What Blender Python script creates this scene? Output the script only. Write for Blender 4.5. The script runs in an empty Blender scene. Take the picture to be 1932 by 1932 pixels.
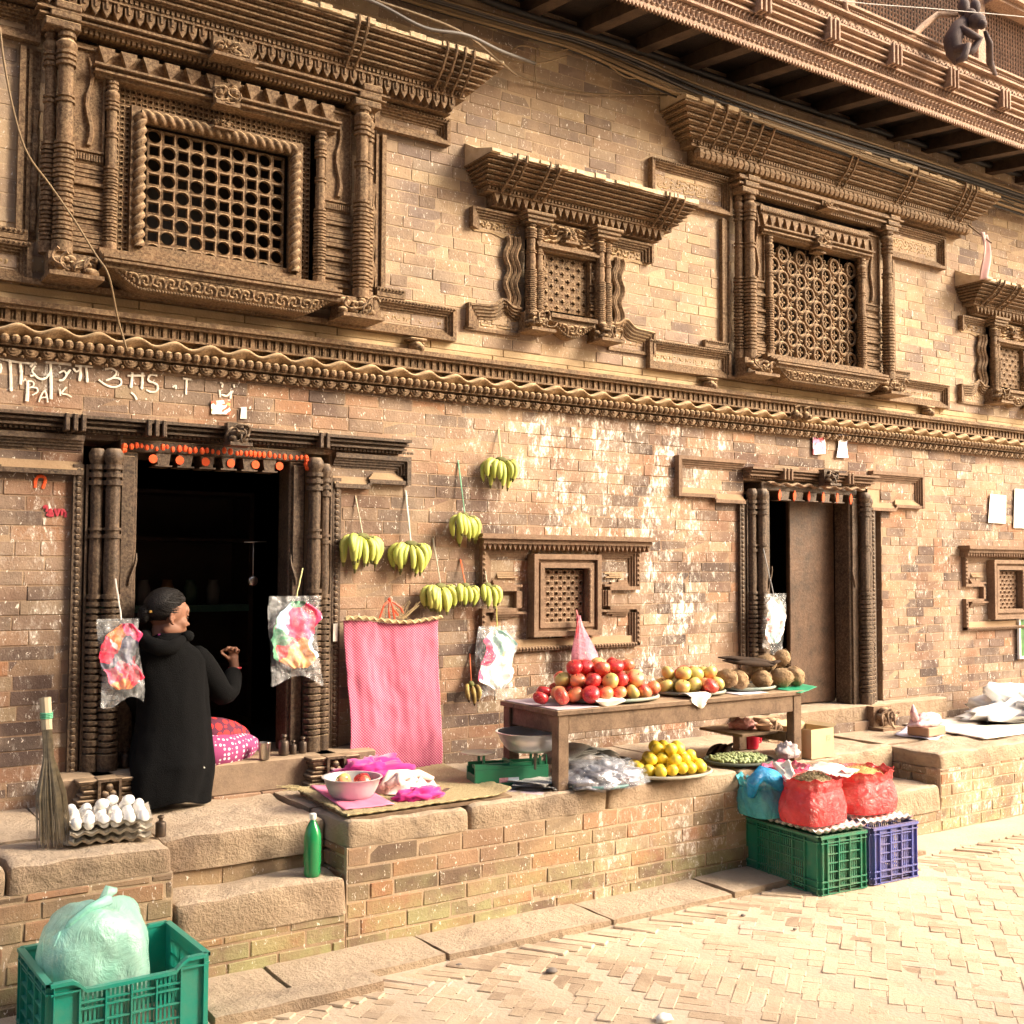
import bpy, math, random
from mathutils import Vector, Matrix, noise
random.seed(7)
R = math.radians; PI = math.pi
sc = bpy.context.scene
COL = sc.collection
rnd = random.uniform

# ------------------------------------------------------------------ camera (calibrated from the facade's vanishing points)
AX = Vector((0.82950451, -0.03159764, -0.55760547))
AY = Vector((-0.55848278, -0.03908615, -0.82859475))
AZ = Vector((0.00438699, 0.99873613, -0.05006888))
ROT = Matrix((AX, AY, AZ))
CAM = Vector((0, -5.3, 1.61))
cd = bpy.data.cameras.new('camera'); cam = bpy.data.objects.new('camera', cd); COL.objects.link(cam)
cam.matrix_world = Matrix.Translation(CAM) @ ROT.to_4x4()
cd.sensor_width = 36; cd.lens = 36 * 2100 / 1932; cd.clip_end = 200; cd.clip_start = .05
sc.camera = cam
sc.render.resolution_x = 1024; sc.render.resolution_y = 1024

# ------------------------------------------------------------------ materials
def nt_new(name):
    m = bpy.data.materials.new(name); m.use_nodes = True
    nt = m.node_tree; nt.nodes.clear()
    out = nt.nodes.new('ShaderNodeOutputMaterial'); b = nt.nodes.new('ShaderNodeBsdfPrincipled')
    nt.links.new(b.outputs[0], out.inputs[0])
    return m, nt, b
class N:
    def __init__(s, nt): s.nt = nt
    def n(s, t, **k):
        o = s.nt.nodes.new('ShaderNode' + t)
        for a, v in k.items(): setattr(o, a, v)
        return o
    def l(s, a, b): s.nt.links.new(a, b)
    def coord(s, kind='Object'):
        return s.n('TexCoord').outputs[kind]
    def noise(s, scale, detail=4, rough=.55, vec=None, dist=0):
        o = s.n('TexNoise'); o.inputs['Scale'].default_value = scale; o.inputs['Detail'].default_value = detail
        o.inputs['Roughness'].default_value = rough; o.inputs['Distortion'].default_value = dist
        if vec is not None: s.l(vec, o.inputs['Vector'])
        return o.outputs[0]
    def ramp(s, fac, stops, interp='LINEAR'):
        o = s.n('ValToRGB'); r = o.color_ramp; r.interpolation = interp
        while len(r.elements) < len(stops): r.elements.new(.5)
        for e, (p, c) in zip(r.elements, stops):
            e.position = p; e.color = (c, c, c, 1) if isinstance(c, (int, float)) else (*c, 1)
        s.l(fac, o.inputs[0]); return o.outputs[0]
    def mix(s, fac, a, b, mode='MIX'):
        o = s.n('MixRGB'); o.blend_type = mode
        for i, v in enumerate((fac, a, b)):
            if isinstance(v, (int, float)): o.inputs[i].default_value = v if i == 0 else (v, v, v, 1)
            elif isinstance(v, tuple): o.inputs[i].default_value = (*v, 1)
            else: s.l(v, o.inputs[i])
        return o.outputs[0]
    def math(s, op, a, b=0.):
        o = s.n('Math'); o.operation = op
        for i, v in enumerate((a, b)):
            if isinstance(v, (int, float)): o.inputs[i].default_value = v
            else: s.l(v, o.inputs[i])
        return o.outputs[0]
    def bump(s, h, strength, dist, b):
        o = s.n('Bump'); o.inputs['Strength'].default_value = strength; o.inputs['Distance'].default_value = dist
        s.l(h, o.inputs['Height']); s.l(o.outputs[0], b.inputs['Normal'])
    def attr(s, name): o = s.n('Attribute'); o.attribute_name = name; return o.outputs['Fac']
    def upz(s):
        g = s.n('NewGeometry'); x = s.n('SeparateXYZ'); s.l(g.outputs['Normal'], x.inputs[0]); return x.outputs[2]
    def posx(s):
        g = s.n('NewGeometry'); x = s.n('SeparateXYZ'); s.l(g.outputs['Position'], x.inputs[0]); return x.outputs

MATS = {}
def plain(name, c, rough=.5, metal=0., c2=None, scale=8., bump=0., bscale=60., trans=0., alpha=1., sss=0., coat=0., spec=.5, emit=None, ior=1.45, sheen=0.):
    if name in MATS: return MATS[name]
    m, nt, b = nt_new(name); h = N(nt); co = h.coord()
    b.inputs['Roughness'].default_value = rough; b.inputs['Metallic'].default_value = metal
    b.inputs['Transmission Weight'].default_value = trans; b.inputs['Alpha'].default_value = alpha
    b.inputs['Coat Weight'].default_value = coat; b.inputs['Specular IOR Level'].default_value = spec; b.inputs['IOR'].default_value = ior
    b.inputs['Sheen Weight'].default_value = sheen
    if sss: b.inputs['Subsurface Weight'].default_value = sss; b.inputs['Subsurface Scale'].default_value = .02
    if c2 is None: c2 = tuple(v * .8 for v in c)
    f = h.ramp(h.noise(scale, 5, .6, co), [(.3, 0.), (.7, 1.)])
    h.l(h.mix(f, c, c2), b.inputs['Base Color'])
    if bump: h.bump(h.noise(bscale, 4, .6, co), bump, .01, b)
    MATS[name] = m; return m

def brick_material(name, stops, paint=0., bs=.55, rough_scale=22, top=0., dustc=(.62, .47, .31), dust=.35, painty=None, grime=.5, moss=0.):
    m, nt, b = nt_new(name); h = N(nt); co = h.coord()
    b.inputs['Roughness'].default_value = .92; b.inputs['Specular IOR Level'].default_value = .25
    base = h.ramp(h.attr('rnd'), stops)
    n1 = h.noise(14, 6, .65, co)
    col = h.mix(h.ramp(n1, [(.25, .55), (.75, 0.)]), base, h.mix(1., base, (.55, .5, .48), 'MULTIPLY'))
    n2 = h.noise(1.6, 6, .6, co)
    col = h.mix(h.math('MULTIPLY', h.ramp(n2, [(.42, 0.), (.62, 1.)]), dust), col, dustc)
    n4 = h.noise(2.1, 5, .62, co, .4)
    col = h.mix(h.math('MULTIPLY', h.ramp(n4, [(.5, 0.), (.68, 1.)]), grime), col, (.16, .115, .085))
    if moss:
        z = h.posx()
        mm = h.math('MULTIPLY', h.ramp(h.noise(3.4, 6, .7, co), [(.42, 0.), (.58, 1.)]), h.ramp(z[2], [(.02, 1.), (.4, 0.)]))
        col = h.mix(h.math('MULTIPLY', mm, moss), col, (.36, .35, .17))
    if top:
        up = h.math('MULTIPLY', h.ramp(h.upz(), [(.5, 0.), (.9, 1.)]), h.ramp(h.noise(4, 6, .7, co), [(.3, .35), (.6, 1.)])); col = h.mix(h.math('MULTIPLY', up, top), col, (.58, .46, .34))
    # worn whitewash and torn paper flakes
    if paint:
        z = h.posx()
        fx = h.ramp(h.math('MULTIPLY', z[0], .1), painty)
        st = h.n('Mapping'); st.inputs['Scale'].default_value = (1.25, 1, .62); h.l(co, st.inputs['Vector'])
        fl = h.noise(27, 9, .76, st.outputs[0], .7)
        big = h.noise(3.4, 5, .68, st.outputs[0], .6)
        s = h.math('ADD', fl, h.math('MULTIPLY', h.math('SUBTRACT', big, .5), .62))
        s = h.math('ADD', s, h.math('MULTIPLY', h.math('SUBTRACT', fx, .5), .36))
        s = h.math('ADD', s, h.math('MULTIPLY', h.math('SUBTRACT', h.attr('rnd'), .5), .07))
        msk = h.ramp(s, [(.662, 0.), (.69, 1.)])
        thin = h.ramp(s, [(.56, 0.), (.68, .34)])
        col = h.mix(h.math('MULTIPLY', h.math('MAXIMUM', msk, thin), paint), col, (.80, .75, .67))
        sp = h.n('Mapping'); sp.inputs['Scale'].default_value = (1.6, 1, .8); sp.inputs['Rotation'].default_value = (0, .6, 0); h.l(co, sp.inputs['Vector'])
        speck = h.ramp(h.noise(44, 3, .6, sp.outputs[0], 1.2), [(.645, 0.), (.67, 1.)])
        col = h.mix(h.math('MULTIPLY', speck, .8), col, (.80, .74, .66))
    h.l(col, b.inputs['Base Color'])
    hh = h.math('ADD', h.noise(90, 5, .7, co), h.math('MULTIPLY', h.noise(rough_scale, 6, .7, co), 1.6 if bs < .6 else 3.))
    h.bump(hh, bs, .006 if bs < .6 else .012, b)
    MATS[name] = m; return m

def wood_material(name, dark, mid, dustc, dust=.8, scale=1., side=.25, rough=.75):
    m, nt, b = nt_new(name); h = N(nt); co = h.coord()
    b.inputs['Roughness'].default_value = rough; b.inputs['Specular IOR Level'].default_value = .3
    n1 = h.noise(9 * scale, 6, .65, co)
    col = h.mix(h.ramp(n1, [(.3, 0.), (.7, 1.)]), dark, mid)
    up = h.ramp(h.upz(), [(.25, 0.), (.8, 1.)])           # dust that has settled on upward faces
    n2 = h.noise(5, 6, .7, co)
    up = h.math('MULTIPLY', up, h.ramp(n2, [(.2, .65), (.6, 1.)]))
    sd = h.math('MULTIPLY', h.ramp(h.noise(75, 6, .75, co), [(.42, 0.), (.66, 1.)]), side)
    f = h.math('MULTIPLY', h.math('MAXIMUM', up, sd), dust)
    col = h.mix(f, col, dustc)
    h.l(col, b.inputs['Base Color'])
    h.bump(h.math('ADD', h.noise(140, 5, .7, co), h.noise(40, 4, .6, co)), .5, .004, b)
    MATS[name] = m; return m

# ------------------------------------------------------------------ mesh builder
class MB:
    def __init__(s): s.v = []; s.f = []; s.r = []; s.m = []
    def face(s, idx, r=0., m=0): s.f.append(idx); s.r.append(r); s.m.append(m)
    def add(s, vs, fs, r=0., m=0):
        o = len(s.v); s.v.extend(vs)
        for f in fs: s.face([i + o for i in f], r, m)
    def box(s, x0, x1, y0, y1, z0, z1, r=0., m=0):
        v = [(x, y, z) for x in (x0, x1) for y in (y0, y1) for z in (z0, z1)]
        s.add(v, [(0, 1, 3, 2), (4, 6, 7, 5), (0, 4, 5, 1), (2, 3, 7, 6), (0, 2, 6, 4), (1, 5, 7, 3)], r, m)
    def W(s, x0, x1, z0, z1, d0, d1, r=0., m=0): s.box(x0, x1, -d1, -d0, z0, z1, r, m)   # on the facade: d = how far it stands out
    def cbox(s, x0, x1, y0, y1, z0, z1, c=.004, r=0., m=0, j=0.):
        """box with chamfered edges"""
        v = []; 
        for x, sx in ((x0, 1), (x1, -1)):
            for y, sy in ((y0, 1), (y1, -1)):
                for z, sz in ((z0, 1), (z1, -1)):
                    jj = rnd(-j, j) if j else 0
                    v += [(x + jj, y + sy * c, z + sz * c + jj), (x + sx * c, y + jj, z + sz * c), (x + sx * c + jj, y + sy * c, z + jj)]
        I = lambda a, b, cc, k: ((a * 2 + b) * 2 + cc) * 3 + k
        F = []
        for a in (0, 1): q = [I(a, 0, 0, 0), I(a, 0, 1, 0), I(a, 1, 1, 0), I(a, 1, 0, 0)]; F.append(q if a == 0 else q[::-1])
        for a in (0, 1): q = [I(0, a, 0, 1), I(1, a, 0, 1), I(1, a, 1, 1), I(0, a, 1, 1)]; F.append(q if a == 0 else q[::-1])
        for a in (0, 1): q = [I(0, 0, a, 2), I(0, 1, a, 2), I(1, 1, a, 2), I(1, 0, a, 2)]; F.append(q if a == 0 else q[::-1])
        for a in (0, 1):
            for b in (0, 1):
                F.append([I(a, b, 0, 0), I(a, b, 0, 1), I(a, b, 1, 1), I(a, b, 1, 0)])
                F.append([I(a, 0, b, 0), I(a, 0, b, 2), I(a, 1, b, 2), I(a, 1, b, 0)])
                F.append([I(0, a, b, 1), I(0, a, b, 2), I(1, a, b, 2), I(1, a, b, 1)])
        for a in (0, 1):
            for b in (0, 1):
                for cc in (0, 1): F.append([I(a, b, cc, 0), I(a, b, cc, 1), I(a, b, cc, 2)])
        s.add(v, F, r, m)
    def tube(s, pts, rad, n=8, caps=True, r=0., m=0, closed=False):
        pts = [Vector(p) for p in pts]; k = len(pts)
        rs = rad if isinstance(rad, (list, tuple)) else [rad] * k
        o = len(s.v); up = None
        for i, p in enumerate(pts):
            if closed: t = pts[(i + 1) % k] - pts[i - 1]
            else: t = pts[min(i + 1, k - 1)] - pts[max(i - 1, 0)]
            t = t.normalized() if t.length > 1e-9 else Vector((0, 0, 1))
            if up is None: up = Vector((0, 0, 1)) if abs(t.z) < .9 else Vector((0, 1, 0))
            a = t.cross(up)
            if a.length < 1e-6: a = t.cross(Vector((1, 0, 0)))
            a.normalize(); b = a.cross(t).normalized(); up = b
            for q in range(n):
                th = 2 * PI * q / n; s.v.append(tuple(p + (a * math.cos(th) + b * math.sin(th)) * rs[i]))
        for i in range(k if closed else k - 1):
            j = (i + 1) % k
            for q in range(n):
                s.face([o + i * n + q, o + i * n + (q + 1) % n, o + j * n + (q + 1) % n, o + j * n + q], r, m)
        if caps and not closed:
            s.face([o + q for q in range(n)][::-1], r, m); s.face([o + (k - 1) * n + q for q in range(n)], r, m)
    def lathe(s, prof, c=(0, 0, 0), n=16, r=0., m=0, sq=1., ph=0., caps=True, wob=0.):
        """profile [(radius, z)] round a vertical axis at c"""
        o = len(s.v); k = len(prof)
        for rr, z in prof:
            for q in range(n):
                th = 2 * PI * q / n + ph; w = 1 + (wob * math.sin(8 * th + 1) if wob else 0)
                s.v.append((c[0] + rr * w * math.cos(th), c[1] + rr * w * math.sin(th) * sq, c[2] + z))
        for i in range(k - 1):
            for q in range(n):
                s.face([o + i * n + q, o + i * n + (q + 1) % n, o + (i + 1) * n + (q + 1) % n, o + (i + 1) * n + q], r, m)
        if caps:
            if prof[0][0] > 1e-5: s.face([o + q for q in range(n)][::-1], r, m)
            if prof[-1][0] > 1e-5: s.face([o + (k - 1) * n + q for q in range(n)], r, m)
    def prism(s, poly, d0, d1, r=0., m=0):
        """polygon in the facade plane (x,z), from depth d0 to d1 out of the wall"""
        n = len(poly); a = sum(poly[i][0] * poly[(i + 1) % n][1] - poly[(i + 1) % n][0] * poly[i][1] for i in range(n))
        if a < 0: poly = poly[::-1]
        o = len(s.v)
        s.v += [(x, -d1, z) for x, z in poly] + [(x, -d0, z) for x, z in poly]
        s.face([o + i for i in range(n)], r, m); s.face([o + n + i for i in range(n)][::-1], r, m)
        for i in range(n):
            j = (i + 1) % n; s.face([o + i, o + n + i, o + n + j, o + j], r, m)
    def grid(s, nu, nv, f, r=0., m=0, flip=False):
        o = len(s.v)
        for i in range(nu + 1):
            for j in range(nv + 1): s.v.append(tuple(f(i / nu, j / nv)))
        for i in range(nu):
            for j in range(nv):
                a = o + i * (nv + 1) + j; q = [a, a + nv + 1, a + nv + 2, a + 1]
                s.face(q[::-1] if flip else q, r, m)
    def sphere(s, c, rad, nu=12, nv=8, sc=(1, 1, 1), r=0., m=0, f=None):
        o = len(s.v)
        def P(i, j):
            ph = PI * j / nv; th = 2 * PI * i / nu
            d = Vector((math.sin(ph) * math.cos(th), math.sin(ph) * math.sin(th), math.cos(ph)))
            k = f(d) if f else 1.
            return (c[0] + d.x * rad * sc[0] * k, c[1] + d.y * rad * sc[1] * k, c[2] + d.z * rad * sc[2] * k)
        s.v.append(P(0, 0))
        for j in range(1, nv):
            for i in range(nu): s.v.append(P(i, j))
        s.v.append(P(0, nv)); e = len(s.v) - 1
        for i in range(nu):
            s.face([o, o + 1 + i, o + 1 + (i + 1) % nu], r, m)
            s.face([e, e - nu + (i + 1) % nu, e - nu + i], r, m)
        for j in range(nv - 2):
            for i in range(nu):
                a = o + 1 + j * nu; s.face([a + i, a + nu + i, a + nu + (i + 1) % nu, a + (i + 1) % nu], r, m)
    def xf(s, mat, start=0):
        s.v[start:] = [tuple(mat @ Vector(p)) for p in s.v[start:]]
    def build(s, name, mats, parent=None, smooth=False, loc=None, rot=None, sub=0):
        me = bpy.data.meshes.new(name); me.from_pydata(s.v, [], s.f)
        if not isinstance(mats, (list, tuple)): mats = [mats]
        for q in mats: me.materials.append(q)
        if any(s.r):
            a = me.attributes.new('rnd', 'FLOAT', 'FACE'); a.data.foreach_set('value', s.r)
        if any(s.m): me.polygons.foreach_set('material_index', s.m)
        if smooth:
            me.polygons.foreach_set('use_smooth', [True] * len(me.polygons))
            if smooth is not True: 
                me.set_sharp_from_angle(angle=R(smooth))
        me.update()
        o = bpy.data.objects.new(name, me); COL.objects.link(o)
        if parent: o.parent = parent
        if loc is not None: o.location = loc
        if rot is not None: o.rotation_euler = rot
        if sub:
            md = o.modifiers.new('sub', 'SUBSURF'); md.levels = sub; md.render_levels = sub
        return o

def tag(o, label=None, cat=None, group=None, kind=None):
    if label: o['label'] = label
    if cat: o['category'] = cat
    if group: o['group'] = group
    if kind: o['kind'] = kind
    return o
def thing(name, label, cat, loc=(0, 0, 0), rotz=0, group=None, parent=None):
    o = bpy.data.objects.new(name, None); COL.objects.link(o); o.location = loc; o.rotation_euler = (0, 0, rotz)
    o.empty_display_size = .05
    if parent: o.parent = parent
    return tag(o, label, cat, group)
def sub_empty(name, parent, loc=(0, 0, 0), rotz=0):
    o = bpy.data.objects.new(name, None); COL.objects.link(o); o.parent = parent; o.location = loc; o.rotation_euler = (0, 0, rotz); return o
def copy_tree(o, parent=None):
    c = o.copy(); COL.objects.link(c); c.parent = parent
    for ch in list(o.children): copy_tree(ch, c)
    return c
def lerp(a, b, t): return a + (b - a) * t
def smooth01(t): t = max(0, min(1, t)); return t * t * (3 - 2 * t)
def fbm(p, s=1., o=4):
    return noise.fractal(Vector(p) * s, 1., 2., o)

# bricks in a (u,v) plane; cut(u0,u1,v0,v1) pieces around rectangular holes
def brick_cells(u0, u1, v0, v1, holes, ch=.066, bl=.205, gap=.005, seed=1):
    rg = random.Random(seed); out = []; row = 0; v = v0
    while v < v1 - .012:
        vt = min(v + ch * rg.uniform(.97, 1.03), v1)
        if v1 - vt < .02: vt = v1
        a, b = v + gap / 2, vt - gap / 2
        segs = [(u0, u1)]
        for (hx0, hx1, hz0, hz1) in holes:
            if b > hz0 + .004 and a < hz1 - .004:
                ns = []
                for s0, s1 in segs:
                    if hx1 <= s0 or hx0 >= s1: ns.append((s0, s1)); continue
                    if hx0 > s0: ns.append((s0, hx0))
                    if hx1 < s1: ns.append((hx1, s1))
                segs = ns
        x = u0 - bl * (.5 if row % 2 else 0.) - rg.uniform(0, .04); cuts = []
        while x < u1: x += bl * rg.choice([1, 1, 1, 1, .95, 1.07, .52, 1.25]); cuts.append(x)
        for s0, s1 in segs:
            cs = [s0] + [c for c in cuts if s0 + .03 < c < s1 - .03] + [s1]
            for c0, c1 in zip(cs, cs[1:]):
                out.append((c0 + gap / 2, c1 - gap / 2, a, b, rg.random()))
        v = vt; row += 1
    return out
# ------------------------------------------------------------------ facade
BR_LOW = brick_material('brick_low', [(0, (.07, .05, .045)), (.2, (.14, .095, .078)), (.4, (.27, .145, .088)), (.52, (.19, .13, .10)), (.64, (.10, .075, .065)), (.8, (.34, .175, .095)), (.9, (.23, .165, .12)), (1, (.32, .24, .155))],
                        paint=.85, dust=.5, dustc=(.46, .34, .24), grime=.5, painty=[(.08, .35), (.105, .62), (.12, .12), (.26, .1), (.31, .4), (.38, .75), (.5, .72), (.54, .4), (.62, .35), (.74, .5), (1., .55)])
BR_UP = brick_material('brick_up', [(0, (.17, .13, .115)), (.25, (.33, .235, .165)), (.45, (.24, .185, .16)), (.6, (.39, .28, .18)), (.8, (.29, .23, .18)), (1, (.47, .36, .23))],
                       paint=.8, dust=.45, dustc=(.50, .36, .22), grime=.45, painty=[(0, .1), (.3, .16), (.5, .22), (1., .22)])
BR_BASE = brick_material('brick_base', [(0, (.14, .095, .07)), (.3, (.25, .17, .115)), (.55, (.32, .20, .125)), (.75, (.34, .14, .075)), (1, (.34, .27, .18))],
                         paint=.55, dust=.45, dustc=(.38, .28, .17), grime=.85, painty=[(0, .05), (.26, .1), (.34, .62), (.42, .62), (.5, .3), (.6, .75), (1., .8)], moss=.8)
MORTAR = brick_material('mortar', [(0, (.27, .18, .12)), (1, (.36, .25, .17))], paint=.85, dust=.5, dustc=(.52, .38, .24), grime=.35, painty=[(.08, .35), (.105, .55), (.12, .12), (.26, .1), (.31, .4), (.38, .75), (.5, .72), (.54, .4), (.62, .35), (.74, .5), (1., .55)])
STONE = brick_material('stone', [(0, (.27, .19, .125)), (.5, (.36, .26, .175)), (1, (.42, .32, .22))], dust=.5, dustc=(.50, .39, .27), grime=.85, bs=.8, rough_scale=20, top=.8)
STONE_BAND = brick_material('stone_band', [(0, (.36, .27, .16)), (.5, (.44, .33, .2)), (1, (.5, .38, .24))], dust=.5, dustc=(.58, .43, .24), grime=.3)
WOOD = wood_material('wood_carved', (.045, .024, .012), (.145, .08, .041), (.58, .41, .235), dust=.95, side=.42)
WOOD_L = wood_material('wood_lower', (.020, .012, .008), (.070, .041, .026), (.42, .30, .19), dust=.95, side=.3, rough=.55)
WOOD_N = wood_material('wood_niche', (.10, .058, .036), (.2, .12, .075), (.48, .34, .21), dust=.85, side=.3)
WOOD_T = wood_material('wood_table', (.075, .045, .028), (.2, .13, .082), (.42, .3, .19), dust=.6, side=.3)
WOOD_TOP = wood_material('wood_upper_storey', (.15, .085, .06), (.31, .19, .125), (.62, .46, .33), dust=.85, side=.6)
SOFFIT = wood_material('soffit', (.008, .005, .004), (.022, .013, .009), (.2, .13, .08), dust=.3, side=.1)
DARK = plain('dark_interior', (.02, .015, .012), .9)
DUSTED = plain('dusty_tile', (.62, .50, .34), .95, c2=(.42, .3, .18), scale=12, bump=.7, bscale=50)
SMOOTH_PLASTER = plain('pale_brick_panel', (.40, .29, .18), .92, c2=(.3, .2, .12), scale=5, bump=.3, bscale=70)

house = thing('brick_house', 'old brick house with carved wooden windows, doors and overhanging upper storey', 'house')

# holes through the brick skin: (x0,x1,z0,z1)
HOLES_LOW = [(1.20, 2.42, .5, 2.19), (5.42, 6.84, .5, 2.20), (3.70, 4.12, 1.26, 1.66), (8.16, 8.58, 1.26, 1.66)]
HOLES_UP = [(1.12, 2.50, 2.95, 4.06), (5.42, 6.80, 3.0, 4.15), (3.64, 4.22, 3.02, 3.64), (8.19, 8.77, 3.02, 3.64)]
def brick_skin(name, x0, x1, z0, z1, holes, mat, y=0., seed=1, parent=None, ch=.066, bl=.205, lift=.003, mort=None):
    mb = MB()
    for a, b, c, d, q in brick_cells(x0, x1, z0, z1, holes, ch, bl, .0045, seed):
        o = rnd(0, lift); mb.cbox(a, b, y - .012 - o, y + .02, c, d, .0022, q, 0, .0024)
    # mortar bed as strips between the holes
    xs = sorted({x0, x1} | {h[0] for h in holes} | {h[1] for h in holes})
    for a, b in zip(xs, xs[1:]):
        zs = [(z0, z1)]
        for h in holes:
            if h[0] <= a and h[1] >= b:
                nz = []
                for s0, s1 in zs:
                    if h[2] > s0: nz.append((s0, min(h[2], s1)))
                    if h[3] < s1: nz.append((max(h[3], s0), s1))
                zs = nz
        for s0, s1 in zs: mb.box(a, b, y - .0113, y + .3, s0, s1, .01, 1)
    return mb.build(name, [mat, mort or MORTAR], parent)
w = brick_skin('wall', -1.2, 11.5, .4, 2.545, HOLES_LOW, BR_LOW, seed=3, parent=house)
w['label'] = 'red brown ground floor brickwork with peeling whitewash'
MORTAR_UP = brick_material('mortar_upper', [(0, (.40, .30, .21)), (1, (.46, .35, .25))], paint=.7, dust=.6, dustc=(.50, .37, .23), grime=.15, painty=[(0, .2), (1., .3)])
w = brick_skin('wall', -1.2, 11.5, 2.86, 4.95, HOLES_UP, BR_UP, seed=5, parent=house, mort=MORTAR_UP)
w['label'] = 'dusty tan brickwork of the first floor'
mb = MB()                                                    # plain stone courses above the string course
for z0, z1, d in ((2.775, 2.818, .014), (2.818, 2.86, .010)):
    x = -1.2
    while x < 11.5:
        L = rnd(.45, .8); mb.cbox(x + .002, min(x + L, 11.5) - .002, -d, .3, z0 + .001, z1 - .001, .003, rnd(.1, 1), 0); x += L
mb.build('stone_course', STONE_BAND, house)
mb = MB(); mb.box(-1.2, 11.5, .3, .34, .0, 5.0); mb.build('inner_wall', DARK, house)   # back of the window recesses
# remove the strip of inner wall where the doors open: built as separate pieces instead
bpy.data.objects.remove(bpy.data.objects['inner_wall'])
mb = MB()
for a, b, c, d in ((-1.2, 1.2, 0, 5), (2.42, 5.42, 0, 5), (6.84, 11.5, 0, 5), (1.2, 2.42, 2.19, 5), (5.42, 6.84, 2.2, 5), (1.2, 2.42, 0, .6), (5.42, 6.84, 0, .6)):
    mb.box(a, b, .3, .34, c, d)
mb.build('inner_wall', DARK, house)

# string course: ledge, dentils, wavy band, beads, medallions
mb = MB()
mb.W(-1.2, 11.5, 2.752, 2.776, -.1, .10); mb.W(-1.2, 11.5, 2.736, 2.752, -.1, .082); mb.W(-1.2, 11.5, 2.686, 2.736, -.1, .045)
mb.W(-1.2, 11.5, 2.676, 2.686, -.1, .07); mb.W(-1.2, 11.5, 2.545, 2.676, -.1, .03)
x = -1.
while x < 11.4: mb.W(x, x + .02, 2.686, 2.736, .045, .06 + rnd(-.003, .003)); mb.W(x + .028, x + .034, 2.69, 2.73, .045, .053); x += .043
mb.build('dentil_course', WOOD, house)
mb = MB()
def wave(u, v):
    x = lerp(-1.2, 11.5, u); c = 2.648 + .013 * math.sin(x * 2 * PI / .172) + .002 * math.sin(x * 7)
    th = PI * (v * 1.15 - .1)
    return (x, -(.04 + .062 * math.sin(max(0, min(PI, th)))) - .012 * math.sin(x * 2 * PI / .172 + 1), c + .016 * math.cos(th) - (.02 if v > .8 else 0))
mb.grid(1100, 8, wave); mb.build('wavy_course', wood_material('wood_wave', (.16, .1, .055), (.3, .2, .11), (.66, .47, .27), dust=.95, side=.5), house, True)
mb = MB(); x = -1.2
while x < 11.4:
    mb.sphere((x, -.075, 2.602), .0215, 8, 6); x += .0445
mb.W(-1.2, 11.5, 2.575, 2.585, .02, .07)
x = -1.2
while x < 11.4:
    for rr, dd in ((.034, .052), (.024, .06), (.011, .068)):
        c = [(x + rr * math.cos(t * PI / 7), 2.562 - rr * .92 * math.sin(t * PI / 7)) for t in range(8)]
        mb.prism(c, .02, dd + rnd(0, .003))
    mb.sphere((x + .036, -.05, 2.53), .008, 5, 4); x += .072
mb.build('bead_course', WOOD, house)
mb = MB(); mb.W(-1.2, 11.5, 2.53, 2.546, -.05, .03); mb.build('lower_string', WOOD, house)

# ---- carving vocabulary
def cell(mb, cx, cz, w, h, hole, d0, d1, n=12):
    """square plate piece with a hole: 'o' round, 's' square, 'd' diamond; hole = (kind, radius)"""
    k, r = hole; outer = []; inner = []
    for i in range(n):
        t = 2 * PI * (i + .5) / n if n == 12 and False else 2 * PI * i / n + PI / 4
        c, s_ = math.cos(t), math.sin(t); m = max(abs(c), abs(s_))
        outer.append((cx + c / m * w / 2, cz + s_ / m * h / 2))
        if k == 'o': q = (c, s_)
        elif k == 's': q = (c / m * .9, s_ / m * .9)
        elif k == 'd': a = abs(c) + abs(s_); q = (c / a * 1.25, s_ / a * 1.25)
        else: rr = .72 + .28 * math.cos(4 * t); q = (c * rr * 1.1, s_ * rr * 1.1)
        inner.append((cx + q[0] * r, cz + q[1] * r))
    o = len(mb.v)
    mb.v += [(x, -d1, z) for x, z in outer] + [(x, -d1 - .004, z) for x, z in inner] + [(x, -d0, z) for x, z in inner]
    for i in range(n):
        j = (i + 1) % n
        mb.face([o + i, o + j, o + n + j, o + n + i]); mb.face([o + n + i, o + n + j, o + 2 * n + j, o + 2 * n + i])
def lattice(mb, x0, x1, z0, z1, nx, nz, d0, d1, ha, hb, n=12):
    w, h = (x1 - x0) / nx, (z1 - z0) / nz; s = min(w, h) / 2
    for i in range(nx):
        for j in range(nz):
            k = ha if (i + j) % 2 == 0 else hb
            cell(mb, x0 + (i + .5) * w, z0 + (j + .5) * h, w, h, (k[0], k[1] * s), d0, d1, n)
def ring(mb, x0, x1, z0, z1, t, d0, d1):
    mb.W(x0, x1, z1 - t, z1, d0, d1); mb.W(x0, x1, z0, z0 + t, d0, d1)
    mb.W(x0, x0 + t, z0 + t, z1 - t, d0, d1); mb.W(x1 - t, x1, z0 + t, z1 - t, d0, d1)
def rope(mb, p0, p1, r, pitch=.045, n=10):
    p0, p1 = Vector(p0), Vector(p1); L = (p1 - p0).length; k = max(8, int(L / pitch * 10)); t = (p1 - p0) / L
    a = t.cross(Vector((0, 1, 0))).normalized(); b = a.cross(t)
    def f(u, v):
        th = 2 * PI * v; q = r * (.62 + .5 * abs(math.sin(th * 1 + PI * u * L / pitch)))
        return p0 + t * L * u + (a * math.cos(th) + b * math.sin(th)) * q
    mb.grid(k, 20, f)
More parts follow.
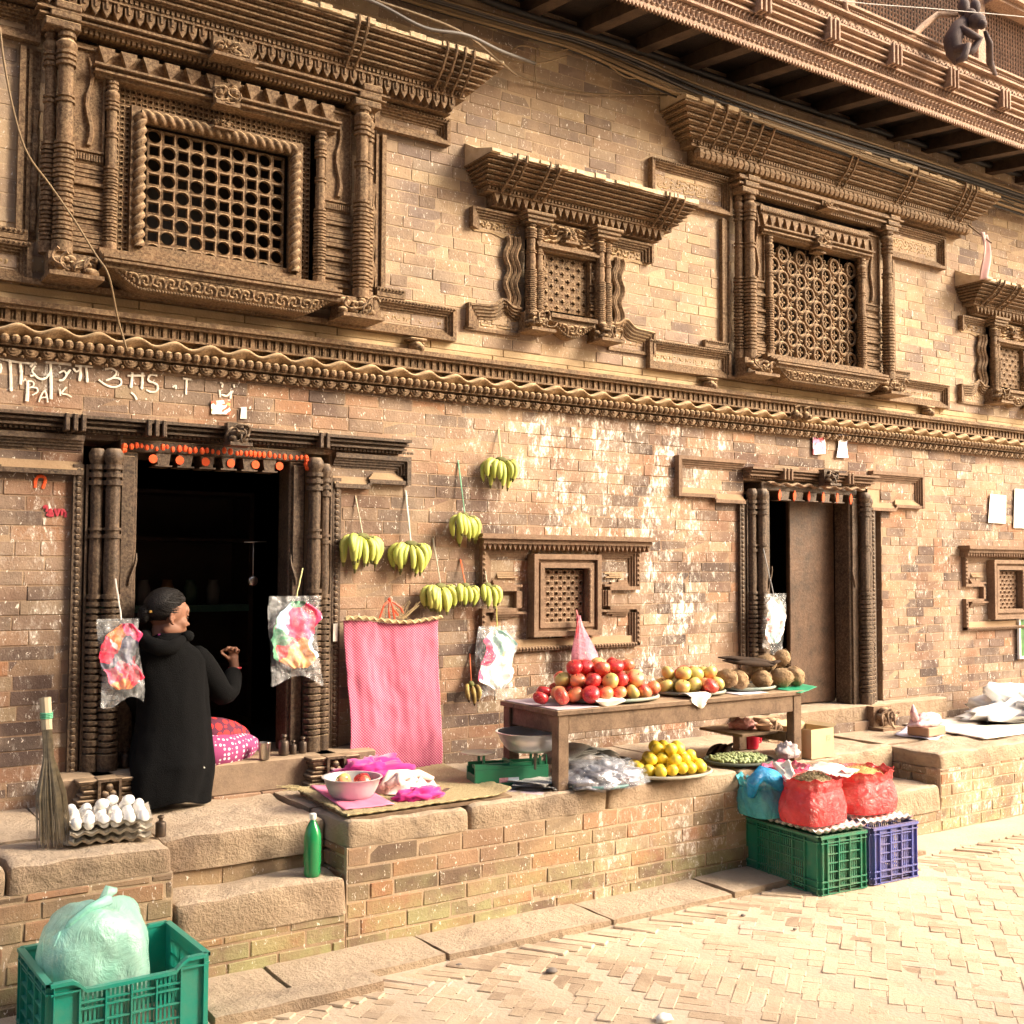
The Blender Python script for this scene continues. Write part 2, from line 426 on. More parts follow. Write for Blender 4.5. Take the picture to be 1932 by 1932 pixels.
def scroll(mb, x0, x1, z0, z1, d, amp=.018, cellw=.07, step=.006, mask=None, tilt=0.):
    """carved foliage relief: a displaced sheet"""
    nu = max(4, int((x1 - x0) / step)); nv = max(4, int((z1 - z0) / step))
    ph = rnd(0, 6)
    def f(u, v):
        x = lerp(x0, x1, u); z = lerp(z0, z1, v)
        i = math.floor((x - x0) / cellw); cx = x0 + (i + .5) * cellw; cz = (z0 + z1) / 2 + (.12 * (z1 - z0) if i % 2 else -.12 * (z1 - z0))
        dx, dz = x - cx, z - cz; rr = math.hypot(dx, dz); th = math.atan2(dz, dx) * (1 if i % 2 else -1)
        h = .5 + .5 * math.sin(rr * 2 * PI / .026 + th * 2 + ph)
        h = h * .7 + .55 * max(0, fbm((x, z, ph), 34, 3))
        e = min(u, 1 - u, 1) * nu; e2 = min(v, 1 - v) * nv
        h *= min(1, e / 2) * min(1, e2 / 2)
        if mask: h = h * mask(x, z)
        return (x, -(d + amp * h + tilt * v), z)
    mb.grid(nu, nv, f, flip=False)
def figure_block(mb, x0, x1, z0, z1, d0, d1, seed=0):
    """end block of a sill carved as a crouching lion-like figure: ledge below, lumpy body above"""
    mb.W(x0, x1, z0, z0 + (z1 - z0) * .14, d0, d1 + .01)
    cx, cz = (x0 + x1) / 2, (z0 + z1) / 2; rg = random.Random(seed); w, h = x1 - x0, z1 - z0
    mb.W(x0 + w * .06, x1 - w * .06, z0 + h * .14, z1, d0, (d0 + d1) / 2)
    for k in range(13):
        px = x0 + w * (.12 + .76 * rg.random()); pz = z0 + h * (.25 + .62 * rg.random())
        mb.sphere((px, -(d0 + d1) / 2 - .25 * (d1 - d0) * rg.random(), pz), h * rg.uniform(.13, .24), 8, 6, (1.1, 1.1, .8))
    for k in range(5):
        t = rg.uniform(0, 6); px = x0 + w * (.2 + .15 * k); pz = z0 + h * rg.uniform(.3, .7)
        pts = [(px + .35 * h * math.cos(t + q * .5) * (.5 + q * .1), -d1 + .012 * math.sin(q), pz + .3 * h * math.sin(t + q * .5)) for q in range(7)]
        mb.tube(pts, [h * .07 * (1 - q * .09) for q in range(7)], 6)
def column(name, x, z0, z1, r, d, parent, seed=1, mat=None, ringed=(.0, .46), style=0, square=False):
    """turned and ringed half column standing in front of the wall"""
    mb = MB(); H = z1 - z0; prof = []; rg = random.Random(seed); z = 0.
    def put(rr, dz):
        nonlocal z
        prof.append((r * rr, z)); z += dz * 1.; prof.append((r * rr, z))
    put(1.25, H * .05)
    while z < H * ringed[1]:
        put(rg.uniform(.66, .76), H * .008); put(rg.uniform(1.12, 1.3), H * rg.uniform(.009, .015))
    put(.85, H * .01); put(1.2, H * .012); put(.9, H * .012)
    prof.append((r * .92, z)); prof.append((r * 1.02, z + H * .06)); prof.append((r * .9, z + H * .16)); z += H * .16
    put(1.15, H * .012); put(.85, H * .012); put(1.1, H * .008)
    prof.append((r * .84, z)); prof.append((r * .9, z + H * .12)); z += H * .12
    for _ in range(3): put(.85, H * .01); put(1.2, H * .014)
    prof.append((r * .9, z)); prof.append((r * 1.25, z + H * .02)); prof.append((r * 1.25, z + H * .035)); prof.append((r * .85, z + H * .05)); z += H * .05
    while z < H * .97: put(rg.uniform(.8, .95), H * .012); put(rg.uniform(1.05, 1.25), H * .015)
    prof = [(a, min(b, H)) for a, b in prof]
    mb.lathe(prof, (x, -d, z0), 24 if not square else 4, ph=PI / 4 if square else .3, wob=.045)
    o = mb.build(name, mat or WOOD, parent, 50); return o
def teeth(mb, x0, x1, ztop, h, w, d0, d1, kind='tri'):
    n = max(1, int(round((x1 - x0) / w))); w = (x1 - x0) / n
    for i in range(n):
        a = x0 + i * w; g = w * .08
        if kind == 'tri': mb.prism([(a + g, ztop), (a + w - g, ztop), (a + w / 2, ztop - h)], d0, d1)
        elif kind == 'box': mb.W(a + w * .2, a + w * .8, ztop - h, ztop, d0, d1)
        elif kind == 'leaf': mb.prism([(a + g, ztop), (a + w - g, ztop), (a + w * .86, ztop - h * .55), (a + w / 2, ztop - h), (a + w * .14, ztop - h * .55)], d0, d1); mb.W(a + w * .4, a + w * .6, ztop - h * .5, ztop, d1, d1 + .008)
        elif kind == 'bead': mb.sphere((a + w / 2, -d1, ztop - h / 2), h / 2, 6, 4)
        elif kind == 'wedge': mb.prism([(a + g, ztop), (a + w * .8, ztop), (a + w * .8, ztop - h * .3), (a + w * .35, ztop - h)], d0, d1)
def moulding(mb, x0, x1, z0, z1, d0, prof, side=.5):
    """stack of strips; prof = [(fraction of height, depth)]; ends return with the depth"""
    z = z0; tot = sum(p[0] for p in prof)
    for fr, d in prof:
        hh = (z1 - z0) * fr / tot; e = (d - prof[0][1]) * side
        mb.W(x0 - e, x1 + e, z, z + hh, d0, d); z += hh
def wing(mb, x0, x1, z0, z1, steps=4, t=.012, dmax=.055, panel=True, mb2=None, cellw=.055, tdec=.022):
    """stepped picture-frame recess with a carved panel"""
    ring(mb, x0, x1, z0, z1, tdec, .0, dmax); teeth(mb, x0 + .004, x1 - .004, z1 - .004, tdec * .6, .02, dmax, dmax + .005, 'bead')
    for k in range(steps):
        a = tdec + k * t; ring(mb, x0 + a, x1 - a, z0 + a, z1 - a, t, .0, dmax - .004 - (k + 1) * dmax * .2)
    a = tdec + steps * t
    if x1 - x0 > 2 * a + .03 and z1 - z0 > 2 * a + .02:
        if panel: scroll(mb2 or mb, x0 + a, x1 - a, z0 + a, z1 - a, .006, .014, cellw)
        else: (mb2 or mb).W(x0 + a, x1 - a, z0 + a, z1 - a, .0, .006)
def eave(parent, cx, zb, zt, hb, ht, db, dt, tooth='leaf', bundles=(), seed=1):
    """projecting carved hood: dentil rows, stepped mouldings growing outwards, dusty tiled top"""
    mb = MB(); rg = random.Random(seed); H = zt - zb
    z = zb; h1 = H * .28
    mb.W(cx - hb + .06, cx + hb - .06, z, z + h1, .0, db - .05)
    teeth(mb, cx - hb + .05, cx + hb - .05, z + h1, h1 * .95, .05, db - .05, db - .01, tooth)
    z += h1
    mb.W(cx - hb, cx + hb, z, z + H * .05, .0, db); teeth(mb, cx - hb, cx + hb, z + H * .12, H * .07, .024, db - .01, db + .008, 'box')
    mb.W(cx - hb, cx + hb, z + H * .05, z + H * .12, .0, db - .008); z += H * .12
    k = 6; rest = zt - z - H * .05
    for i in range(k):
        t = (i + 1) / k; hh = rest / k
        for fr, jut in ((.42, -.022), (.2, .0), (.38, .016)):
            d = lerp(db, dt, t) + jut; hw = lerp(hb, ht, t) + jut
            mb.W(cx - hw, cx + hw, z, z + hh * fr, .0, d); z += hh * fr
    for g in bundles:                                       # bundles of upright ribs across the mouldings
        for q in range(g[1]):
            bx = cx + g[0] + q * g[2]
            pts = [(bx + .0, -(db + .0), zb + H * .3), (bx, -lerp(db, dt, .5) - .035, zb + H * .6), (bx, -dt - .03, zt - H * .1), (bx, -dt - .035, zt + H * .06)]
            mb.tube(pts, [.006, .009, .010, .008], 6)
    o = mb.build('eave', WOOD, parent)
    mb = MB(); x = cx - ht - .01                             # dusty tile edge on top
    while x < cx + ht:
        w = rg.uniform(.05, .1); j = rg.uniform(-.014, .014); b = rg.uniform(-.006, .008)
        x2 = min(x + w, cx + ht + .01)
        mb.add([(x, -dt - .03 - j, zt - .008), (x2, -dt - .03 - j, zt - .008), (x2, -dt - .028 - j, zt + .014 + b), (x, -dt - .028 - j, zt + .014 + b),
                (x2, -dt * .55, zt + .06 + b), (x, -dt * .55, zt + .06 + b), (x2, .0, zt + .13), (x, .0, zt + .13), (x, .0, zt - .008), (x2, 0., zt - .008)],
               [(0, 1, 2, 3), (3, 2, 4, 5), (5, 4, 6, 7), (0, 3, 5, 7, 8), (1, 9, 6, 4, 2), (0, 8, 9, 1)]); x = x2 + .002
    mb.build('eave_top', DUSTED, parent)
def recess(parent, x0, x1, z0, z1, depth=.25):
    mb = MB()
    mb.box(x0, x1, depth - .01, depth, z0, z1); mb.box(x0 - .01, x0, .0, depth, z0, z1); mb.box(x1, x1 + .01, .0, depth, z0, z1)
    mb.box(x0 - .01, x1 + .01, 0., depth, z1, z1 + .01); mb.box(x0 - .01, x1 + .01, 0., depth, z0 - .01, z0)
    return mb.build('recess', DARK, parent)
def banded(mb, x0, x1, z0, z1, d0, d, seed=1):
    """upright carved board covered in horizontal bands, plain sunk panel above"""
    rg = random.Random(seed); z = z0; H = z1 - z0
    while z < z0 + H * .42:
        h = rg.uniform(.013, .02); mb.W(x0, x1, z, z + h, d0, d + rg.choice([.0, .012, .018])); z += h
        mb.W(x0 + .003, x1 - .003, z, z + .006, d0, d - .01); z += .006
    mb.W(x0, x1, z, z1, d0, d - .004)
    teeth(mb, x0, x1, z + .04, .03, .012, d - .004, d + .008, 'box')
    ring(mb, x0, x1, z + .05, z1 - .02, .01, d - .004, d + .01)
    c = (x0 + x1) / 2; zz = z + .08
    pts = [(c + .012 * math.sin(q * 1.1), -d - .004, zz + q * (z1 - zz - .06) / 9) for q in range(10)]
    mb.tube(pts, [.014, .017, .012, .015, .01, .013, .009, .012, .009, .005], 6)
def boat(mb, x0, x1, ztop, zbot, d0, d1):
    """hanging sill apron with curved lower edge, carved face and beaded rim"""
    n = 24; top = []; 
    def low(u):
        e = min(u, 1 - u) * (x1 - x0) / (ztop - zbot)
        return lerp(ztop, zbot, smooth01(e / 1.9 + .03) ** .8)
    poly = [(lerp(x0, x1, i / n), low(i / n)) for i in range(n + 1)] + [(x1, ztop), (x0, ztop)]
    o = len(mb.v)
    for i in range(n):
        a, b = i / n, (i + 1) / n; xa, xb = lerp(x0, x1, a), lerp(x0, x1, b)
        mb.add([(xa, -d1, ztop), (xb, -d1, ztop), (xb, -d1 + .02, low(b)), (xa, -d1 + .02, low(a)), (xb, -d0, low(b)), (xa, -d0, low(a))], [(0, 3, 2, 1), (3, 5, 4, 2)])
    for i in range(int((x1 - x0) / .014)):
        u = (i + .5) / int((x1 - x0) / .014); mb.sphere((lerp(x0, x1, u), -d1 + .012, low(u) + .004), .007, 5, 4)
    def mask(x, z):
        u = (x - x0) / (x1 - x0); return smooth01((z - low(u) - .006) / .02)
    nu = int((x1 - x0 - .06) / .006); nv = 14
    def f(u, v):
        uu = .03 / (x1 - x0) + u * (1 - .06 / (x1 - x0)); x = lerp(x0, x1, uu); lo = low(uu); z = lerp(lo + .012, ztop - .004, v)
        i = math.floor((x - x0) / .06); cx = x0 + (i + .5) * .06; cz = (lo + ztop) / 2
        rr = math.hypot(x - cx, z - cz); th = math.atan2(z - cz, x - cx) * (1 if i % 2 else -1)
        h = .5 + .5 * math.sin(rr * 2 * PI / .024 + th * 2); h = h * .7 + .5 * max(0, fbm((x, z, 3), 40, 3))
        return (x, -(d1 - .016 * (1 - v) + .014 * h * min(1, 6 * v, 6 * (1 - v)) + .001), z)
    mb.grid(nu, nv, f)

def inner_frame(parent, x0, x1, z0, z1, d, rr, pitch=.045):
    mb = MB()
    ring(mb, x0, x1, z0, z1, rr * .9, .0, d - .01)
    c = rr * 1.35
    ring(mb, x0 + rr * .9, x1 - rr * .9, z0 + rr * .9, z1 - rr * .9, rr * 1.1, .0, d - .03)
    for a, b in (((x0 + c, z0 + c), (x0 + c, z1 - c)), ((x1 - c, z0 + c), (x1 - c, z1 - c)), ((x0 + c, z1 - c), (x1 - c, z1 - c))):
        rope(mb, (a[0], -d + .01, a[1]), (b[0], -d + .01, b[1]), rr * .95, pitch)
    return mb.build('rope_frame', WOOD, parent, 50)

def big_window(cx, style):
    """wide carved window. cx = centre on the facade"""
    wdw = sub_empty('carved_window', house, (0, 0, 0))
    S = dict(latx=(cx - .345, cx + .345), latz=(3.07, 3.69)) if style == 1 else dict(latx=(cx - .44, cx + .42), latz=(3.08, 3.86))
    x0, x1 = S['latx']; z0, z1 = S['latz']
    oc = .735 if style == 1 else .715       # outer columns
    zc1 = 4.04 if style == 1 else 4.13
    recess(wdw, cx - .6, cx + .6, 3.0, zc1)
    mb = MB()
    if style == 1: lattice(mb, x0, x1, z0, z1, 10, 9, .0, .022, ('o', .93), ('s', .80), 20)
    else:
        # rows of rings with four-petalled stars, smaller stars between
        sx, sz = .178, .165; j = 0; zz = z0 + .04
        while zz < z1:
            xx = x0 + (.045 if j % 2 else .045 + sx / 2)
            while xx < x1 - .01:
                pts = [(xx + .046 * math.cos(t * PI / 8), -.03, zz + .05 * math.sin(t * PI / 8)) for t in range(16)]
                mb.tube(pts, .0105, 6, closed=True)
                pts = [(xx + .055 * math.cos(t * PI / 8), -.018, zz + .06 * math.sin(t * PI / 8)) for t in range(16)]
                mb.tube(pts, .007, 5, closed=True)
                for k in range(4):
                    t = k * PI / 2; mb.sphere((xx + .019 * math.cos(t), -.02, zz + .019 * math.sin(t)), .0125, 6, 5, (.8 + .5 * abs(math.cos(t)), .7, .8 + .5 * abs(math.sin(t))))
                xx += sx
            xx = x0 + (.045 + sx / 2 if j % 2 else .045)
            while xx < x1 + .01:
                for k in range(4):
                    t = k * PI / 2; mb.sphere((xx + .02 * math.cos(t), -.016, zz + .02 * math.sin(t)), .014, 6, 5, (.8 + .6 * abs(math.cos(t)), .7, .8 + .6 * abs(math.sin(t))))
                xx += sx
            zz += sz / 2; j += 1
        for k in range(int((x1 - x0) / .089) + 1): mb.W(x0 + .02 + k * .089 + .02, x0 + .02 + k * .089 + .028, z0, z1, .0, .006)
    mb.build('lattice', WOOD, wdw, 40)
    if style == 1:
        inner_frame(wdw, x0 - .085, x1 + .085, z0 - .01, z1 + .08, .07, .03)
        mb = MB(); g = .027
        for a, b, c, d in ((cx - .5, x0 - .085, 3.07, 3.85), (x1 + .085, cx + .48, 3.07, 3.85), (x0 - .085, x1 + .085, z1 + .08, 3.85)):
            nx, nz = max(1, round((b - a) / g)), max(1, round((d - c) / g)); lattice(mb, a, b, c, d, nx, nz, .01, .035, ('o', .62), ('d', .5), 8)
        mb.build('fine_lattice', WOOD, wdw)
        ic = (cx - .525, cx + .515); zi = 3.85
    else:
        ic = (cx - .5, cx + .46); zi = 3.87
    for i, xx in enumerate(ic): column('inner_column', xx, 3.05, zi, .026, .085, wdw, 11 + i)
    mb = MB()                                              # inner lintel with corbel row
    a, b = ic[0] - .08, ic[1] + .08
    moulding(mb, a, b, zi, zi + .05, .0, [(.3, .10), (.2, .125), (.3, .11), (.2, .14)], .3)
    mb.W(a, b, zi + .05, zi + .14, .0, .075)
    teeth(mb, a, b, zi + .135, .075, .1 if style == 1 else .075, .07, .115 if style == 1 else .1, 'wedge')
    if style == 2: teeth(mb, a, b, zi + .17, .02, .02, .09, .1, 'bead'); mb.W(a, b, zi + .14, zi + .2, .0, .09)
    figure_block(mb, (a + b) / 2 - .06, (a + b) / 2 + .06, zi - .02, zi + .11, .08, .16, 4)
    mb.build('inner_lintel', WOOD, wdw)
    mb = MB(); banded(mb, cx - oc + .04, ic[0] - .03, 3.03, zc1 - .04, .0, .07, 5); mb.build('side_board', WOOD, wdw)
    mb = MB(); banded(mb, ic[1] + .03, cx + oc - .04, 3.03, zc1 - .04, .0, .07, 6); mb.build('side_board', WOOD, wdw)
    for i, s in enumerate((-1, 1)):
        column('column', cx + s * oc, 3.0, zc1, .036, .115, wdw, 21 + i); column('column', cx + s * (oc + .055 * (1 if style == 2 else 1)), 3.0, zc1, .028, .07, wdw, 31 + i)
        mb = MB(); xx = cx + s * (oc + .02)
        for k in range(3): mb.cbox(xx - .08 + .02 * k, xx + .07 - .0 * k, -.155 - .008 * k, -.0, zc1 - .03 + k * .04, zc1 + .005 + k * .04, .004)
        mb.build('capital', WOOD, wdw)
    mb = MB()                                              # main beam
    B0, B1 = zc1 + .005, (4.10 if style == 1 else 4.215)
    moulding(mb, cx - oc - .1, cx + oc + .1, B0, B1, .0, [(.2, .12), (.15, .15), (.25, .13), (.15, .165), (.25, .145)], .8)
    if style == 1: figure_block(mb, cx - .1, cx + .12, B1 - .06, B1 + .05, .14, .22, 9)
    else: figure_block(mb, cx - .05, cx + .07, B0 - .02, B1 - .03, .12, .2, 9)
    teeth(mb, cx - oc - .1, cx + oc + .1, B0, .018, .024, .09, .118, 'box')
    mb.build('beam', WOOD, wdw)
    mb = MB(); figure_block(mb, cx - .05, cx + .05, z1 + (.045 if style == 1 else -.03), z1 + (.1 if style == 1 else .03), .04, .1, 17); mb.build('centre_boss', WOOD, wdw, 60)
    if style == 1: eave(wdw, cx, 4.11, 4.385, 1.34, 1.49, .15, .27, 'leaf', ((.62, 2, .05), (1.14, 4, .055)), 3)
    else: eave(wdw, cx + .26, 4.235, 4.555, 1.50, 1.66, .12, .24, 'bead', ((-1.44, 6, .11), (-.1, 2, .06), (.55, 2, .07), (1.2, 3, .07)), 4)
    # sill with hanging apron and carved end blocks
    mb = MB(); sx = .56 if style == 1 else .555
    moulding(mb, cx - sx - .02, cx + sx + .02, 2.945, 3.05, .0, [(.22, .21), (.1, .235), (.1, .2), (.14, .225), (.1, .19), (.12, .17), (.22, .14)], 0)
    boat(mb, cx - sx + .02, cx + sx - .02, 2.945, 2.868, .0, .205)
    mb.W(cx - oc - .15, cx + oc + .15, 2.86, 2.885, .0, .06)
    mb.build('sill', WOOD, wdw)
    for i, s in enumerate((-1, 1)):
        mb = MB(); a = cx + s * (sx + .135); figure_block(mb, a - .115, a + .115, 2.872, 3.0, .05, .235, 40 + i); mb.build('end_block', WOOD, wdw, 60)
    for s in (-1, 1):                                      # stepped wings beside the window
        mb = MB(); mb2 = MB()
        def X(a, b): p, q = cx + s * a, cx + s * b; return (min(p, q), max(p, q))
        a, b = X(oc + .09, oc + .18); mb.W(a, b, 3.07, 3.93, .0, .02); mb.W(*X(oc + .155, oc + .18), 3.07, 3.93, .02, .045); mb.W(*X(oc + .125, oc + .14), 3.07, 3.93, .02, .032)
        mb.tube([(cx + s * (oc + .108), -.03, 3.1 + k * .05) for k in range(12)], [.008 + .006 * (k % 3) for k in range(12)], 6)
        hi = 4.1 if style == 1 else 4.21
        wing(mb, *X(oc + .1, oc + (.57 if style == 1 else .8)), 3.955, hi, 4, .012, .06, True, mb2)
        wing(mb, *X(oc + .11, oc + (.62 if style == 1 else .82)), 2.862, 3.045, 4, .012, .055, True, mb2, .07)
        wing(mb, *X(oc + .13, oc + (.3 if style == 1 else .34)), 3.052, 3.1, 1, .01, .05, False, mb2)
        mb.build('wing_frame', WOOD, wdw); mb2.build('wing_panel', MATS.get('wood_panel') or wood_material('wood_panel', (.17, .11, .055), (.3, .2, .11), (.6, .43, .23), dust=.8, side=.45), wdw, 60)
    return wdw
big_window(1.80, 1)
big_window(6.10, 2)

def small_window(cx, dz=0., full=True):
    wdw = sub_empty('carved_window', house, (cx, 0, dz))
    recess(wdw, -.18, .18, 3.1, 3.5)
    mb = MB(); lattice(mb, -.162, .162, 3.13, 3.46, 8, 8, .0, .02, ('x', .78), ('d', .2), 12); mb.build('lattice', WOOD, wdw)
    for i, xx in enumerate((-.255, .255)):
        column('column', xx - .03, 3.07, 3.62, .028, .075, wdw, 50 + i); column('column', xx + .035, 3.07, 3.62, .026, .06, wdw, 52 + i)
        mb = MB()
        for k in range(3): mb.cbox(xx - .08 - .012 * k, xx + .08 + .012 * k, -.12 - .012 * k, 0, 3.6 + k * .022, 3.618 + k * .022, .003)
        mb.build('capital', WOOD, wdw)
        mb = MB(); figure_block(mb, xx - .085, xx + .085, 2.965, 3.085, .0, .16, 60 + i); mb.build('end_block', WOOD, wdw, 60)
    mb = MB()
    banded(mb, -.21, -.165, 3.1, 3.47, .0, .045, 7); banded(mb, .165, .21, 3.1, 3.47, .0, .045, 8)
    moulding(mb, -.24, .24, 3.465, 3.51, .0, [(.3, .07), (.3, .095), (.4, .08)], .2); mb.build('inner_frame', WOOD, wdw)
    mb = MB(); scroll(mb, -.215, .215, 3.51, 3.645, .05, .03, .07); figure_block(mb, -.05, .05, 3.53, 3.63, .03, .09, 70); mb.W(-.215, .215, 3.51, 3.645, 0, .05)
    mb.build('tympanum', WOOD, wdw, 60)
    mb = MB(); moulding(mb, -.17, .17, 3.045, 3.09, .0, [(.5, .1), (.5, .125)], 0); boat(mb, -.16, .16, 3.045, 2.965, .0, .11); mb.build('sill', WOOD, wdw)
    eave(wdw, .075, 3.665, 3.885, .69, .765, .12, .26, 'tri', ((-.6, 2, .06), (-.38, 2, .07), (.52, 3, .06)), 8)
    # wavy wings
    for s in (-1, 1):
        mb = MB(); mb2 = MB()
        for k in range(4):
            pts = [(s * (.36 + .022 * k) + .014 * math.sin(z * 38 + 1), -.05 + .011 * k - (.02 if k == 3 else 0), z) for z in [3.1 + q * .02 for q in range(22)]]
            mb.tube(pts, .013 if k < 3 else .015, 5)
        def curve(t): return .05 * math.exp(-((t - .35) / .13) ** 2) - .0 * t
        for k in range(5):
            pts = [(s * lerp(.33, .68 - k * .018, t), -.052 + .01 * k, 3.105 - k * .016 + curve(t) * .9 - .02 * t) for t in [q / 16 for q in range(17)]]
            mb.tube(pts, .010, 5)
            mb.W(*sorted((s * (.672 - k * .018), s * (.69 - k * .018))), 2.955, 3.095 - k * .016, .0, .055 - .01 * k)
            pts = [(s * lerp(.34, .66 - k * .018, t), -.052 + .01 * k, 3.60 + .0 * k - k * .0 + .0 * t - .05 * curve(t)) for t in (0, 1)]
        scroll(mb2, *sorted((s * .33, s * .6)), 2.97, 3.07, .006, .015, .055)
        mb.W(*sorted((s * .33, s * .7)), 2.945, 2.965, .0, .03)
        # upper wing
        for k in range(4): mb.W(*sorted((s * .31, s * (.67 - k * .016))), 3.645 - .012 * (k + 1), 3.645 - .012 * k, .0, .06 - .012 * k); mb.W(*sorted((s * (.654 - k * .016), s * (.67 - k * .016))), 3.53, 3.645 - .012 * (k + 1), .0, .06 - .012 * k)
        scroll(mb2, *sorted((s * .31, s * .605)), 3.535, 3.598, .006, .02, .05)
        mb2.prism([(s * .31, 3.535), (s * .66, 3.535), (s * .64, 3.515), (s * .52, 3.522), (s * .42, 3.5), (s * .33, 3.505)], .0, .02)
        mb.build('wing_frame', WOOD, wdw); mb2.build('wing_panel', MATS['wood_panel'], wdw, 60)
    return wdw
small_window(3.925); small_window(8.485, -.02)

# small carved bosses below the windows
for x, z in ((2.90, 2.80), (5.07, 2.80), (7.35, 2.81)):
    mb = MB(); mb.sphere((0, -.05, .0), .045, 10, 8, (.9, 1.1, .8)); mb.sphere((.01, -.09, -.01), .022, 8, 6)
    mb.cbox(-.05, .05, -.09, 0, .03, .045, .004); mb.sphere((-.02, -.09, .012), .01, 6, 4); mb.sphere((.025, -.09, .012), .01, 6, 4)
    mb.build('carved_boss', WOOD, house, 60, loc=(x, 0, z))
mb = MB()
for k in range(2):
    mb.sphere((k * .1, -.11, .0), .035, 10, 8, (.9, 1, 1)); mb.sphere((k * .1 + .012, -.14, -.01), .018, 8, 6); mb.tube([(k * .1 - .02, -.12, .02), (k * .1 - .03, -.14, .05), (k * .1, -.15, .06)], .008, 5)
mb.build('carved_boss', WOOD, house, 60, loc=(5.82, 0, 2.66))

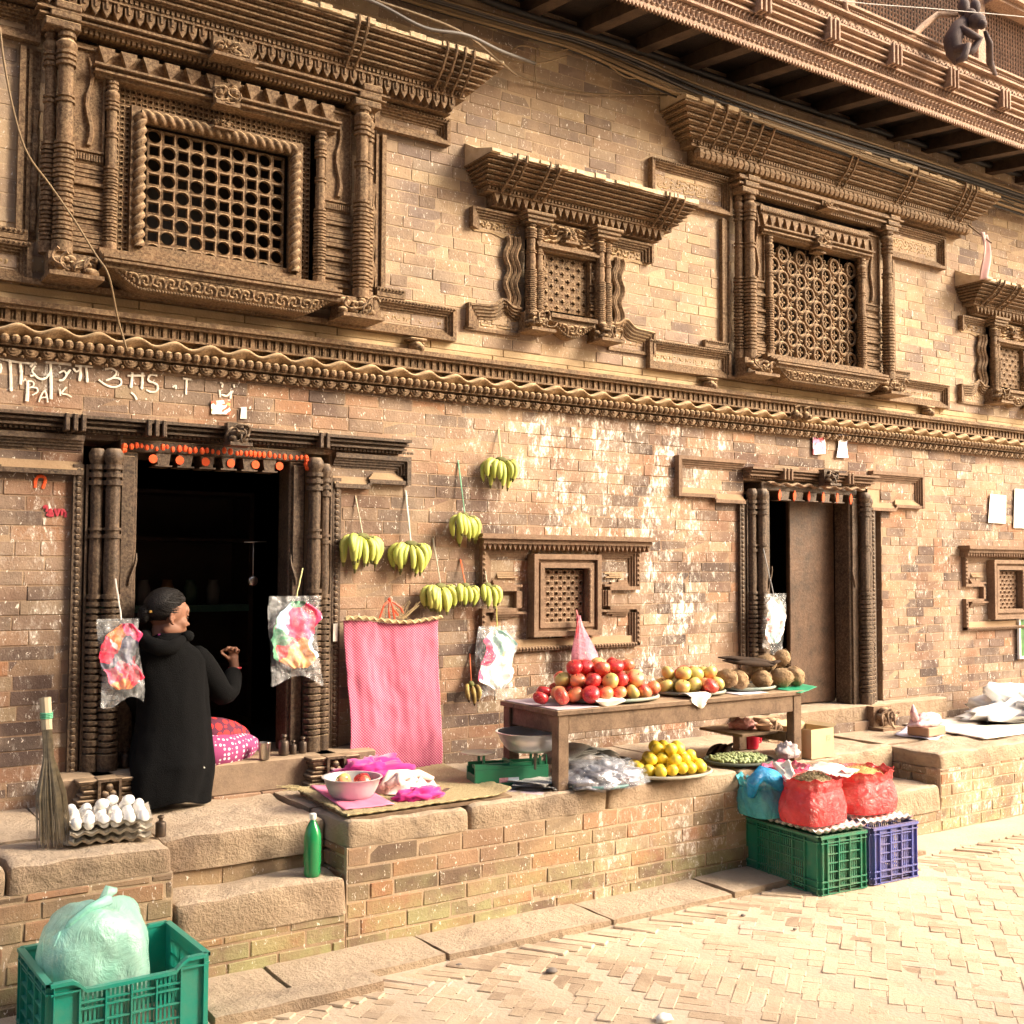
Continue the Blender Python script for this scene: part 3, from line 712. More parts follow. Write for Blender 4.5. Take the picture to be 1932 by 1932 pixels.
# ---- doors
ORANGE = plain('orange_paint', (.72, .055, .008), .7, c2=(.65, .12, .02), scale=60)
def carved_door(cx, hw, zs, style):
    """cx centre, hw half clear width, zs threshold height"""
    dr = sub_empty('carved_doorway', house, (cx, 0, 0))
    m = WOOD_L
    mb = MB()                                              # jambs and head
    jw = .085
    for s in (-1, 1):
        a, b = sorted((s * hw, s * (hw + jw))); mb.cbox(a, b, -.035, .1, zs, 2.14, .006)
        mb.cbox(*sorted((s * (hw + jw * .2), s * (hw + jw * .9))), -.05, -.035, zs + .0, 2.12, .003)
        # bracket curl cut into the jamb
        pts = [(s * hw + s * (.02 + .016 * math.cos(q * .7)), -.055, zs + .83 + .05 * q * .6 + .0 * q) for q in range(6)]
        mb.tube(pts, [.004, .007, .008, .007, .006, .004], 5)
    mb.cbox(-hw - jw, hw + jw, -.04, .34, 2.14, 2.2, .005)
    mb.build('door_frame', m, dr)
    mb = MB(); n = 6 if style == 1 else 5                  # corbels under the head
    for i in range(n):
        x = lerp(-hw + .06, hw - .06, (i + .5) / n); w_ = hw / n * .55
        mb.prism([(x - w_, 2.139), (x + w_, 2.139), (x + w_ * .75, 2.085), (x - w_ * .75, 2.085)], -.05, .055)
        mb.W(x - w_ * 1.15, x + w_ * 1.15, 2.078, 2.085, -.05, .06)
    mb.build('corbel_row', m, dr)
    mb = MB()                                              # orange dabs of offering paint on the head
    n = 6
    for i in range(n):
        x = lerp(-hw + .0, hw - .0, (i + .5) / n) if style == 1 else lerp(-hw + .03, hw + .1, (i + .3) / n)
        h = .026 if style == 1 else .032; w_ = .02 if style == 1 else .014
        c = [(x + w_ * math.cos(t * PI / 6), 2.112 + h * .8 * math.sin(t * PI / 6) * (1.5 if math.sin(t) > 0 and style == 2 else 1)) for t in range(12)]
        mb.prism(c, .05, .0585 + .003 * (style == 1))
    if style == 1:
        for s in (-1, 1):
            for k in range(4): mb.sphere((s * (hw + .08) + rnd(-.012, .012), -.075, 2.11 + .017 * k), .015, 6, 5)
        x = -hw - .04
        while x < hw + .06: mb.sphere((x, -.066 - rnd(0, .005), 2.165 + rnd(-.007, .006)), rnd(.009, .015), 6, 5, (.9, .7, 1.2)); x += rnd(.018, .034)
    mb.build('orange_daubs', ORANGE, dr)
    for s in (-1, 1):
        base = hw + jw
        column('column', s * (base + .035), zs, 2.18, .036, .075, dr, 80 + s, m, (0, .5)); column('column', s * (base + .1), zs, 2.18, .03, .05, dr, 83 + s, m, (0, .5))
        mb = MB(); a, b = sorted((s * (base + .135), s * (base + .2)))   # beaded border strip
        mb.W(a, b, zs - .02, 2.07, -.02, .02); q = sorted((s * (base + .155), s * (base + .2))); mb.W(*q, zs - .02, 2.07, .02, .04)
        mb.W(*sorted((s * (base + .137), s * (base + .147))), zs, 2.07, .02, .05)
        z = zs
        while z < 2.05: mb.sphere((s * (base + .177), -.041, z), .015, 6, 4, (1, .5, 1)); z += .03
        mb.build('border_strip', m, dr)
    mb = MB()                                              # lintel
    L = (hw + 1.05) if style == 1 else hw + .22
    moulding(mb, -L, hw + .63 if style == 1 else L, 2.215, 2.285, -.02, [(.2, .05), (.14, .085), (.2, .07), (.14, .10), (.12, .085), (.2, .12)], .35)
    teeth(mb, -L, L if style == 2 else hw + .7, 2.226, .012, .022, .05, .062, 'box')
    for bx in ((-.36, 3), (.5 if style == 1 else .3, 2), (-.72, 3)):
        if abs(bx[0]) < L:
            for k in range(bx[1]): mb.cbox(bx[0] + .035 * k, bx[0] + .035 * k + .02, -.128, -.05, 2.21, 2.29, .004)
    mb.build('lintel', WOOD_N if style == 2 else m, dr)
    mb = MB(); figure_block(mb, -.055 + .06, .055 + .06, 2.185, 2.30, .1, .2, 90); mb.build('carved_head', m, dr, 60)
    if style == 2:
        mb = MB()
        for x in range(60):
            pass
        mb.grid(120, 4, lambda u, v: (lerp(-hw - .05, hw + .12, u), -.06 - .03 * math.sin(PI * v), 2.185 + .008 * math.sin(u * 50) + .01 * math.cos(PI * v)))
        mb.build('wavy_band', WOOD_N, dr, True)
    base = hw + jw
    for s in (-1, 1):
        wf = MB(); wp = MB()
        e0, e1 = (base + .16, base + .60) if style == 1 else ((base + .16, base + .76) if s > 0 else (base + .16, base + .76))
        if style == 1 and s < 0: e1 = base + .95
        a, b = sorted((s * e0, s * e1)); zt = 2.2 if style == 1 else 2.33
        # frame: top, outer side, stepped bottom
        o0, o1 = (b - .024, b) if s > 0 else (a, a + .024)
        wf.W(a, b, zt - .024, zt, .0, .06); wf.W(o0, o1, 2.05 if style == 1 else 2.07, zt - .024, .0, .06)
        for k in range(4):
            g = .024 + .013 * k
            wf.W(a, b - g if s > 0 else b, zt - g - .013, zt - g, .0, .046 - .011 * k) if s > 0 else wf.W(a + g, b, zt - g - .013, zt - g, .0, .046 - .011 * k)
            q0, q1 = (b - g - .013, b - g) if s > 0 else (a + g, a + g + .013); wf.W(q0, q1, 2.1, zt - g - .013, .0, .046 - .011 * k)
        zb = 2.05 if style == 1 else 2.07
        mid = lerp(e0, e1, .45); o2 = sorted((s * mid, s * e1)); i2 = sorted((s * e0, s * mid))
        wf.W(*(sorted((s * mid, s * (e1 - .024)))), zb, zb + .022, .0, .055); wf.W(*i2, zb - .03, zb - .008, .0, .055); wf.W(*sorted((s * (mid - .012), s * (mid + .012))), zb - .008, zb, .0, .054)
        for k in range(4): wp.W(*sorted((s * (mid + .012 * k), s * (e1 - .04))), zb + .022 + .01 * k, zb + .032 + .01 * k, .0, .042 - .009 * k); wp.W(*sorted((s * e0, s * (mid + .012 * k))), zb - .008 + .01 * k, zb + .002 + .01 * k, .0, .044 - .009 * k)
        wp.W(*sorted((s * e0, s * (e1 - .076))), zb + .032, zt - .076, .0, .006)
        wf.build('wing_frame', m if style == 1 else WOOD_N, dr); wp.build('wing_panel', SMOOTH_PLASTER, dr)
    # threshold beam, brick course and carved column bases
    mb = MB(); mb.cbox(-hw - .36, hw + (.42 if style == 1 else 1.0), -.2 if style == 1 else -.12, .3, zs - .15, zs, .008, .2); 
    mb.build('threshold', STONE if style == 2 else wood_material('threshold_wood', (.15, .1, .07), (.27, .19, .13), (.42, .31, .2), dust=.6, side=.4), dr)
    for s in (-1, 1):
        mb = MB(); a = s * (base + .075)
        if style == 1:
            for k, (w_, h) in enumerate(((.14, .018), (.125, .016), (.135, .016), (.12, .014), (.11, .016), (.12, .02), (.13, .018))):
                z = zs - .14 + k * .02; mb.cbox(a - w_, a - .045, -.285 + .008 * (k % 2), -.05, z, z + h, .004); mb.cbox(a + .045, a + w_, -.285 + .008 * (k % 2), -.05, z, z + h, .004)
            mb.cbox(a - .045, a + .045, -.27, -.05, zs - .14, zs - .0, .004); ring(mb, a - .05, a + .05, zs - .14, zs, .012, .27, .295)
            for (ox, oz) in ((0, .04), (0, .1), (-.016, .07), (.016, .07)): mb.sphere((a + ox, -.275, zs - .14 + oz), .02, 8, 6)
        else: figure_block(mb, a - .11, a + .11, zs - .17, zs - .005, .1, .26, 95 + s)
        mb.build('carved_base', m if style == 1 else WOOD_N, dr, 50)
    return dr
d1 = carved_door(1.815, .375, .69, 1)
d2 = carved_door(6.05, .405, .65, 2)
# brick footing course under the thresholds
for a, b, y in ((1.12, 2.60, .2), (5.2, 7.4, .13)):
    mb = MB()
    for u0, u1, v0, v1, q in brick_cells(a, b, .46, .545, [], .085, .22, .004, 9): mb.cbox(u0, u1, -y - .012, .2, v0, v1, .004, q)
    mb.build('footing', BR_LOW, house)

# second door: heavy leaf standing ajar
mb = MB(); mb.cbox(0, .44, -.02, .02, 0, 1.46, .006); 

leaf = mb.build('door_leaf', wood_material('door_leaf', (.035, .02, .014), (.12, .065, .038), (.35, .24, .15), dust=.5, side=.35, rough=.4), d2)
leaf.location = (-.02, .16, .66); leaf.rotation_euler = (0, 0, R(-4))
mb = MB(); mb.cbox(-.4, -.34, .05, .1, .65, 2.13, .005); mb.build('door_stop', WOOD_L, d2)

# rooms behind the doors: shelf cabinet glimpsed in the dark
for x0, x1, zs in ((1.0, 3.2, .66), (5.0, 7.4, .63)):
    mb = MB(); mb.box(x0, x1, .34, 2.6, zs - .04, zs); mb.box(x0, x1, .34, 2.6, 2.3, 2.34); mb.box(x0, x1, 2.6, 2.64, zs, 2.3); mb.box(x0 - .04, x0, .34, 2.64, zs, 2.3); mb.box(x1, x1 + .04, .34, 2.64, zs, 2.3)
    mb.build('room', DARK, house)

# ---- wall niches with lattice
def niche(cx):
    w_ = sub_empty('niche_window', house, (cx, 0, 0)); m = WOOD_N
    recess(w_, -.2, .2, 1.24, 1.66, .12)
    mb = MB(); lattice(mb, -.15, .15, 1.29, 1.6, 10, 10, .0, .02, ('o', .72), ('d', .2), 12); mb.build('lattice', WOOD_N, w_)
    mb = MB()
    for t, a, d in ((.03, 0., .085), (.02, .03, .06), (.03, .05, .075)):
        ring(mb, -.245 + a, .245 - a, 1.215 + a, 1.69 - a, t, .0, d)
    rope(mb, (.166, -.07, 1.29), (.166, -.07, 1.61), .012, .03); mb.W(-.16, .16, 1.265, 1.29, .0, .05)
    mb.build('frame', m, w_, 50)
    mb = MB(); moulding(mb, -.6, .63, 1.745, 1.80, -.02, [(.5, .1), (.2, .125), (.3, .115)], 1.); teeth(mb, -.6, .63, 1.745, .035, .034, .05, .085, 'tri')
    mb.W(-.6, .63, 1.712, 1.7445, .0, .05); mb.build('hood', m, w_)
    mb = MB(); mp = MB()
    # border and stepped mouldings
    for s in (-1, 1):
        def X(a, b): return sorted((s * a, s * b))
        mb.W(*X(.55, .575), 1.5, 1.712, .0, .05); mb.W(*X(.55, .575), 1.14, 1.36, .0, .05)
        mb.W(*X(.34, .575), 1.478, 1.5, .0, .05); mb.W(*X(.34, .575), 1.36, 1.382, .0, .05)
        mb.W(*X(.32, .345), 1.382, 1.478, .0, .052)
        for k in range(4):
            g = .013 * k
            mb.W(*X(.26, .55 - g), 1.712 - g - .013, 1.712 - g, .0, .044 - .01 * k); mb.W(*X(.537 - g, .55 - g), 1.5, 1.7 - g - .001, .0, .044 - .01 * k)
            mb.W(*X(.3 + .06 * k, .49), 1.5 + g, 1.513 + g, .0, .046 - .01 * k) if k < 4 else None
            mb.W(*X(.27 + .05 * k, .49), 1.347 - g, 1.36 - g, .0, .046 - .01 * k)
            mb.W(*X(.307 - g, .32 - g), 1.382, 1.478, .0, .044 - .01 * k) if k < 4 else None
            mb.W(*X(.537 - g, .55 - g), 1.16, 1.34, .0, .044 - .01 * k)
        for z in [1.16 + .03 * k for k in range(7)] + [1.51 + .03 * k for k in range(7)]: mb.sphere((s * .562, -.05, z), .01, 6, 4)
        mp.W(*X(.245, .5), 1.55, 1.66, .0, .005); mp.W(*X(.245, .5), 1.165, 1.31, .0, .005)
        for k in range(4): mp.W(*X(.32 + .03 * (k % 2), .46), 1.552 + .0 * k + .012 * k, 1.56 + .012 * k, .005, .03 - .007 * k)
    mb.W(-.575, .575, 1.135, 1.16, .0, .05); mp.W(-.54, .54, 1.16, 1.2, .0, .03); x = -.56
    while x < .56: mb.sphere((x, -.05, 1.147), .01, 6, 4); x += .022
    mb.build('border', m, w_); mp.build('niche_panel', SMOOTH_PLASTER, w_)
niche(3.912); niche(8.39)

# ---- overhanging upper storey
FY = -.62; FX0, FX1 = 1.5, 11.5
JOIST = wood_material('joist', (.035, .02, .013), (.08, .05, .03), (.3, .2, .12), dust=.3, side=.2)
x = FX0
while x < FX1:                                              # joists running out from the wall
    mb = MB()
    mb.add([(x, .0, 4.86), (x + .09, .0, 4.86), (x + .09, FY, 4.78), (x, FY, 4.78), (x, .0, 4.95), (x + .09, .0, 4.95), (x + .09, FY, 4.88), (x, FY, 4.88)],
           [(0, 3, 2, 1), (4, 5, 6, 7), (0, 4, 7, 3), (1, 2, 6, 5), (3, 7, 6, 2)]); x += .42
    mb.build('joist', JOIST, house)
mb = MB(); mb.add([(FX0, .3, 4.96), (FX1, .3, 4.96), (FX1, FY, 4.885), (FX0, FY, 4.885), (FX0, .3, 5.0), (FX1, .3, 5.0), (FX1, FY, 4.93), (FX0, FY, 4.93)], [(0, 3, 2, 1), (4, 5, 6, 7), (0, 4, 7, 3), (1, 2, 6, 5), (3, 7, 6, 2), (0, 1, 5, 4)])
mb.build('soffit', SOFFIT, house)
mb = MB()
F = lambda x0, x1, z0, z1, d: mb.box(x0, x1, FY - d, FY + .0, z0, z1)
F(FX0, FX1, 4.775, 4.875, .02); F(FX0, FX1, 4.875, 4.89, .05); F(FX0, FX1, 4.89, 4.945, .035)
z = 4.945
for h, d in ((.012, .07), (.03, .05), (.01, .085), (.03, .06), (.01, .095), (.028, .07), (.012, .11)): F(FX0, FX1, z, z + h, d); z += h
F(FX0, FX1, z, z + .075, .08); F(FX0, FX1, z + .075, z + .09, .12); F(FX0, FX1, z + .09, z + .125, .1); F(FX0, FX1, z + .125, z + .14, .13)
x = 3.6
while x < FX1:
    for k in range(3): mb.cbox(x + .04 * k, x + .04 * k + .018, FY - .125, FY - .03, 4.945, 5.08, .003)
    x += .62
x = FX0
while x < 9.5:
    # pointed fringe and loops, beads, scallop shells
    mb.add([(x, FY - .02, 4.776), (x + .026, FY - .02, 4.776), (x + .013, FY - .02, 4.752), (x, FY, 4.776), (x + .026, FY, 4.776), (x + .013, FY, 4.752)], [(0, 2, 1), (3, 4, 5), (0, 3, 5, 2), (1, 2, 5, 4)])
    x += .027
x = 3.4
while x < 9.5:
    pts = [(x + .018 * math.cos(t * PI / 4), FY - .024, 4.825 + .026 * math.sin(t * PI / 4)) for t in range(8)]; mb.tube(pts, .0075, 4, closed=True)
    pts = [(x + .02 + .018 * math.cos(t * PI / 4), FY - .022, 4.845 + .02 * math.sin(t * PI / 4)) for t in range(8)]; mb.tube(pts, .006, 4, closed=True)
    x += .04
x = 3.4
while x < 9.5:
    mb.tube([(x, FY - .04, 4.89), (x - .004, FY - .055, 4.915), (x + .012, FY - .055, 4.94), (x + .024, FY - .05, 4.915), (x + .02, FY - .04, 4.895)], .0055, 4); x += .036
z0 = z; x = 3.4
while x < 9.5:
    for rr, dd in ((.034, .088), (.024, .1), (.012, .11)):
        o = len(mb.v); pts = [(x + rr * math.cos(PI * t / 6), z0 + .004 + rr * 1.5 * math.sin(PI * t / 6)) for t in range(7)]
        mb.v += [(a, FY - dd, b) for a, b in pts] + [(a, FY - .07, b) for a, b in pts]
        mb.face([o + t for t in range(7)]); [mb.face([o + t, o + 7 + t, o + 8 + t, o + t + 1]) for t in range(6)]
    x += .072
x = 3.4
while x < 9.5: mb.sphere((x, FY - .11, z0 + .107), .009, 5, 4); x += .022
ZT = z0 + .14
# sloping ledge above
mb.add([(FX0, FY - .13, ZT), (FX1, FY - .13, ZT), (FX1, FY + .02, ZT + .05), (FX0, FY + .02, ZT + .05)], [(0, 1, 2, 3)])
mb.build('storey_fascia', WOOD_TOP, house)
mb = MB(); ZL = ZT + .03
for i in range(0, 150):                                     # woven lattice of the upper windows (leaning back a little)
    x = 4.2 + i * .034
    mb.tube([(x, FY + .02, ZL), (x + .0, FY + .02, ZL + 1.0)], .0075, 4, caps=False)
for j in range(0, 28): mb.tube([(4.2, FY + .028, ZL + .02 + j * .034), (9.3, FY + .028, ZL + .02 + j * .034)], .0075, 4, caps=False)
mb.build('upper_lattice', WOOD_TOP, house)
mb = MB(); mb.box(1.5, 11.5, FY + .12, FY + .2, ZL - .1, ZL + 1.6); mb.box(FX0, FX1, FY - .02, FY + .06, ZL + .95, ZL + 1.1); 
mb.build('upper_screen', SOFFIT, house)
mb = MB()
for x in (5.75, 7.2, 8.9): mb.cbox(x, x + .1, FY - .01, FY + .05, ZL, ZL + .95, .006)
mb.box(7.3, 11.5, FY - .1, FY + .04, ZL + .5, ZL + .53); mb.box(7.3, 11.5, FY - .14, FY + .04, ZL + .53, ZL + .56); mb.box(7.3, 11.5, FY - .12, FY + .04, ZL + .56, ZL + .64)
mb.build('upper_post', WOOD_TOP, house)

# eaves of the neighbour storey at the far left top: beam above window 1 is hidden by its hood
# ------------------------------------------------------------------ platforms, steps, ground
def rough_block(mb, x0, x1, y0, y1, z0, z1, q=.5, rad=.02, amp=.006, step=.045, seed=0):
    """worn stone block: rounded box with a bumpy surface (no bottom)"""
    nx = max(2, int((x1 - x0) / step)); ny = max(2, int((y1 - y0) / step)); nz = max(2, int((z1 - z0) / step))
    def P(x, y, z):
        c = Vector((min(max(x, x0 + rad), x1 - rad), min(max(y, y0 + rad), y1 - rad), min(z, z1 - rad)))
        d = Vector((x, y, z)) - c
        if d.length > 1e-6: d = d.normalized() * rad
        p = c + d
        n = noise.noise_vector(p * 9 + Vector((seed, 0, 0))) * amp + noise.noise_vector(p * 3.2 + Vector((0, seed, 0))) * amp * 1.3
        if z <= z0 + 1e-6: n = Vector((n.x, n.y, 0))
        return p + n
    mb.grid(nx, nz, lambda u, v: P(lerp(x0, x1, u), y0, lerp(z0, z1, v)), q)
    mb.grid(nx, ny, lambda u, v: P(lerp(x0, x1, u), lerp(y0, y1, v), z1), q)
    mb.grid(ny, nz, lambda u, v: P(x1, lerp(y0, y1, u), lerp(z0, z1, v)), q)
    mb.grid(ny, nz, lambda u, v: P(x0, lerp(y0, y1, u), lerp(z0, z1, v)), q, flip=True)
def base_bricks(mb, x0, x1, z0, z1, y, seed, side=None, bl=.22, ch=.07):
    for a, b, c, d, q in brick_cells(x0, x1, z0, z1, [], ch, bl, .007, seed):
        o = rnd(0, .004); mb.cbox(a, b, y - .012 - o, y + .03, c, d, .004, q, 0, .003)
    mb.box(x0, x1, y - .0105, y + .1, z0, z1, .0, 1)
def platform(name, label, segs, x0, x1, z, bz, seed, right_side=False, left_side=False, y0=-1.02, cap=.1):
    t = thing(name, label, 'platform')
    mb = MB(); xs = segs
    for i, (a, b) in enumerate(zip(xs, xs[1:])):
        dz = rnd(-.004, .004); rough_block(mb, a + .003, b - .003, y0, -.62, z - cap, z + dz, rnd(.2, .9), .03, .010, step=.02, seed=seed + i)
    xx = x0
    while xx < x1 - .05:                                    # paving behind the edge stones
        b = min(xx + rnd(.5, .9), x1); 
        if x1 - b < .2: b = x1
        rough_block(mb, xx + .002, b - .002, -.618, -.0, z - cap, z + rnd(-.004, .002), rnd(.2, .9), .008, .003, seed=seed + 50 + xx); xx = b
    mb.build('cap_stones', STONE, t, 60)
    mb = MB(); base_bricks(mb, x0, x1, 0, z - cap - .002, y0 + .012, seed)
    def side(xp, sgn):
        for a, b, c, d, q in brick_cells(y0 + .02, 0, 0, z - cap - .002, [], .066, .2, .007, seed + 7):
            o = rnd(0, .006)
            if sgn > 0: mb.cbox(xp - .03, xp + .001 + o, a, b, c, d, .005, q, 0, .002)
            else: mb.cbox(xp - .001 - o, xp + .03, a, b, c, d, .005, q, 0, .002)
    if right_side: side(x1, 1)
    if left_side: side(x0, -1)
    mb.box(x0 + .01, x1 - .01, y0 + .05, 0, 0, z - cap - .004, .0, 1)
    mb.build('brickwork', [BR_BASE, MORTAR_UP], t)
    return t
platform('stone_platform', 'low brick and stone ledge at the far left carrying the egg trays', [-1.2, -.3, .74, 1.335], -1.2, 1.335, .55, 0, 1, right_side=True)
platform('stone_platform', 'long brick platform with worn stone edge carrying the fruit table and the mat', [2.06, 2.66, 3.45, 4.35, 5.2], 2.06, 5.2, .54, 0, 20, True, True)
platform('stone_platform', 'pale stone platform at the right end spread with white cloths', [6.08, 7.3, 8.6, 11.5], 6.08, 11.5, .48, 0, 40, left_side=True)
def steps(name, label, x0, x1, hi, lo, ymid, seed):
    t = thing(name, label, 'steps')
    mb = MB(); rough_block(mb, x0, x1, ymid, .0, hi - .14, hi, .6, .028, .010, step=.022, seed=seed); mb.build('step', STONE, t, 60)
    mb = MB(); rough_block(mb, x0, x1, -1.03, ymid + .05, lo - .15, lo, .5, .03, .010, step=.02, seed=seed + 3); mb.build('step', STONE, t, 60)
    mb = MB(); base_bricks(mb, x0, x1, lo - .02, hi - .142, ymid + .03, seed, bl=.3); base_bricks(mb, x0, x1, 0, lo - .152, -1.01, seed + 1); mb.build('brickwork', [BR_BASE, MORTAR], t)
steps('stone_steps', 'worn stone steps below the open doorway where the green bottle stands', 1.338, 2.056, .53, .325, -.82, 60)
steps('stone_steps', 'pale stone steps beside the red sacks, up to the closed doorway', 5.204, 6.076, .47, .285, -.68, 70)

# ground: sheet to the horizon, kerb stones, herringbone brick paving bedded in dust
SAND = plain('street_dust', (.56, .45, .34), .95, c2=(.44, .34, .24), scale=1.7, bump=.5, bscale=50)
mb = MB()
def gz(x, y): return .006 * fbm((x, y, 0), 1.1) + (.004 * fbm((x, y, 3), 5))
mb.grid(260, 130, lambda u, v: (lerp(-1.5, 12, u), lerp(-7.3, -1.0, v), .0 + gz(lerp(-1.5, 12, u), lerp(-7.3, -1.0, v)) + .0014 * fbm((lerp(-1.5, 12, u), lerp(-7.3, -1.0, v), 7), 1.9)))
g = mb.build('ground', SAND, None, True); tag(g, 'dusty ground between the paving bricks', kind='structure')
mb = MB(); mb.add([(-60, -60, -.03), (70, -60, -.03), (70, 60, -.03), (-60, 60, -.03)], [(0, 1, 2, 3)])
g = mb.build('street', SAND); tag(g, 'street running past the house', kind='structure')
PAVE = brick_material('paving', [(0, (.36, .26, .18)), (.3, (.46, .35, .24)), (.55, (.52, .4, .28)), (.8, (.58, .45, .33)), (1, (.62, .48, .38))], dust=.95, dustc=(.6, .47, .33), grime=.15)
mb = MB(); rg = random.Random(5); bw, bl = .062, .2; A = R(38)
ca, sa = math.cos(A), math.sin(A)
def lay(cx, cy, ang, q, h):
    if not (-.6 < cx < 8.5 and -4.6 < cy < -1.36): return
    hl, hw = bl / 2 - .002, bw / 2 - .002; o = len(mb.v)
    mb.cbox(-hl, hl, -hw, hw, -.02, h, .003, q, 0, .0008)
    M = Matrix.Translation((cx, cy, gz(cx, cy))) @ Matrix.Rotation(ang, 4, 'Z') @ Matrix.Rotation(rg.gauss(0, .012), 4, 'X'); mb.xf(M, o)
# herringbone: L-shaped pairs
s = bw
for i in range(-160, 200):
    for j in range(-160, 160):
        m = (i - j) % 6
        # vertical brick occupying cells (i, j..j+2) when (i-j)%6==0 ; horizontal (i..i+2, j) when (i-j)%6==3
        if m == 0: px, py, ang = (i + .5) * s, (j + 1.5) * s, A + PI / 2
        elif m == 3: px, py, ang = (i + 1.5) * s - 0 * s, (j + .5) * s, A
        else: continue
        wx, wy = px * ca - py * sa, px * sa + py * ca - 2.5
        if not (-.6 < wx < 8.5 and -4.6 < wy < -1.36): continue
        if rg.random() < .02 + .08 * (fbm((wx, wy, 9), .9) > .15): continue
        lay(wx, wy, ang + rg.gauss(0, .012), rg.random(), rg.choice([.0016, .002, .0026, .0012, .0018]))
g = mb.build('paving', PAVE); tag(g, 'worn herringbone brick paving of the lane', kind='structure')
mb = MB(); x = -1.2
while x < 5.4:
    L = rnd(.5, .95); rough_block(mb, x + .003, x + L - .003, -1.315 + rnd(-.008, .008), -1.0, -.03, .03 + rnd(-.004, .004), rnd(.5, 1), .012, .004, seed=x * 3); x += L
x = -1.2
rough_block(mb, 1.35, 2.02, -1.46, -1.32, -.03, .05, .6, .02, .006, seed=7); rough_block(mb, .2, 1.34, -1.5, -1.32, -.03, .045, .6, .02, .006, seed=8)
g = mb.build('kerb', STONE, None, 60); tag(g, 'row of dusty kerb stones at the foot of the platform', kind='structure')
mb = MB(); x = -.6
while x < 8.2:                                              # slanting edge bricks against the kerb
    o = len(mb.v); mb.cbox(-.1, .1, -.028, .028, -.02, rg.choice([.004, .008, .01, .003]), .005, rg.random(), 0, .002)
    mb.xf(Matrix.Translation((x, -1.42, .0)) @ Matrix.Rotation(R(-52) + rg.gauss(0, .05), 4, 'Z'), o); x += .072
g = mb.build('paving', PAVE); g.name = 'paving_edge'; tag(g, 'slanting edge bricks along the kerb', kind='structure')

# ------------------------------------------------------------------ light
SUN_EL, SUN_AZ = R(32), R(48)        # azimuth from the facade normal towards +X
d = Vector((math.sin(SUN_AZ) * math.cos(SUN_EL), -math.cos(SUN_AZ) * math.cos(SUN_EL), math.sin(SUN_EL)))
sl = bpy.data.lights.new('sun', 'SUN'); sl.energy = 2.0; sl.angle = R(26); sl.color = (1., .885, .70)
so = bpy.data.objects.new('sun', sl); COL.objects.link(so); so.rotation_euler = d.to_track_quat('Z', 'Y').to_euler()
wd = bpy.data.worlds.new('World'); sc.world = wd; wd.use_nodes = True; wn = wd.node_tree; wn.nodes.clear()
sky = wn.nodes.new('ShaderNodeTexSky'); sky.sky_type = 'NISHITA'; sky.sun_disc = False; sky.sun_elevation = SUN_EL; sky.sun_rotation = math.atan2(d.x, d.y)
sky.air_density = 1.; sky.dust_density = 8.; sky.ozone_density = .3
bg = wn.nodes.new('ShaderNodeBackground'); bg.inputs['Strength'].default_value = .15; wo = wn.nodes.new('ShaderNodeOutputWorld')
wn.links.new(sky.outputs[0], bg.inputs[0]); wn.links.new(bg.outputs[0], wo.inputs[0])
vs = sc.view_settings; vs.view_transform = 'Standard'; vs.look = 'None'; vs.gamma = 1; vs.exposure = 1.52; vs.use_curve_mapping = False
sc.render.engine = 'CYCLES'; sc.cycles.max_bounces = 5; sc.cycles.diffuse_bounces = 3; sc.cycles.glossy_bounces = 2; sc.cycles.transmission_bounces = 3; sc.cycles.transparent_max_bounces = 8; sc.cycles.caustics_reflective = False; sc.cycles.caustics_refractive = False

# unseen house added behind the camera to shade the left of the scene
oh = thing('added_shade_house', 'unseen brick house added behind the viewpoint to shade the left of the scene', 'house')
mb = MB()
x = -9.
EX = 7.9
for z0, z1 in ((0, 1.), (2.2, 3.6), (4.8, 6.2), (7.4, 9.5)): mb.box(-9, EX, -7.6, -7.4, z0, z1, .4)
while x < EX:
    for z0, z1 in ((1., 2.2), (3.6, 4.8), (6.2, 7.4)): mb.box(x, min(x + 1.3, EX), -7.6, -7.4, z0, z1, .4)
    x += 2.1
mb.box(EX - .2, EX, -12, -7.6, 0, 9.5, .4); mb.box(-9, EX, -12.2, -12, 0, 9.5, .4); mb.box(-9, -8.8, -12, -7.6, 0, 9.5, .4)
mb.build('wall', BR_UP, oh)
mb = MB(); mb.box(-9.3, EX + .3, -12.5, -7.1, 9.5, 9.65, .4); mb.build('roof', SOFFIT, oh)
mb = MB(); x = -9 + 1.3
while x < EX - .8:
    for z0, z1 in ((1., 2.2), (3.6, 4.8), (6.2, 7.4)): mb.box(x, x + .8, -7.55, -7.5, z0, z1)
    x += 2.1
mb.build('shutters', WOOD, oh)
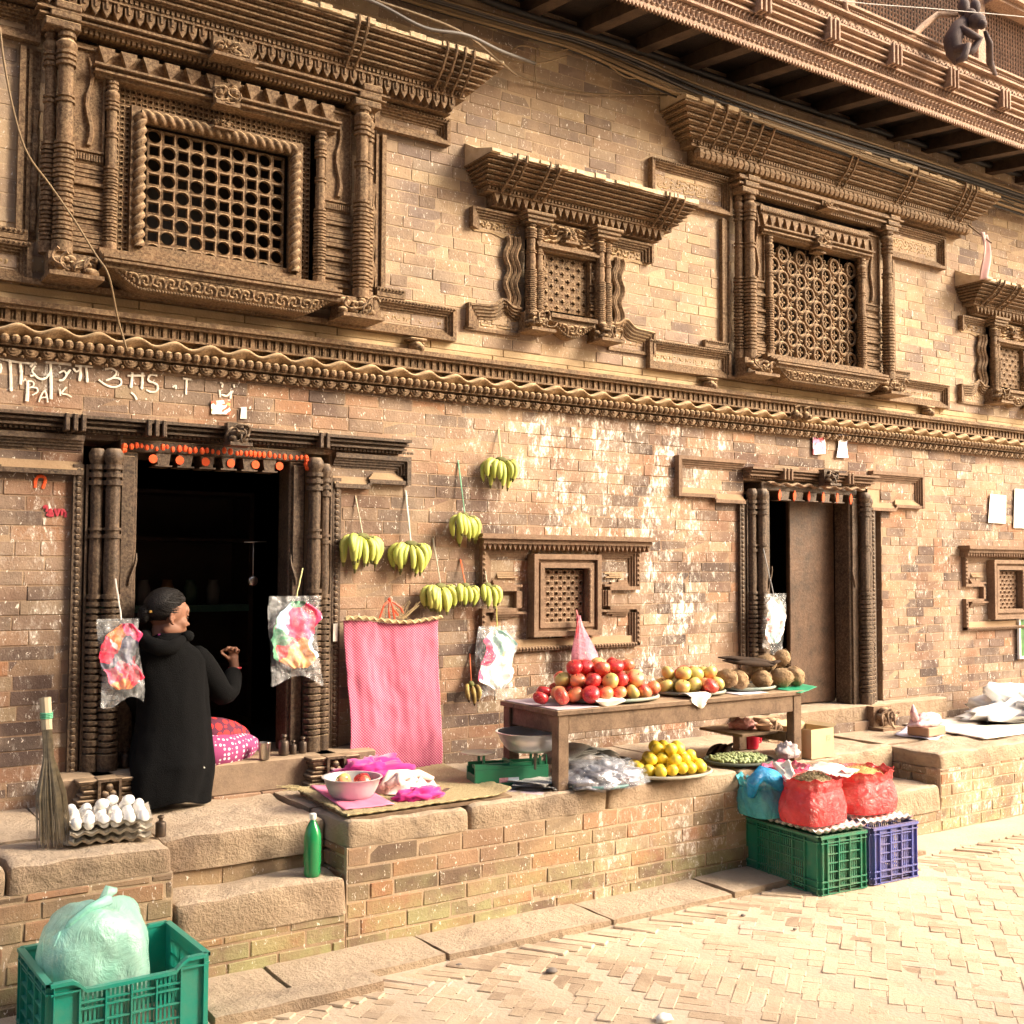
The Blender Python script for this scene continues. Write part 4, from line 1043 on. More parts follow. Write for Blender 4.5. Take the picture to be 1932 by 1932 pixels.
# ------------------------------------------------------------------ helpers for the goods
def at(px, py, Y=None, Z=None):
    """point of the place seen at (px,py) of the 1932-wide photograph, on the plane y=Y or z=Z"""
    d = ROT @ Vector((px - 966, -(py - 966), -2100))
    t = (Y - CAM.y) / d.y if Y is not None else (Z - CAM.z) / d.z
    return CAM + d * t
def skinny(mb, a, b, r, sag=0., n=8, k=6, jit=0.):
    a, b = Vector(a), Vector(b)
    pts = [a.lerp(b, i / k) + Vector((rnd(-jit, jit), rnd(-jit, jit), -sag * math.sin(PI * i / k))) for i in range(k + 1)]
    mb.tube(pts, r, n)
def film(name, tint=(1, 1, 1), alpha=.25, rough=.15):
    if name in MATS: return MATS[name]
    m, nt, b = nt_new(name); h = N(nt); co = h.coord()
    b.inputs['Base Color'].default_value = (*tint, 1); b.inputs['Roughness'].default_value = .08; b.inputs['Specular IOR Level'].default_value = 1.
    v = h.n('TexVoronoi'); v.feature = 'DISTANCE_TO_EDGE'; v.inputs['Scale'].default_value = 22; h.l(co, v.inputs['Vector'])
    f = h.ramp(h.noise(9, 4, .6, co, 2.5), [(.45, alpha * .3), (.68, min(1, alpha * 1.8))])
    h.l(f, b.inputs['Alpha']); h.bump(h.noise(14, 3, .6, co, 2.5), .8, .02, b)
    MATS[name] = m; return m
def thin_plastic(name, c, c2, alpha=.8, rough=.28, wr=18., sub=.0, bstr=.8, spec=.6):
    """crinkled coloured polythene"""
    if name in MATS: return MATS[name]
    m, nt, b = nt_new(name); h = N(nt); co = h.coord()
    b.inputs['Roughness'].default_value = rough; b.inputs['Specular IOR Level'].default_value = spec
    f = h.ramp(h.noise(wr * .5, 5, .6, co, 1.), [(.35, 0.), (.65, 1.)]); h.l(h.mix(f, c, c2), b.inputs['Base Color'])
    h.l(h.ramp(h.noise(wr, 4, .6, co, 1.5), [(.35, max(0, alpha - .12)), (.65, min(1, alpha + .1))]), b.inputs['Alpha'])
    if sub: b.inputs['Subsurface Weight'].default_value = sub; b.inputs['Subsurface Radius'].default_value = (.05, .03, .03); b.inputs['Subsurface Scale'].default_value = .5
    h.bump(h.noise(wr * 1.6, 5, .65, co, 2.5), bstr, .02, b)
    MATS[name] = m; return m
def crumple(c, size, amp, seed, nu=26, nv=18, pinch=.0, flat=.5, top=.5):
    """crumpled bag or cloth heap: deformed ellipsoid, flat underneath"""
    mb = MB()
    def f(d):
        p = d * 1.0 + Vector((seed * 3.1, seed, 0)); k = 1 + amp * fbm(p, 2.2, 4) + amp * .35 * (1 - abs(fbm(p, 5., 3)) * 2)
        if pinch and d.z > top: k *= 1 - pinch * (d.z - top) / (1 - top) * (1 - .5 * abs(d.z))
        return k
    mb.sphere((0, 0, 0), 1., nu, nv, (size[0] / 2, size[1] / 2, size[2] / 2), f=f)
    zl = -size[2] * .5 * flat
    mb.v = [(x + c[0], y + c[1], max(z, zl) - zl + c[2]) for x, y, z in mb.v]
    return mb

# ------------------------------------------------------------------ plastic crates
def crate_mats(name, c, dirt):
    m, nt, b = nt_new(name); h = N(nt); co = h.coord(); b.inputs['Roughness'].default_value = .42
    f = h.ramp(h.noise(9, 6, .7, co), [(.42, 0.), (.7, 1.)]); col = h.mix(h.math('MULTIPLY', f, .55), c, dirt)
    up = h.ramp(h.upz(), [(.5, 0.), (.9, .55)]); col = h.mix(h.math('MULTIPLY', up, h.ramp(h.noise(16, 4, .6, co), [(.3, .3), (.6, 1.)])), col, dirt)
    h.l(col, b.inputs['Base Color']); h.bump(h.noise(80, 3, .6, co), .2, .002, b); MATS[name] = m; return m
def crate(name, label, L, W, H, loc, rotz, mat, notch=0., group=None, rows=4, cols=4, lip=.5, solid=False):
    t = thing(name, label, 'crate', loc, rotz, group)
    body = MB(); rim = MB(); th = .004
    hb = H * .22                                            # lower skirt
    def wall(n_cols, ln, M, notch, long_side):
        o = len(body.v); o2 = len(rim.v)
        hx = ln / 2
        cw = ln * .17 if long_side else ln * .13            # solid corner panels
        top = H - .012
        body.box(-hx, -hx + cw, -th, 0, H * .02, top); body.box(hx - cw, hx, -th, 0, H * .02, top)
        def topz(x):
            if not notch: return top
            return top - notch * smooth01((hx - cw * .75 - abs(x)) / (cw * .55))
        inner = ln - 2 * cw; 
        k = int(inner / .0135)
        for i in range(k):                                  # fine slats
            x = -hx + cw + (i + .5) * inner / k; body.box(x - .0038, x + .0038, -th * .8, -.0005, H * .1, topz(x))
        if not long_side: body.box(-hx + cw, hx - cw, -th * .6, -.0004, H * .86, H * .96)
        for j in range(rows + 1):                           # outer horizontal ribs
            z = H * .24 + (H * .60) * j / rows
            for i in range(n_cols):
                a = -hx + cw + inner * i / n_cols; b_ = a + inner / n_cols
                zz = z if not (notch and j == rows) else min(z, topz((a + b_) / 2) - .03)
                body.box(a, b_, -th - .010, -th * .5, zz - .0025, zz + .0025)
            if j in (0,): body.box(-hx, hx, -th - .013, -th, z - .003, z + .003)
        for z in (H * .02, H * .12, H * .88): 
            if z < H * .5 or not notch: body.box(-hx - .004, hx + .004, -th - .012, -th * .5, z, z + .005)
            else: body.box(-hx - .004, -hx + cw, -th - .012, -th * .5, z, z + .005); body.box(hx - cw, hx + .004, -th - .012, -th * .5, z, z + .005)
        for i in range(n_cols + 1):
            x = -hx + cw + inner * i / n_cols; body.box(x - .0025, x + .0025, -th - .013, -th, H * .02, topz(x) - .004)
        for x in (-hx + .004, hx - .007): body.box(x, x + .003, -th - .012, -th, H * .02, top)
        # rim
        n = 24; prev = None
        pts = [(-hx - .006, top)] + [(-hx + ln * i / n, topz(-hx + ln * i / n)) for i in range(1, n)] + [(hx + .006, top)]
        for (xa, za), (xb, zb) in zip(pts, pts[1:]):
            rim.add([(xa, -.018, za), (xb, -.018, zb), (xb, .004, zb), (xa, .004, za), (xa, -.018, za + .012), (xb, -.018, zb + .012), (xb, .004, zb + .012), (xa, .004, za + .012)],
                    [(0, 3, 2, 1), (4, 5, 6, 7), (0, 1, 5, 4), (2, 3, 7, 6)])
        body.xf(M, o); rim.xf(M, o2)
    wall(cols, L, Matrix.Translation((0, -W / 2, 0)), notch, True)
    wall(cols, L, Matrix.Rotation(PI, 4, 'Z') @ Matrix.Translation((0, -W / 2, 0)), notch, True)
    wall(cols - 1, W, Matrix.Rotation(PI / 2, 4, 'Z') @ Matrix.Translation((0, -L / 2, 0)), 0, False)
    wall(cols - 1, W, Matrix.Rotation(-PI / 2, 4, 'Z') @ Matrix.Translation((0, -L / 2, 0)), 0, False)
    body.box(-L / 2, L / 2, -W / 2, W / 2, H * .06, H * .075)
    body.build('body', mat, t); rim.build('rim', mat, t)
    return t
TEAL = crate_mats('teal_plastic', (.005, .27, .20), (.10, .26, .18)); GREEN = crate_mats('green_plastic', (.015, .18, .10), (.17, .19, .12)); BLUE = crate_mats('violet_plastic', (.10, .12, .38), (.24, .18, .17))
crate('plastic_crate', 'bright teal plastic crate at the front left holding a mint plastic bag', .49, .40, .31, (1.03, -1.36, .0), R(1.5), TEAL, .035)
crate('plastic_crate', 'dusty dark green plastic crate under the red and blue bags', .52, .31, .29, (4.545, -1.285, .0), R(86), GREEN, 0., None)
crate('plastic_crate', 'violet blue plastic crate beside the dark green crate', .50, .33, .29, (4.925, -1.31, .0), R(87), BLUE, 0., None)
# red sticker remnant on the green crate is part of it
MINT = thin_plastic('mint_polythene', (.34, .80, .64), (.62, .94, .82), .62, .24, 5., .0, .55)
def mint_f(d):
    th = math.atan2(d.y, d.x); k = (abs(d.x) ** 3.2 + abs(d.y) ** 3.2 + abs(d.z) ** 2.6) ** (-1 / 3.)
    k *= 1 + .045 * (abs(math.sin(th * 5 + 1.5 * d.z + 1.2 * fbm(d, 1.3, 2))) ** .5 - .7) * (1 - max(0, d.z)) + .06 * fbm(d, 1.6, 3); 
    if d.z > .6: k *= 1 + .06 * math.sin(th * 3 + 1)
    return k
t = thing('plastic_bag', 'knotted mint green plastic bag stuffed full inside the teal crate', 'plastic bag', (.968, -1.36, .045))
mb = MB(); mb.sphere((0, 0, .225), 1., 64, 36, (.172, .155, .205), f=mint_f); mb.v = [(x, y, max(z, .0)) for x, y, z in mb.v]
mb.build('bag', MINT, t, True)
mb = MB(); mb.tube([(-.13, -.08, .405), (-.1, -.09, .45), (-.04, -.08, .485), (.03, -.06, .50)], [.004, .011, .014, .02], 7); mb.tube([(.0, -.06, .49), (.03, -.05, .525), (.055, -.045, .52)], [.012, .022, .01], 7)
mb.tube([(-.12, -.09, .40), (-.15, -.1, .39), (-.13, -.09, .43)], [.008, .005, .003], 6); mb.v = [(x, y, z - .045) for x, y, z in mb.v]; mb.build('knot', MINT, t, True)
mb = MB(); mb.cbox(-.07, .12, -.115, .09, .05, .33, .03); mb.build('stuffing', plain('grey_stuffing', (.20, .17, .13), .9, c2=(.07, .06, .05), scale=14), t)

# ------------------------------------------------------------------ left ledge: broom, egg trays, weight
t = thing('broom', 'straw broom with pale handle and green tie leaning at the far left', 'broom', (.945, -.82, .55))
mb = MB(); top = Vector((-.02, .12, .55))
for i in range(170):
    a = rnd(0, 2 * PI); q = math.sqrt(rnd(0, 1)); b0 = Vector((math.cos(a) * q * .062, math.sin(a) * q * .045, rnd(.0, .05))); n1 = Vector((math.cos(a) * q * .018, math.sin(a) * q * .018, 0))
    mid = Vector((-.012, .07, .33)) + n1; mb.tube([b0, b0.lerp(mid, .55) + n1 * .9, mid, top.lerp(mid, .3) + n1 * .6], [.0012, .0018, .0022, .002], 3)
mb.build('bristles', plain('broom_straw', (.34, .28, .18), .9, c2=(.17, .14, .1), scale=40), t)
mb = MB(); mb.tube([(-.016, .095, .43), (-.02, .12, .55)], [.02, .022], 10); mb.build('handle', plain('broom_handle', (.50, .42, .28), .7), t)
mb = MB()
for k in range(4): mb.tube([(-.017 + .0212 * math.cos(q), .105 + .0212 * math.sin(q), .475 + .006 * k) for q in [PI * .2 * z for z in range(10)]], .0035, 5, closed=True)
mb.build('tie', plain('green_twine', (.12, .42, .24), .6), t)

CARD = plain('egg_card', (.62, .57, .49), .95, c2=(.48, .43, .36), scale=6, bump=.3)
EGG = plain('eggshell', (.86, .84, .80), .42, c2=(.80, .78, .73), scale=3)
def tray_mesh(nx, ny, pitch, inverted=False):
    mb = MB(); L, W = nx * pitch, ny * pitch; r = 5
    def f(u, v):
        x = lerp(-L / 2, L / 2, u); y = lerp(-W / 2, W / 2, v)
        z = .017 + .013 * math.cos((x + L / 2) * 2 * PI / pitch) * .5 + .013 * math.cos((y + W / 2) * 2 * PI / pitch) * .5 + .004 * fbm((x + L, y + W, L), 9)
        return (x, y, z + (.002 * fbm((x, y, 0), 30)))
    mb.grid(nx * r, ny * r, f)
    def g(u, v):
        z0 = f(u, v)[2]; return (f(u, v)[0], f(u, v)[1], z0 - .003)
    mb.grid(nx * r, ny * r, g, flip=True); return mb
tm = tray_mesh(6, 6, .05).build('egg_tray', CARD, None, True)
base = Vector((1.155, -.755, .553)); ang = R(-10); trays = []
for k in range(3):
    o = tm if k == 0 else tm.copy()
    if k: COL.objects.link(o)
    o.location = base + Vector((rnd(-.006, .006) + .004 * k, rnd(-.006, .006), .031 * k)); o.rotation_euler = (0, 0, ang + R((0, 4, -3)[k]))
    tag(o, ('grey pulp egg tray at the bottom of the stack beside the broom', 'grey pulp egg tray in the middle of the stack beside the broom', 'grey pulp egg tray full of eggs, topmost of the stack')[k], 'egg tray', 'stacked egg trays')
def egg_mesh():
    mb = MB(); mb.sphere((0, 0, 0), .0215, 14, 10, (1, 1, 1.22), f=lambda d: 1 - .08 * d.z); return mb
em = None
for i in range(6):
    for j in range(6):
        p = Vector(((i - 2.5) * .05, (j - 2.5) * .05, 0)); p = Matrix.Rotation(ang, 3, 'Z') @ p + base + Vector((rnd(-.005, .005), rnd(-.005, .005), .066 + .022))
        if em is None: em = egg_mesh().build('egg', EGG, None, True); o = em
        else: o = em.copy(); COL.objects.link(o)
        o.location = p + Vector((0, 0, rnd(-.003, .003))); o.rotation_euler = (rnd(-.25, .25), rnd(-.25, .25), rnd(0, 6)); tag(o, 'white egg standing in the full tray beside the broom', 'egg', 'eggs in the top tray')
for x, y in ((.03, .05), (.085, .02), (-.02, .0)):
    o = em.copy(); COL.objects.link(o); o.location = base + Vector((x, y, .066 + .062)); o.rotation_euler = (1.45, 0, rnd(-.5, .5) + 1.6); tag(o, 'white egg lying on top of the other eggs beside the broom', 'egg', 'eggs on top of the full tray')
tag(crumple((base.x - .155, base.y - .02, .555), (.05, .14, .07), .25, 3).build('plastic_bag', thin_plastic('white_polythene', (.86, .86, .84), (.8, .8, .78), .8, .3, 20.), None, True), 'white plastic crumpled against the left end of the egg trays', 'plastic bag')
BRASS = plain('dark_iron', (.06, .045, .038), .45, .6, c2=(.12, .085, .06), scale=30)
def weight(p, s, label, group=None):
    mb = MB(); mb.lathe([(.001, 0), (.02, 0), (.021, .005), (.021, .05), (.018, .056), (.008, .06), (.008, .068), (.014, .074), (.012, .082), (.001, .084)], (0, 0, 0), 14)
    mb.v = [(x * s, y * s, z * s) for x, y, z in mb.v]; return tag(mb.build('weight', BRASS, None, 40, loc=p), label, 'weight', group)
weight(at(303, 1578, Z=.553), 1.0, 'dark iron weight with a knob beside the egg trays')
weight(at(217, 1447, Z=.695), 1.25, 'dark weight at the left end of the door sill behind the woman', None)
weight(at(236, 1447, Z=.695), 1.05, 'smaller dark weight on the door sill next to the black coat', None)
weight(at(535, 1424, Z=.693), 1.2, 'tallest dark weight at the right end of the door sill')
weight(at(553, 1422, Z=.693), .8, 'smallest dark weight on the door sill beside the tallest one')
weight(at(571, 1420, Z=.693), .95, 'dark weight on the door sill against the right column')
mb = MB(); mb.lathe([(.001, 0), (.022, 0), (.024, .002), (.031, .078), (.032, .08), (.03, .08), (.022, .004), (.001, .004)], (0, 0, 0), 20, caps=False)
tag(mb.build('steel_cup', plain('steel', (.62, .58, .54), .28, 1., c2=(.5, .47, .43), scale=5), None, True, loc=at(499, 1432, Z=.693)), 'small steel cup standing on the door sill beside the skirt', 'cup')

# green bottle on the step
t = thing('bottle', 'green plastic soda bottle with a white cap on the stone step', 'bottle', (1.935, -.95, .326))
GLASSG = plain('green_pet', (.02, .32, .10), .12, c2=(.02, .25, .08), trans=.25, coat=.6)
mb = MB(); mb.lathe([(.02, 0), (.033, .004), (.036, .02), (.034, .045), (.037, .06), (.036, .12), (.037, .14), (.036, .17), (.028, .2), (.016, .222), (.012, .23), (.012, .238)], (0, 0, 0), 22)
mb.build('body', GLASSG, t, True)
mb = MB(); mb.lathe([(.0135, .236), (.0145, .238), (.0145, .258), (.012, .26), (.001, .26)], (0, 0, 0), 18); mb.build('cap', plain('white_cap', (.85, .85, .82), .4), t, 40)

def fruit_mat(name, a, b_, c=None, lo=.4, hi=.6, rough=.32, scale=9, coat=.2, sp=.55):
    m, nt, b = nt_new(name); h = N(nt); co = h.coord(); oi = h.n('ObjectInfo')
    sh = h.n('VectorMath'); sh.operation = 'ADD'; h.l(co, sh.inputs[0]); cb = h.n('CombineXYZ'); h.l(h.math('MULTIPLY', oi.outputs['Random'], 40.), cb.inputs[0]); h.l(cb.outputs[0], sh.inputs[1])
    f = h.ramp(h.noise(scale, 2, .4, sh.outputs[0]), [(lo, 0.), (hi, 1.)]); col = h.mix(f, a, b_)
    if c: col = h.mix(h.ramp(h.noise(120 if sp < .6 else 60, 3, .6, sh.outputs[0]), [(sp, 0.), (sp + .12, .65)]), col, c)
    h.l(col, b.inputs['Base Color']); b.inputs['Roughness'].default_value = rough; b.inputs['Coat Weight'].default_value = coat; b.inputs['Coat Roughness'].default_value = .25
    MATS[name] = m; return m
# ------------------------------------------------------------------ bananas on strings
BAN = fruit_mat('banana_skin', (.56, .54, .13), (.36, .43, .075), (.16, .10, .03), .3, .7, .5, 7, .05, .62)
BANS = plain('banana_stem', (.16, .17, .05), .8, c2=(.09, .08, .03), scale=40)
BAND = plain('banana_overripe', (.10, .06, .03), .6, c2=(.42, .30, .07), scale=34)
BANB = plain('banana_black', (.018, .012, .009), .8, c2=(.05, .03, .02), scale=20, spec=.15)
def banana(mb, p0, dirv, down, L, rad, bend):
    """one finger from p0: leaves along dirv, curves towards 'down'"""
    pts = []; p = Vector(p0); n = 9; d = Vector(dirv).normalized(); dn = Vector(down).normalized()
    for i in range(n + 1):
        t = i / n; pts.append(p.copy()); dd = d.lerp(dn, smooth01(t * bend)).normalized(); p = p + dd * (L / n)
    rs = [rad * .32, rad * .5, rad * .9, rad, rad, rad * 1., rad * .96, rad * .85, rad * .5, rad * .2]
    o = len(mb.f); mb.tube(pts, rs, 7); 
    for q in range(o, o + 8): mb.m[q] = 1
    for q in range(len(mb.f) - 9, len(mb.f)): mb.m[q] = 1
def bunch(name, label, loc, n, spread, L, rad, string_top=None, scol=(.45, .4, .3), mats=None, seed=0, group='banana bunches hanging on the wall', tilt=0., cat='bananas', back=True):
    t = thing(name, label, cat, loc, 0, group); rg = random.Random(seed); mats = mats or [BAN, BANS]
    mb = MB(); mb.sphere((0, -.02, .0), .022, 8, 6, (1.5 * spread + .4, .8, .8)); mb.build('crown', BANS, t, True)
    rows = [(n - n // 3, -.03, 1.), (n // 3, .005, 1.05)] if back else [(n, -.03, 1.)]
    for cnt, yy, ls in rows:
        for i in range(cnt):
            a = lerp(-1, 1, (i + .5) / cnt) if cnt > 1 else 0; a += rg.uniform(-.09, .09)
            mb = MB(); e = a * spread
            d0 = Vector((math.sin(e * 1.5) * 1.5, -.45 - .4 * rg.random() if yy < 0 else .1, -.15 - .5 * (1 - abs(a)))); dn = Vector((-a * .38 + tilt + rg.uniform(-.1, .1), .12, -1))
            banana(mb, (a * .018 * (1 + spread), yy * .4, .0), d0, dn, L * ls * rg.uniform(.82, 1.08), rad * .9 * rg.uniform(.88, 1.1), rg.uniform(1.2, 1.7))
            mb.build('banana', mats, t, True)
    if string_top is not None:
        t.rotation_euler = (rg.uniform(-.08, .05), rg.uniform(-.12, .12), rg.uniform(-.35, .35)); mb = MB(); e = Matrix.Rotation(-t.rotation_euler.z, 3, 'Z') @ (Vector(string_top) - Vector(loc)); e = t.rotation_euler.to_matrix().inverted() @ (Vector(string_top) - Vector(loc))
        skinny(mb, (0, -.02, .0), e, .003, 0, 5, 4, .001); skinny(mb, (.004, -.02, -.01), e + Vector((.004, 0, -.002)), .0022, 0, 5, 4, .002)
        mb.build('string', plain('string_%.2f_%.2f' % (scol[0], scol[1]), scol, .7), t)
    return t
def hb(label, px, py, n, spread, L, rad, spx, spy, scol, seed, **k):
    p = at(px, py, Y=-.055); q = at(spx, spy, Y=-.015); return bunch('banana_bunch', label, p, n, spread, L, rad, q, scol, seed=seed, **k)
hb('broad bunch of yellow bananas hanging beside the doorway column', 680, 1012, 16, 1.1, .195, .020, 670, 935, (.5, .42, .3), 1)
hb('even bunch of yellow bananas on a pale blue string, second from the doorway', 773, 1026, 13, 1., .18, .0195, 765, 925, (.55, .62, .55), 2)
hb('banana bunch splayed to the right on a green string above the niche', 872, 972, 9, .62, .19, .0195, 864, 868, (.22, .5, .33), 3, tilt=.35)
hb('dense greenish banana bunch hanging just above the pink cloth', 827, 1106, 20, 1., .17, .0185, 816, 1015, (.5, .45, .36), 4)
hb('small speckled banana bunch on an orange string', 874, 1105, 6, .62, .14, .018, 868, 1055, (.8, .16, .06), 5, back=False)
hb('small banana bunch of four on a forked white string beside the niche', 915, 1105, 4, .6, .15, .020, 909, 1035, (.62, .55, .42), 6, back=False)
hb('highest banana bunch, hanging alone above the niche', 944, 868, 12, .85, .175, .019, 940, 810, (.52, .6, .3), 7)
hb('small bunch of blackened bananas on an orange string left of the table', 886, 1290, 3, .35, .135, .016, 886, 1233, (.85, .2, .08), 8, mats=[BAND, BANB], back=False, tilt=.2)

# ------------------------------------------------------------------ pink cloth on a straw rope
def stripe_cloth(name, c1, c2, sx, sz, thr=.5):
    m, nt, b = nt_new(name); h = N(nt); co = h.coord(); b.inputs['Roughness'].default_value = .85; b.inputs['Sheen Weight'].default_value = .3
    s = h.n('SeparateXYZ'); h.l(co, s.inputs[0])
    u = h.math('ADD', h.math('MULTIPLY', s.outputs[0], sx), h.math('MULTIPLY', s.outputs[2], sz)); w = h.math('SUBTRACT', h.math('MULTIPLY', s.outputs[0], sx * .8), h.math('MULTIPLY', s.outputs[2], sz * 1.1))
    a = h.math('SINE', u); q = h.math('SINE', w); f = h.ramp(h.math('ADD', h.math('MULTIPLY', a, .35), h.math('MULTIPLY', q, .18)), [(.0, 0.), (.36, 1.)])
    h.l(h.mix(f, c1, c2), b.inputs['Base Color']); h.bump(h.noise(300, 2, .5, co), .15, .002, b); MATS[name] = m; return m
t = thing('hanging_cloth', 'pink cloth with white woven dots hanging from a straw rope beside the doorway', 'cloth', (2.755, -.06, .55))
PINK = stripe_cloth('pink_dotted', (.38, .028, .11), (.64, .30, .35), 420, 420)
mb = MB()
def clothf(u, v):
    x = lerp(-.27, .28, u) + .012 * math.sin(v * 5) - (.02 if u < .5 else -.02) * (1 - v) * 0; z = lerp(.0, .775, v)
    x += .01 * math.sin(v * 3 + u * 4)
    z0 = -.03 * math.sin(PI * u) * (1 - v) + .015 * math.sin(u * 7) * (1 - v)
    z1 = -.016 * math.sin(PI * u) * v * 0 + (.012 * math.sin(u * 6 + 1)) * v
    fold = .010 * fbm((u * 3.5, v * .9, 1), 1.3, 3) + .007 * abs(math.sin(u * 5 + v * 1.5 + .8 * math.sin(v * 4))) * (.2 + .8 * (1 - v)) + .010 * fbm((u * 2, v * 2.4, 5), 1.8, 3)
    return (x + .006 * fbm((u * 2, v * 6, 3), 1.), -.03 - fold - .05 * (1 - v) ** 2, z + z0 + z1 + .008 * fbm((u * 8, 0, 2), 1.) * (v < .1))
mb.grid(90, 70, clothf)
o = mb.build('cloth', PINK, t, True); md = o.modifiers.new('thick', 'SOLIDIFY'); md.thickness = .003
mb = MB(); P = [(lerp(-.28, .29, q / 26), -.045 + .004 * math.sin(q), .785 + .014 * math.sin(q / 26 * 6 + 1) + .004 * (q % 2)) for q in range(27)]
mb.tube(P, [.009 + .003 * (q % 2) for q in range(27)], 7); mb.tube([(p[0], p[1] - .008, p[2] + .006 * (1 if i % 2 else -1)) for i, p in enumerate(P)], .006, 6)
for i in range(16): skinny(mb, (.05 + rnd(-.03, .03), -.05, .79), (.05 + rnd(-.1, .1), -.04 + rnd(-.03, .02), .8 + rnd(.0, .09)), .0016, 0, 4, 3, .006)
mb.build('rope', plain('straw_rope', (.52, .40, .22), .9, c2=(.35, .26, .13), scale=60), t)
mb = MB(); c = Vector((-.03, -.05, .79))
for a, b, d in (((-.06, 0, .0), (-.04, -.01, .07), (.0, 0, .1)), ((.0, 0, .11), (.02, -.01, .05), (.05, 0, .02)), ((.0, 0, .1), (-.01, -.012, .04), (.0, 0, .0)), ((0, 0, .11), (.01, -.01, .07), (.03, 0, .0)), ((.0, 0, .1), (.06, -.01, .06), (.08, 0, .03))):
    mb.tube([c + Vector(a), c + Vector(b), c + Vector(d)], .005, 6)
mb.sphere(c + Vector((0, 0, .1)), .012, 8, 6); mb.build('orange_string', plain('orange_string', (.85, .10, .04), .5), t)

# ------------------------------------------------------------------ mat and the things on it
t = thing('straw_mat', 'woven straw mat laid over a board on the platform edge', 'mat', (2.5, -.62, .545))
STRAW = plain('straw_weave', (.56, .46, .26), .9, c2=(.36, .28, .14), scale=120, bump=1., bscale=160)
corn = [Vector(at(558, 1492, Z=.56)), Vector(at(655, 1543, Z=.56)), Vector(at(966, 1499, Z=.56)), Vector(at(836, 1444, Z=.56))]
def quad(u, v, c): return (c[0].lerp(c[3], u)).lerp(c[1].lerp(c[2], u), v)
mb = MB()
def mt(u, v):
    p = quad(u, v, corn); e = .02 * smooth01((u - .9) / .1) * smooth01((v - .5) / .5); p = p - Vector((2.5, -.62, .545))
    p.z = .02 + e + .0035 * fbm((u * 9, v * 5, 0), 1) + .0016 * math.sin(u * 160) * math.cos(v * 90); p.x += .004 * math.sin(v * 60); p.y += .004 * math.sin(u * 90); return p
mb.grid(120, 60, mt); o = mb.build('mat', STRAW, t, True); md = o.modifiers.new('thick', 'SOLIDIFY'); md.thickness = .007
mb = MB(); cc = [c - Vector((2.5, -.62, .545)) for c in corn]; v0 = [Vector((c.x, c.y, -.004)) for c in cc]
mb.v = [tuple(p + (v0[2] - p) * .02) for p in v0] + [tuple(p + (v0[2] - p) * .02 + Vector((0, 0, .013))) for p in v0]
for i in range(4): mb.face([i, (i + 1) % 4, 4 + (i + 1) % 4, 4 + i])
mb.face([0, 3, 2, 1]); mb.face([4, 5, 6, 7]); mb.build('board', WOOD_T, t)
mb = MB()
for i in range(40): 
    p = cc[0] + Vector((rnd(-.02, .05), rnd(-.06, .06), .012)); skinny(mb, p, p + Vector((rnd(-.07, -.02), rnd(-.05, .03), rnd(-.005, .012))), .0015, .0, 4, 2)
mb.build('frayed_edge', STRAW, t)
ZM = .571
MAG = plain('magenta_cloth', (.70, .015, .26), .8, c2=(.60, .01, .20), scale=6, sheen=.4); MAG2 = plain('pale_pink_cloth', (.82, .25, .38), .85, c2=(.75, .2, .33), scale=8)
tag(crumple((2.52, -.36, ZM), (.36, .26, .15), .45, 5, 40, 26, flat=.35).build('magenta_cloth', MAG, None, True), 'bright magenta cloth heaped on the mat below the hanging pink cloth', 'cloth')
mb = MB(); q = [Vector(at(585, 1485, Z=ZM)), Vector(at(650, 1530, Z=ZM)), Vector(at(745, 1520, Z=ZM)), Vector(at(670, 1478, Z=ZM))]
mb.grid(20, 20, lambda u, v: quad(u, v, q) + Vector((0, 0, .004 * fbm((u * 5, v * 5, 0), 1) + .004))); o = mb.build('pink_cloth', MAG2, None, True); md = o.modifiers.new('thick', 'SOLIDIFY'); md.thickness = .003; tag(o, 'flat pink cloth spread under the steel bowl of fruit', 'cloth')
# folded pale towel with pink checks
TOW = plain('towel', (.84, .66, .58), .9, c2=(.80, .50, .46), scale=14, bump=.2, sheen=.4)
mb = MB(); c0 = Vector(at(768, 1492, Z=ZM))
def towel(u, v):
    a = 2 * PI * u; k = v; w = .165 * (1 - .5 * k); dep = .105 * (1 - .5 * k)
    r_ = 1 + .10 * math.sin(3 * a + 1) + .05 * math.sin(7 * a + 9 * k); h = .055 * (1 - (1 - k) ** 2.2) + .012 * math.sin(a * 5 + k * 12) * k + .010 * math.sin(a * 2 - k * 20)
    return (w * math.cos(a) * r_ * (1 - k * .7), dep * math.sin(a) * r_ * (1 - k * .7), max(0, h))
mb.grid(60, 26, towel); mb.tube([(-.14, -.02, .035), (-.06, .05, .07), (.03, .055, .065), (.13, .02, .045)], [.016, .026, .024, .012], 9); mb.tube([(-.12, -.03, .04), (-.02, -.01, .072), (.07, .02, .07), (.14, .0, .04)], [.02, .022, .02, .012], 9)
mb.tube([(-.03, .04, .07), (-.05, -.02, .075), (-.08, -.07, .05)], [.016, .02, .012], 8)
tag(mb.build('towel', TOW, None, True, loc=(c0.x, c0.y, ZM)), 'pale pink checked towel folded on the mat beside the steel bowl', 'towel')
c0 = Vector(at(790, 1506, Z=ZM)); tag(crumple((c0.x, c0.y, ZM), (.2, .13, .07), .5, 8, 40, 20, flat=.3).build('magenta_cloth', MAG, None, True), 'small magenta cloth lying in front of the pale towel', 'cloth')
mb = MB(); mb.cbox(-.05, .05, -.012, .012, .0, .003, .001); tag(mb.build('knife', MATS['steel'], None, loc=tuple(at(838, 1492, Z=ZM + .02)), rot=(0, 0, .7)), 'steel knife blade sticking out from under the towel', 'knife')

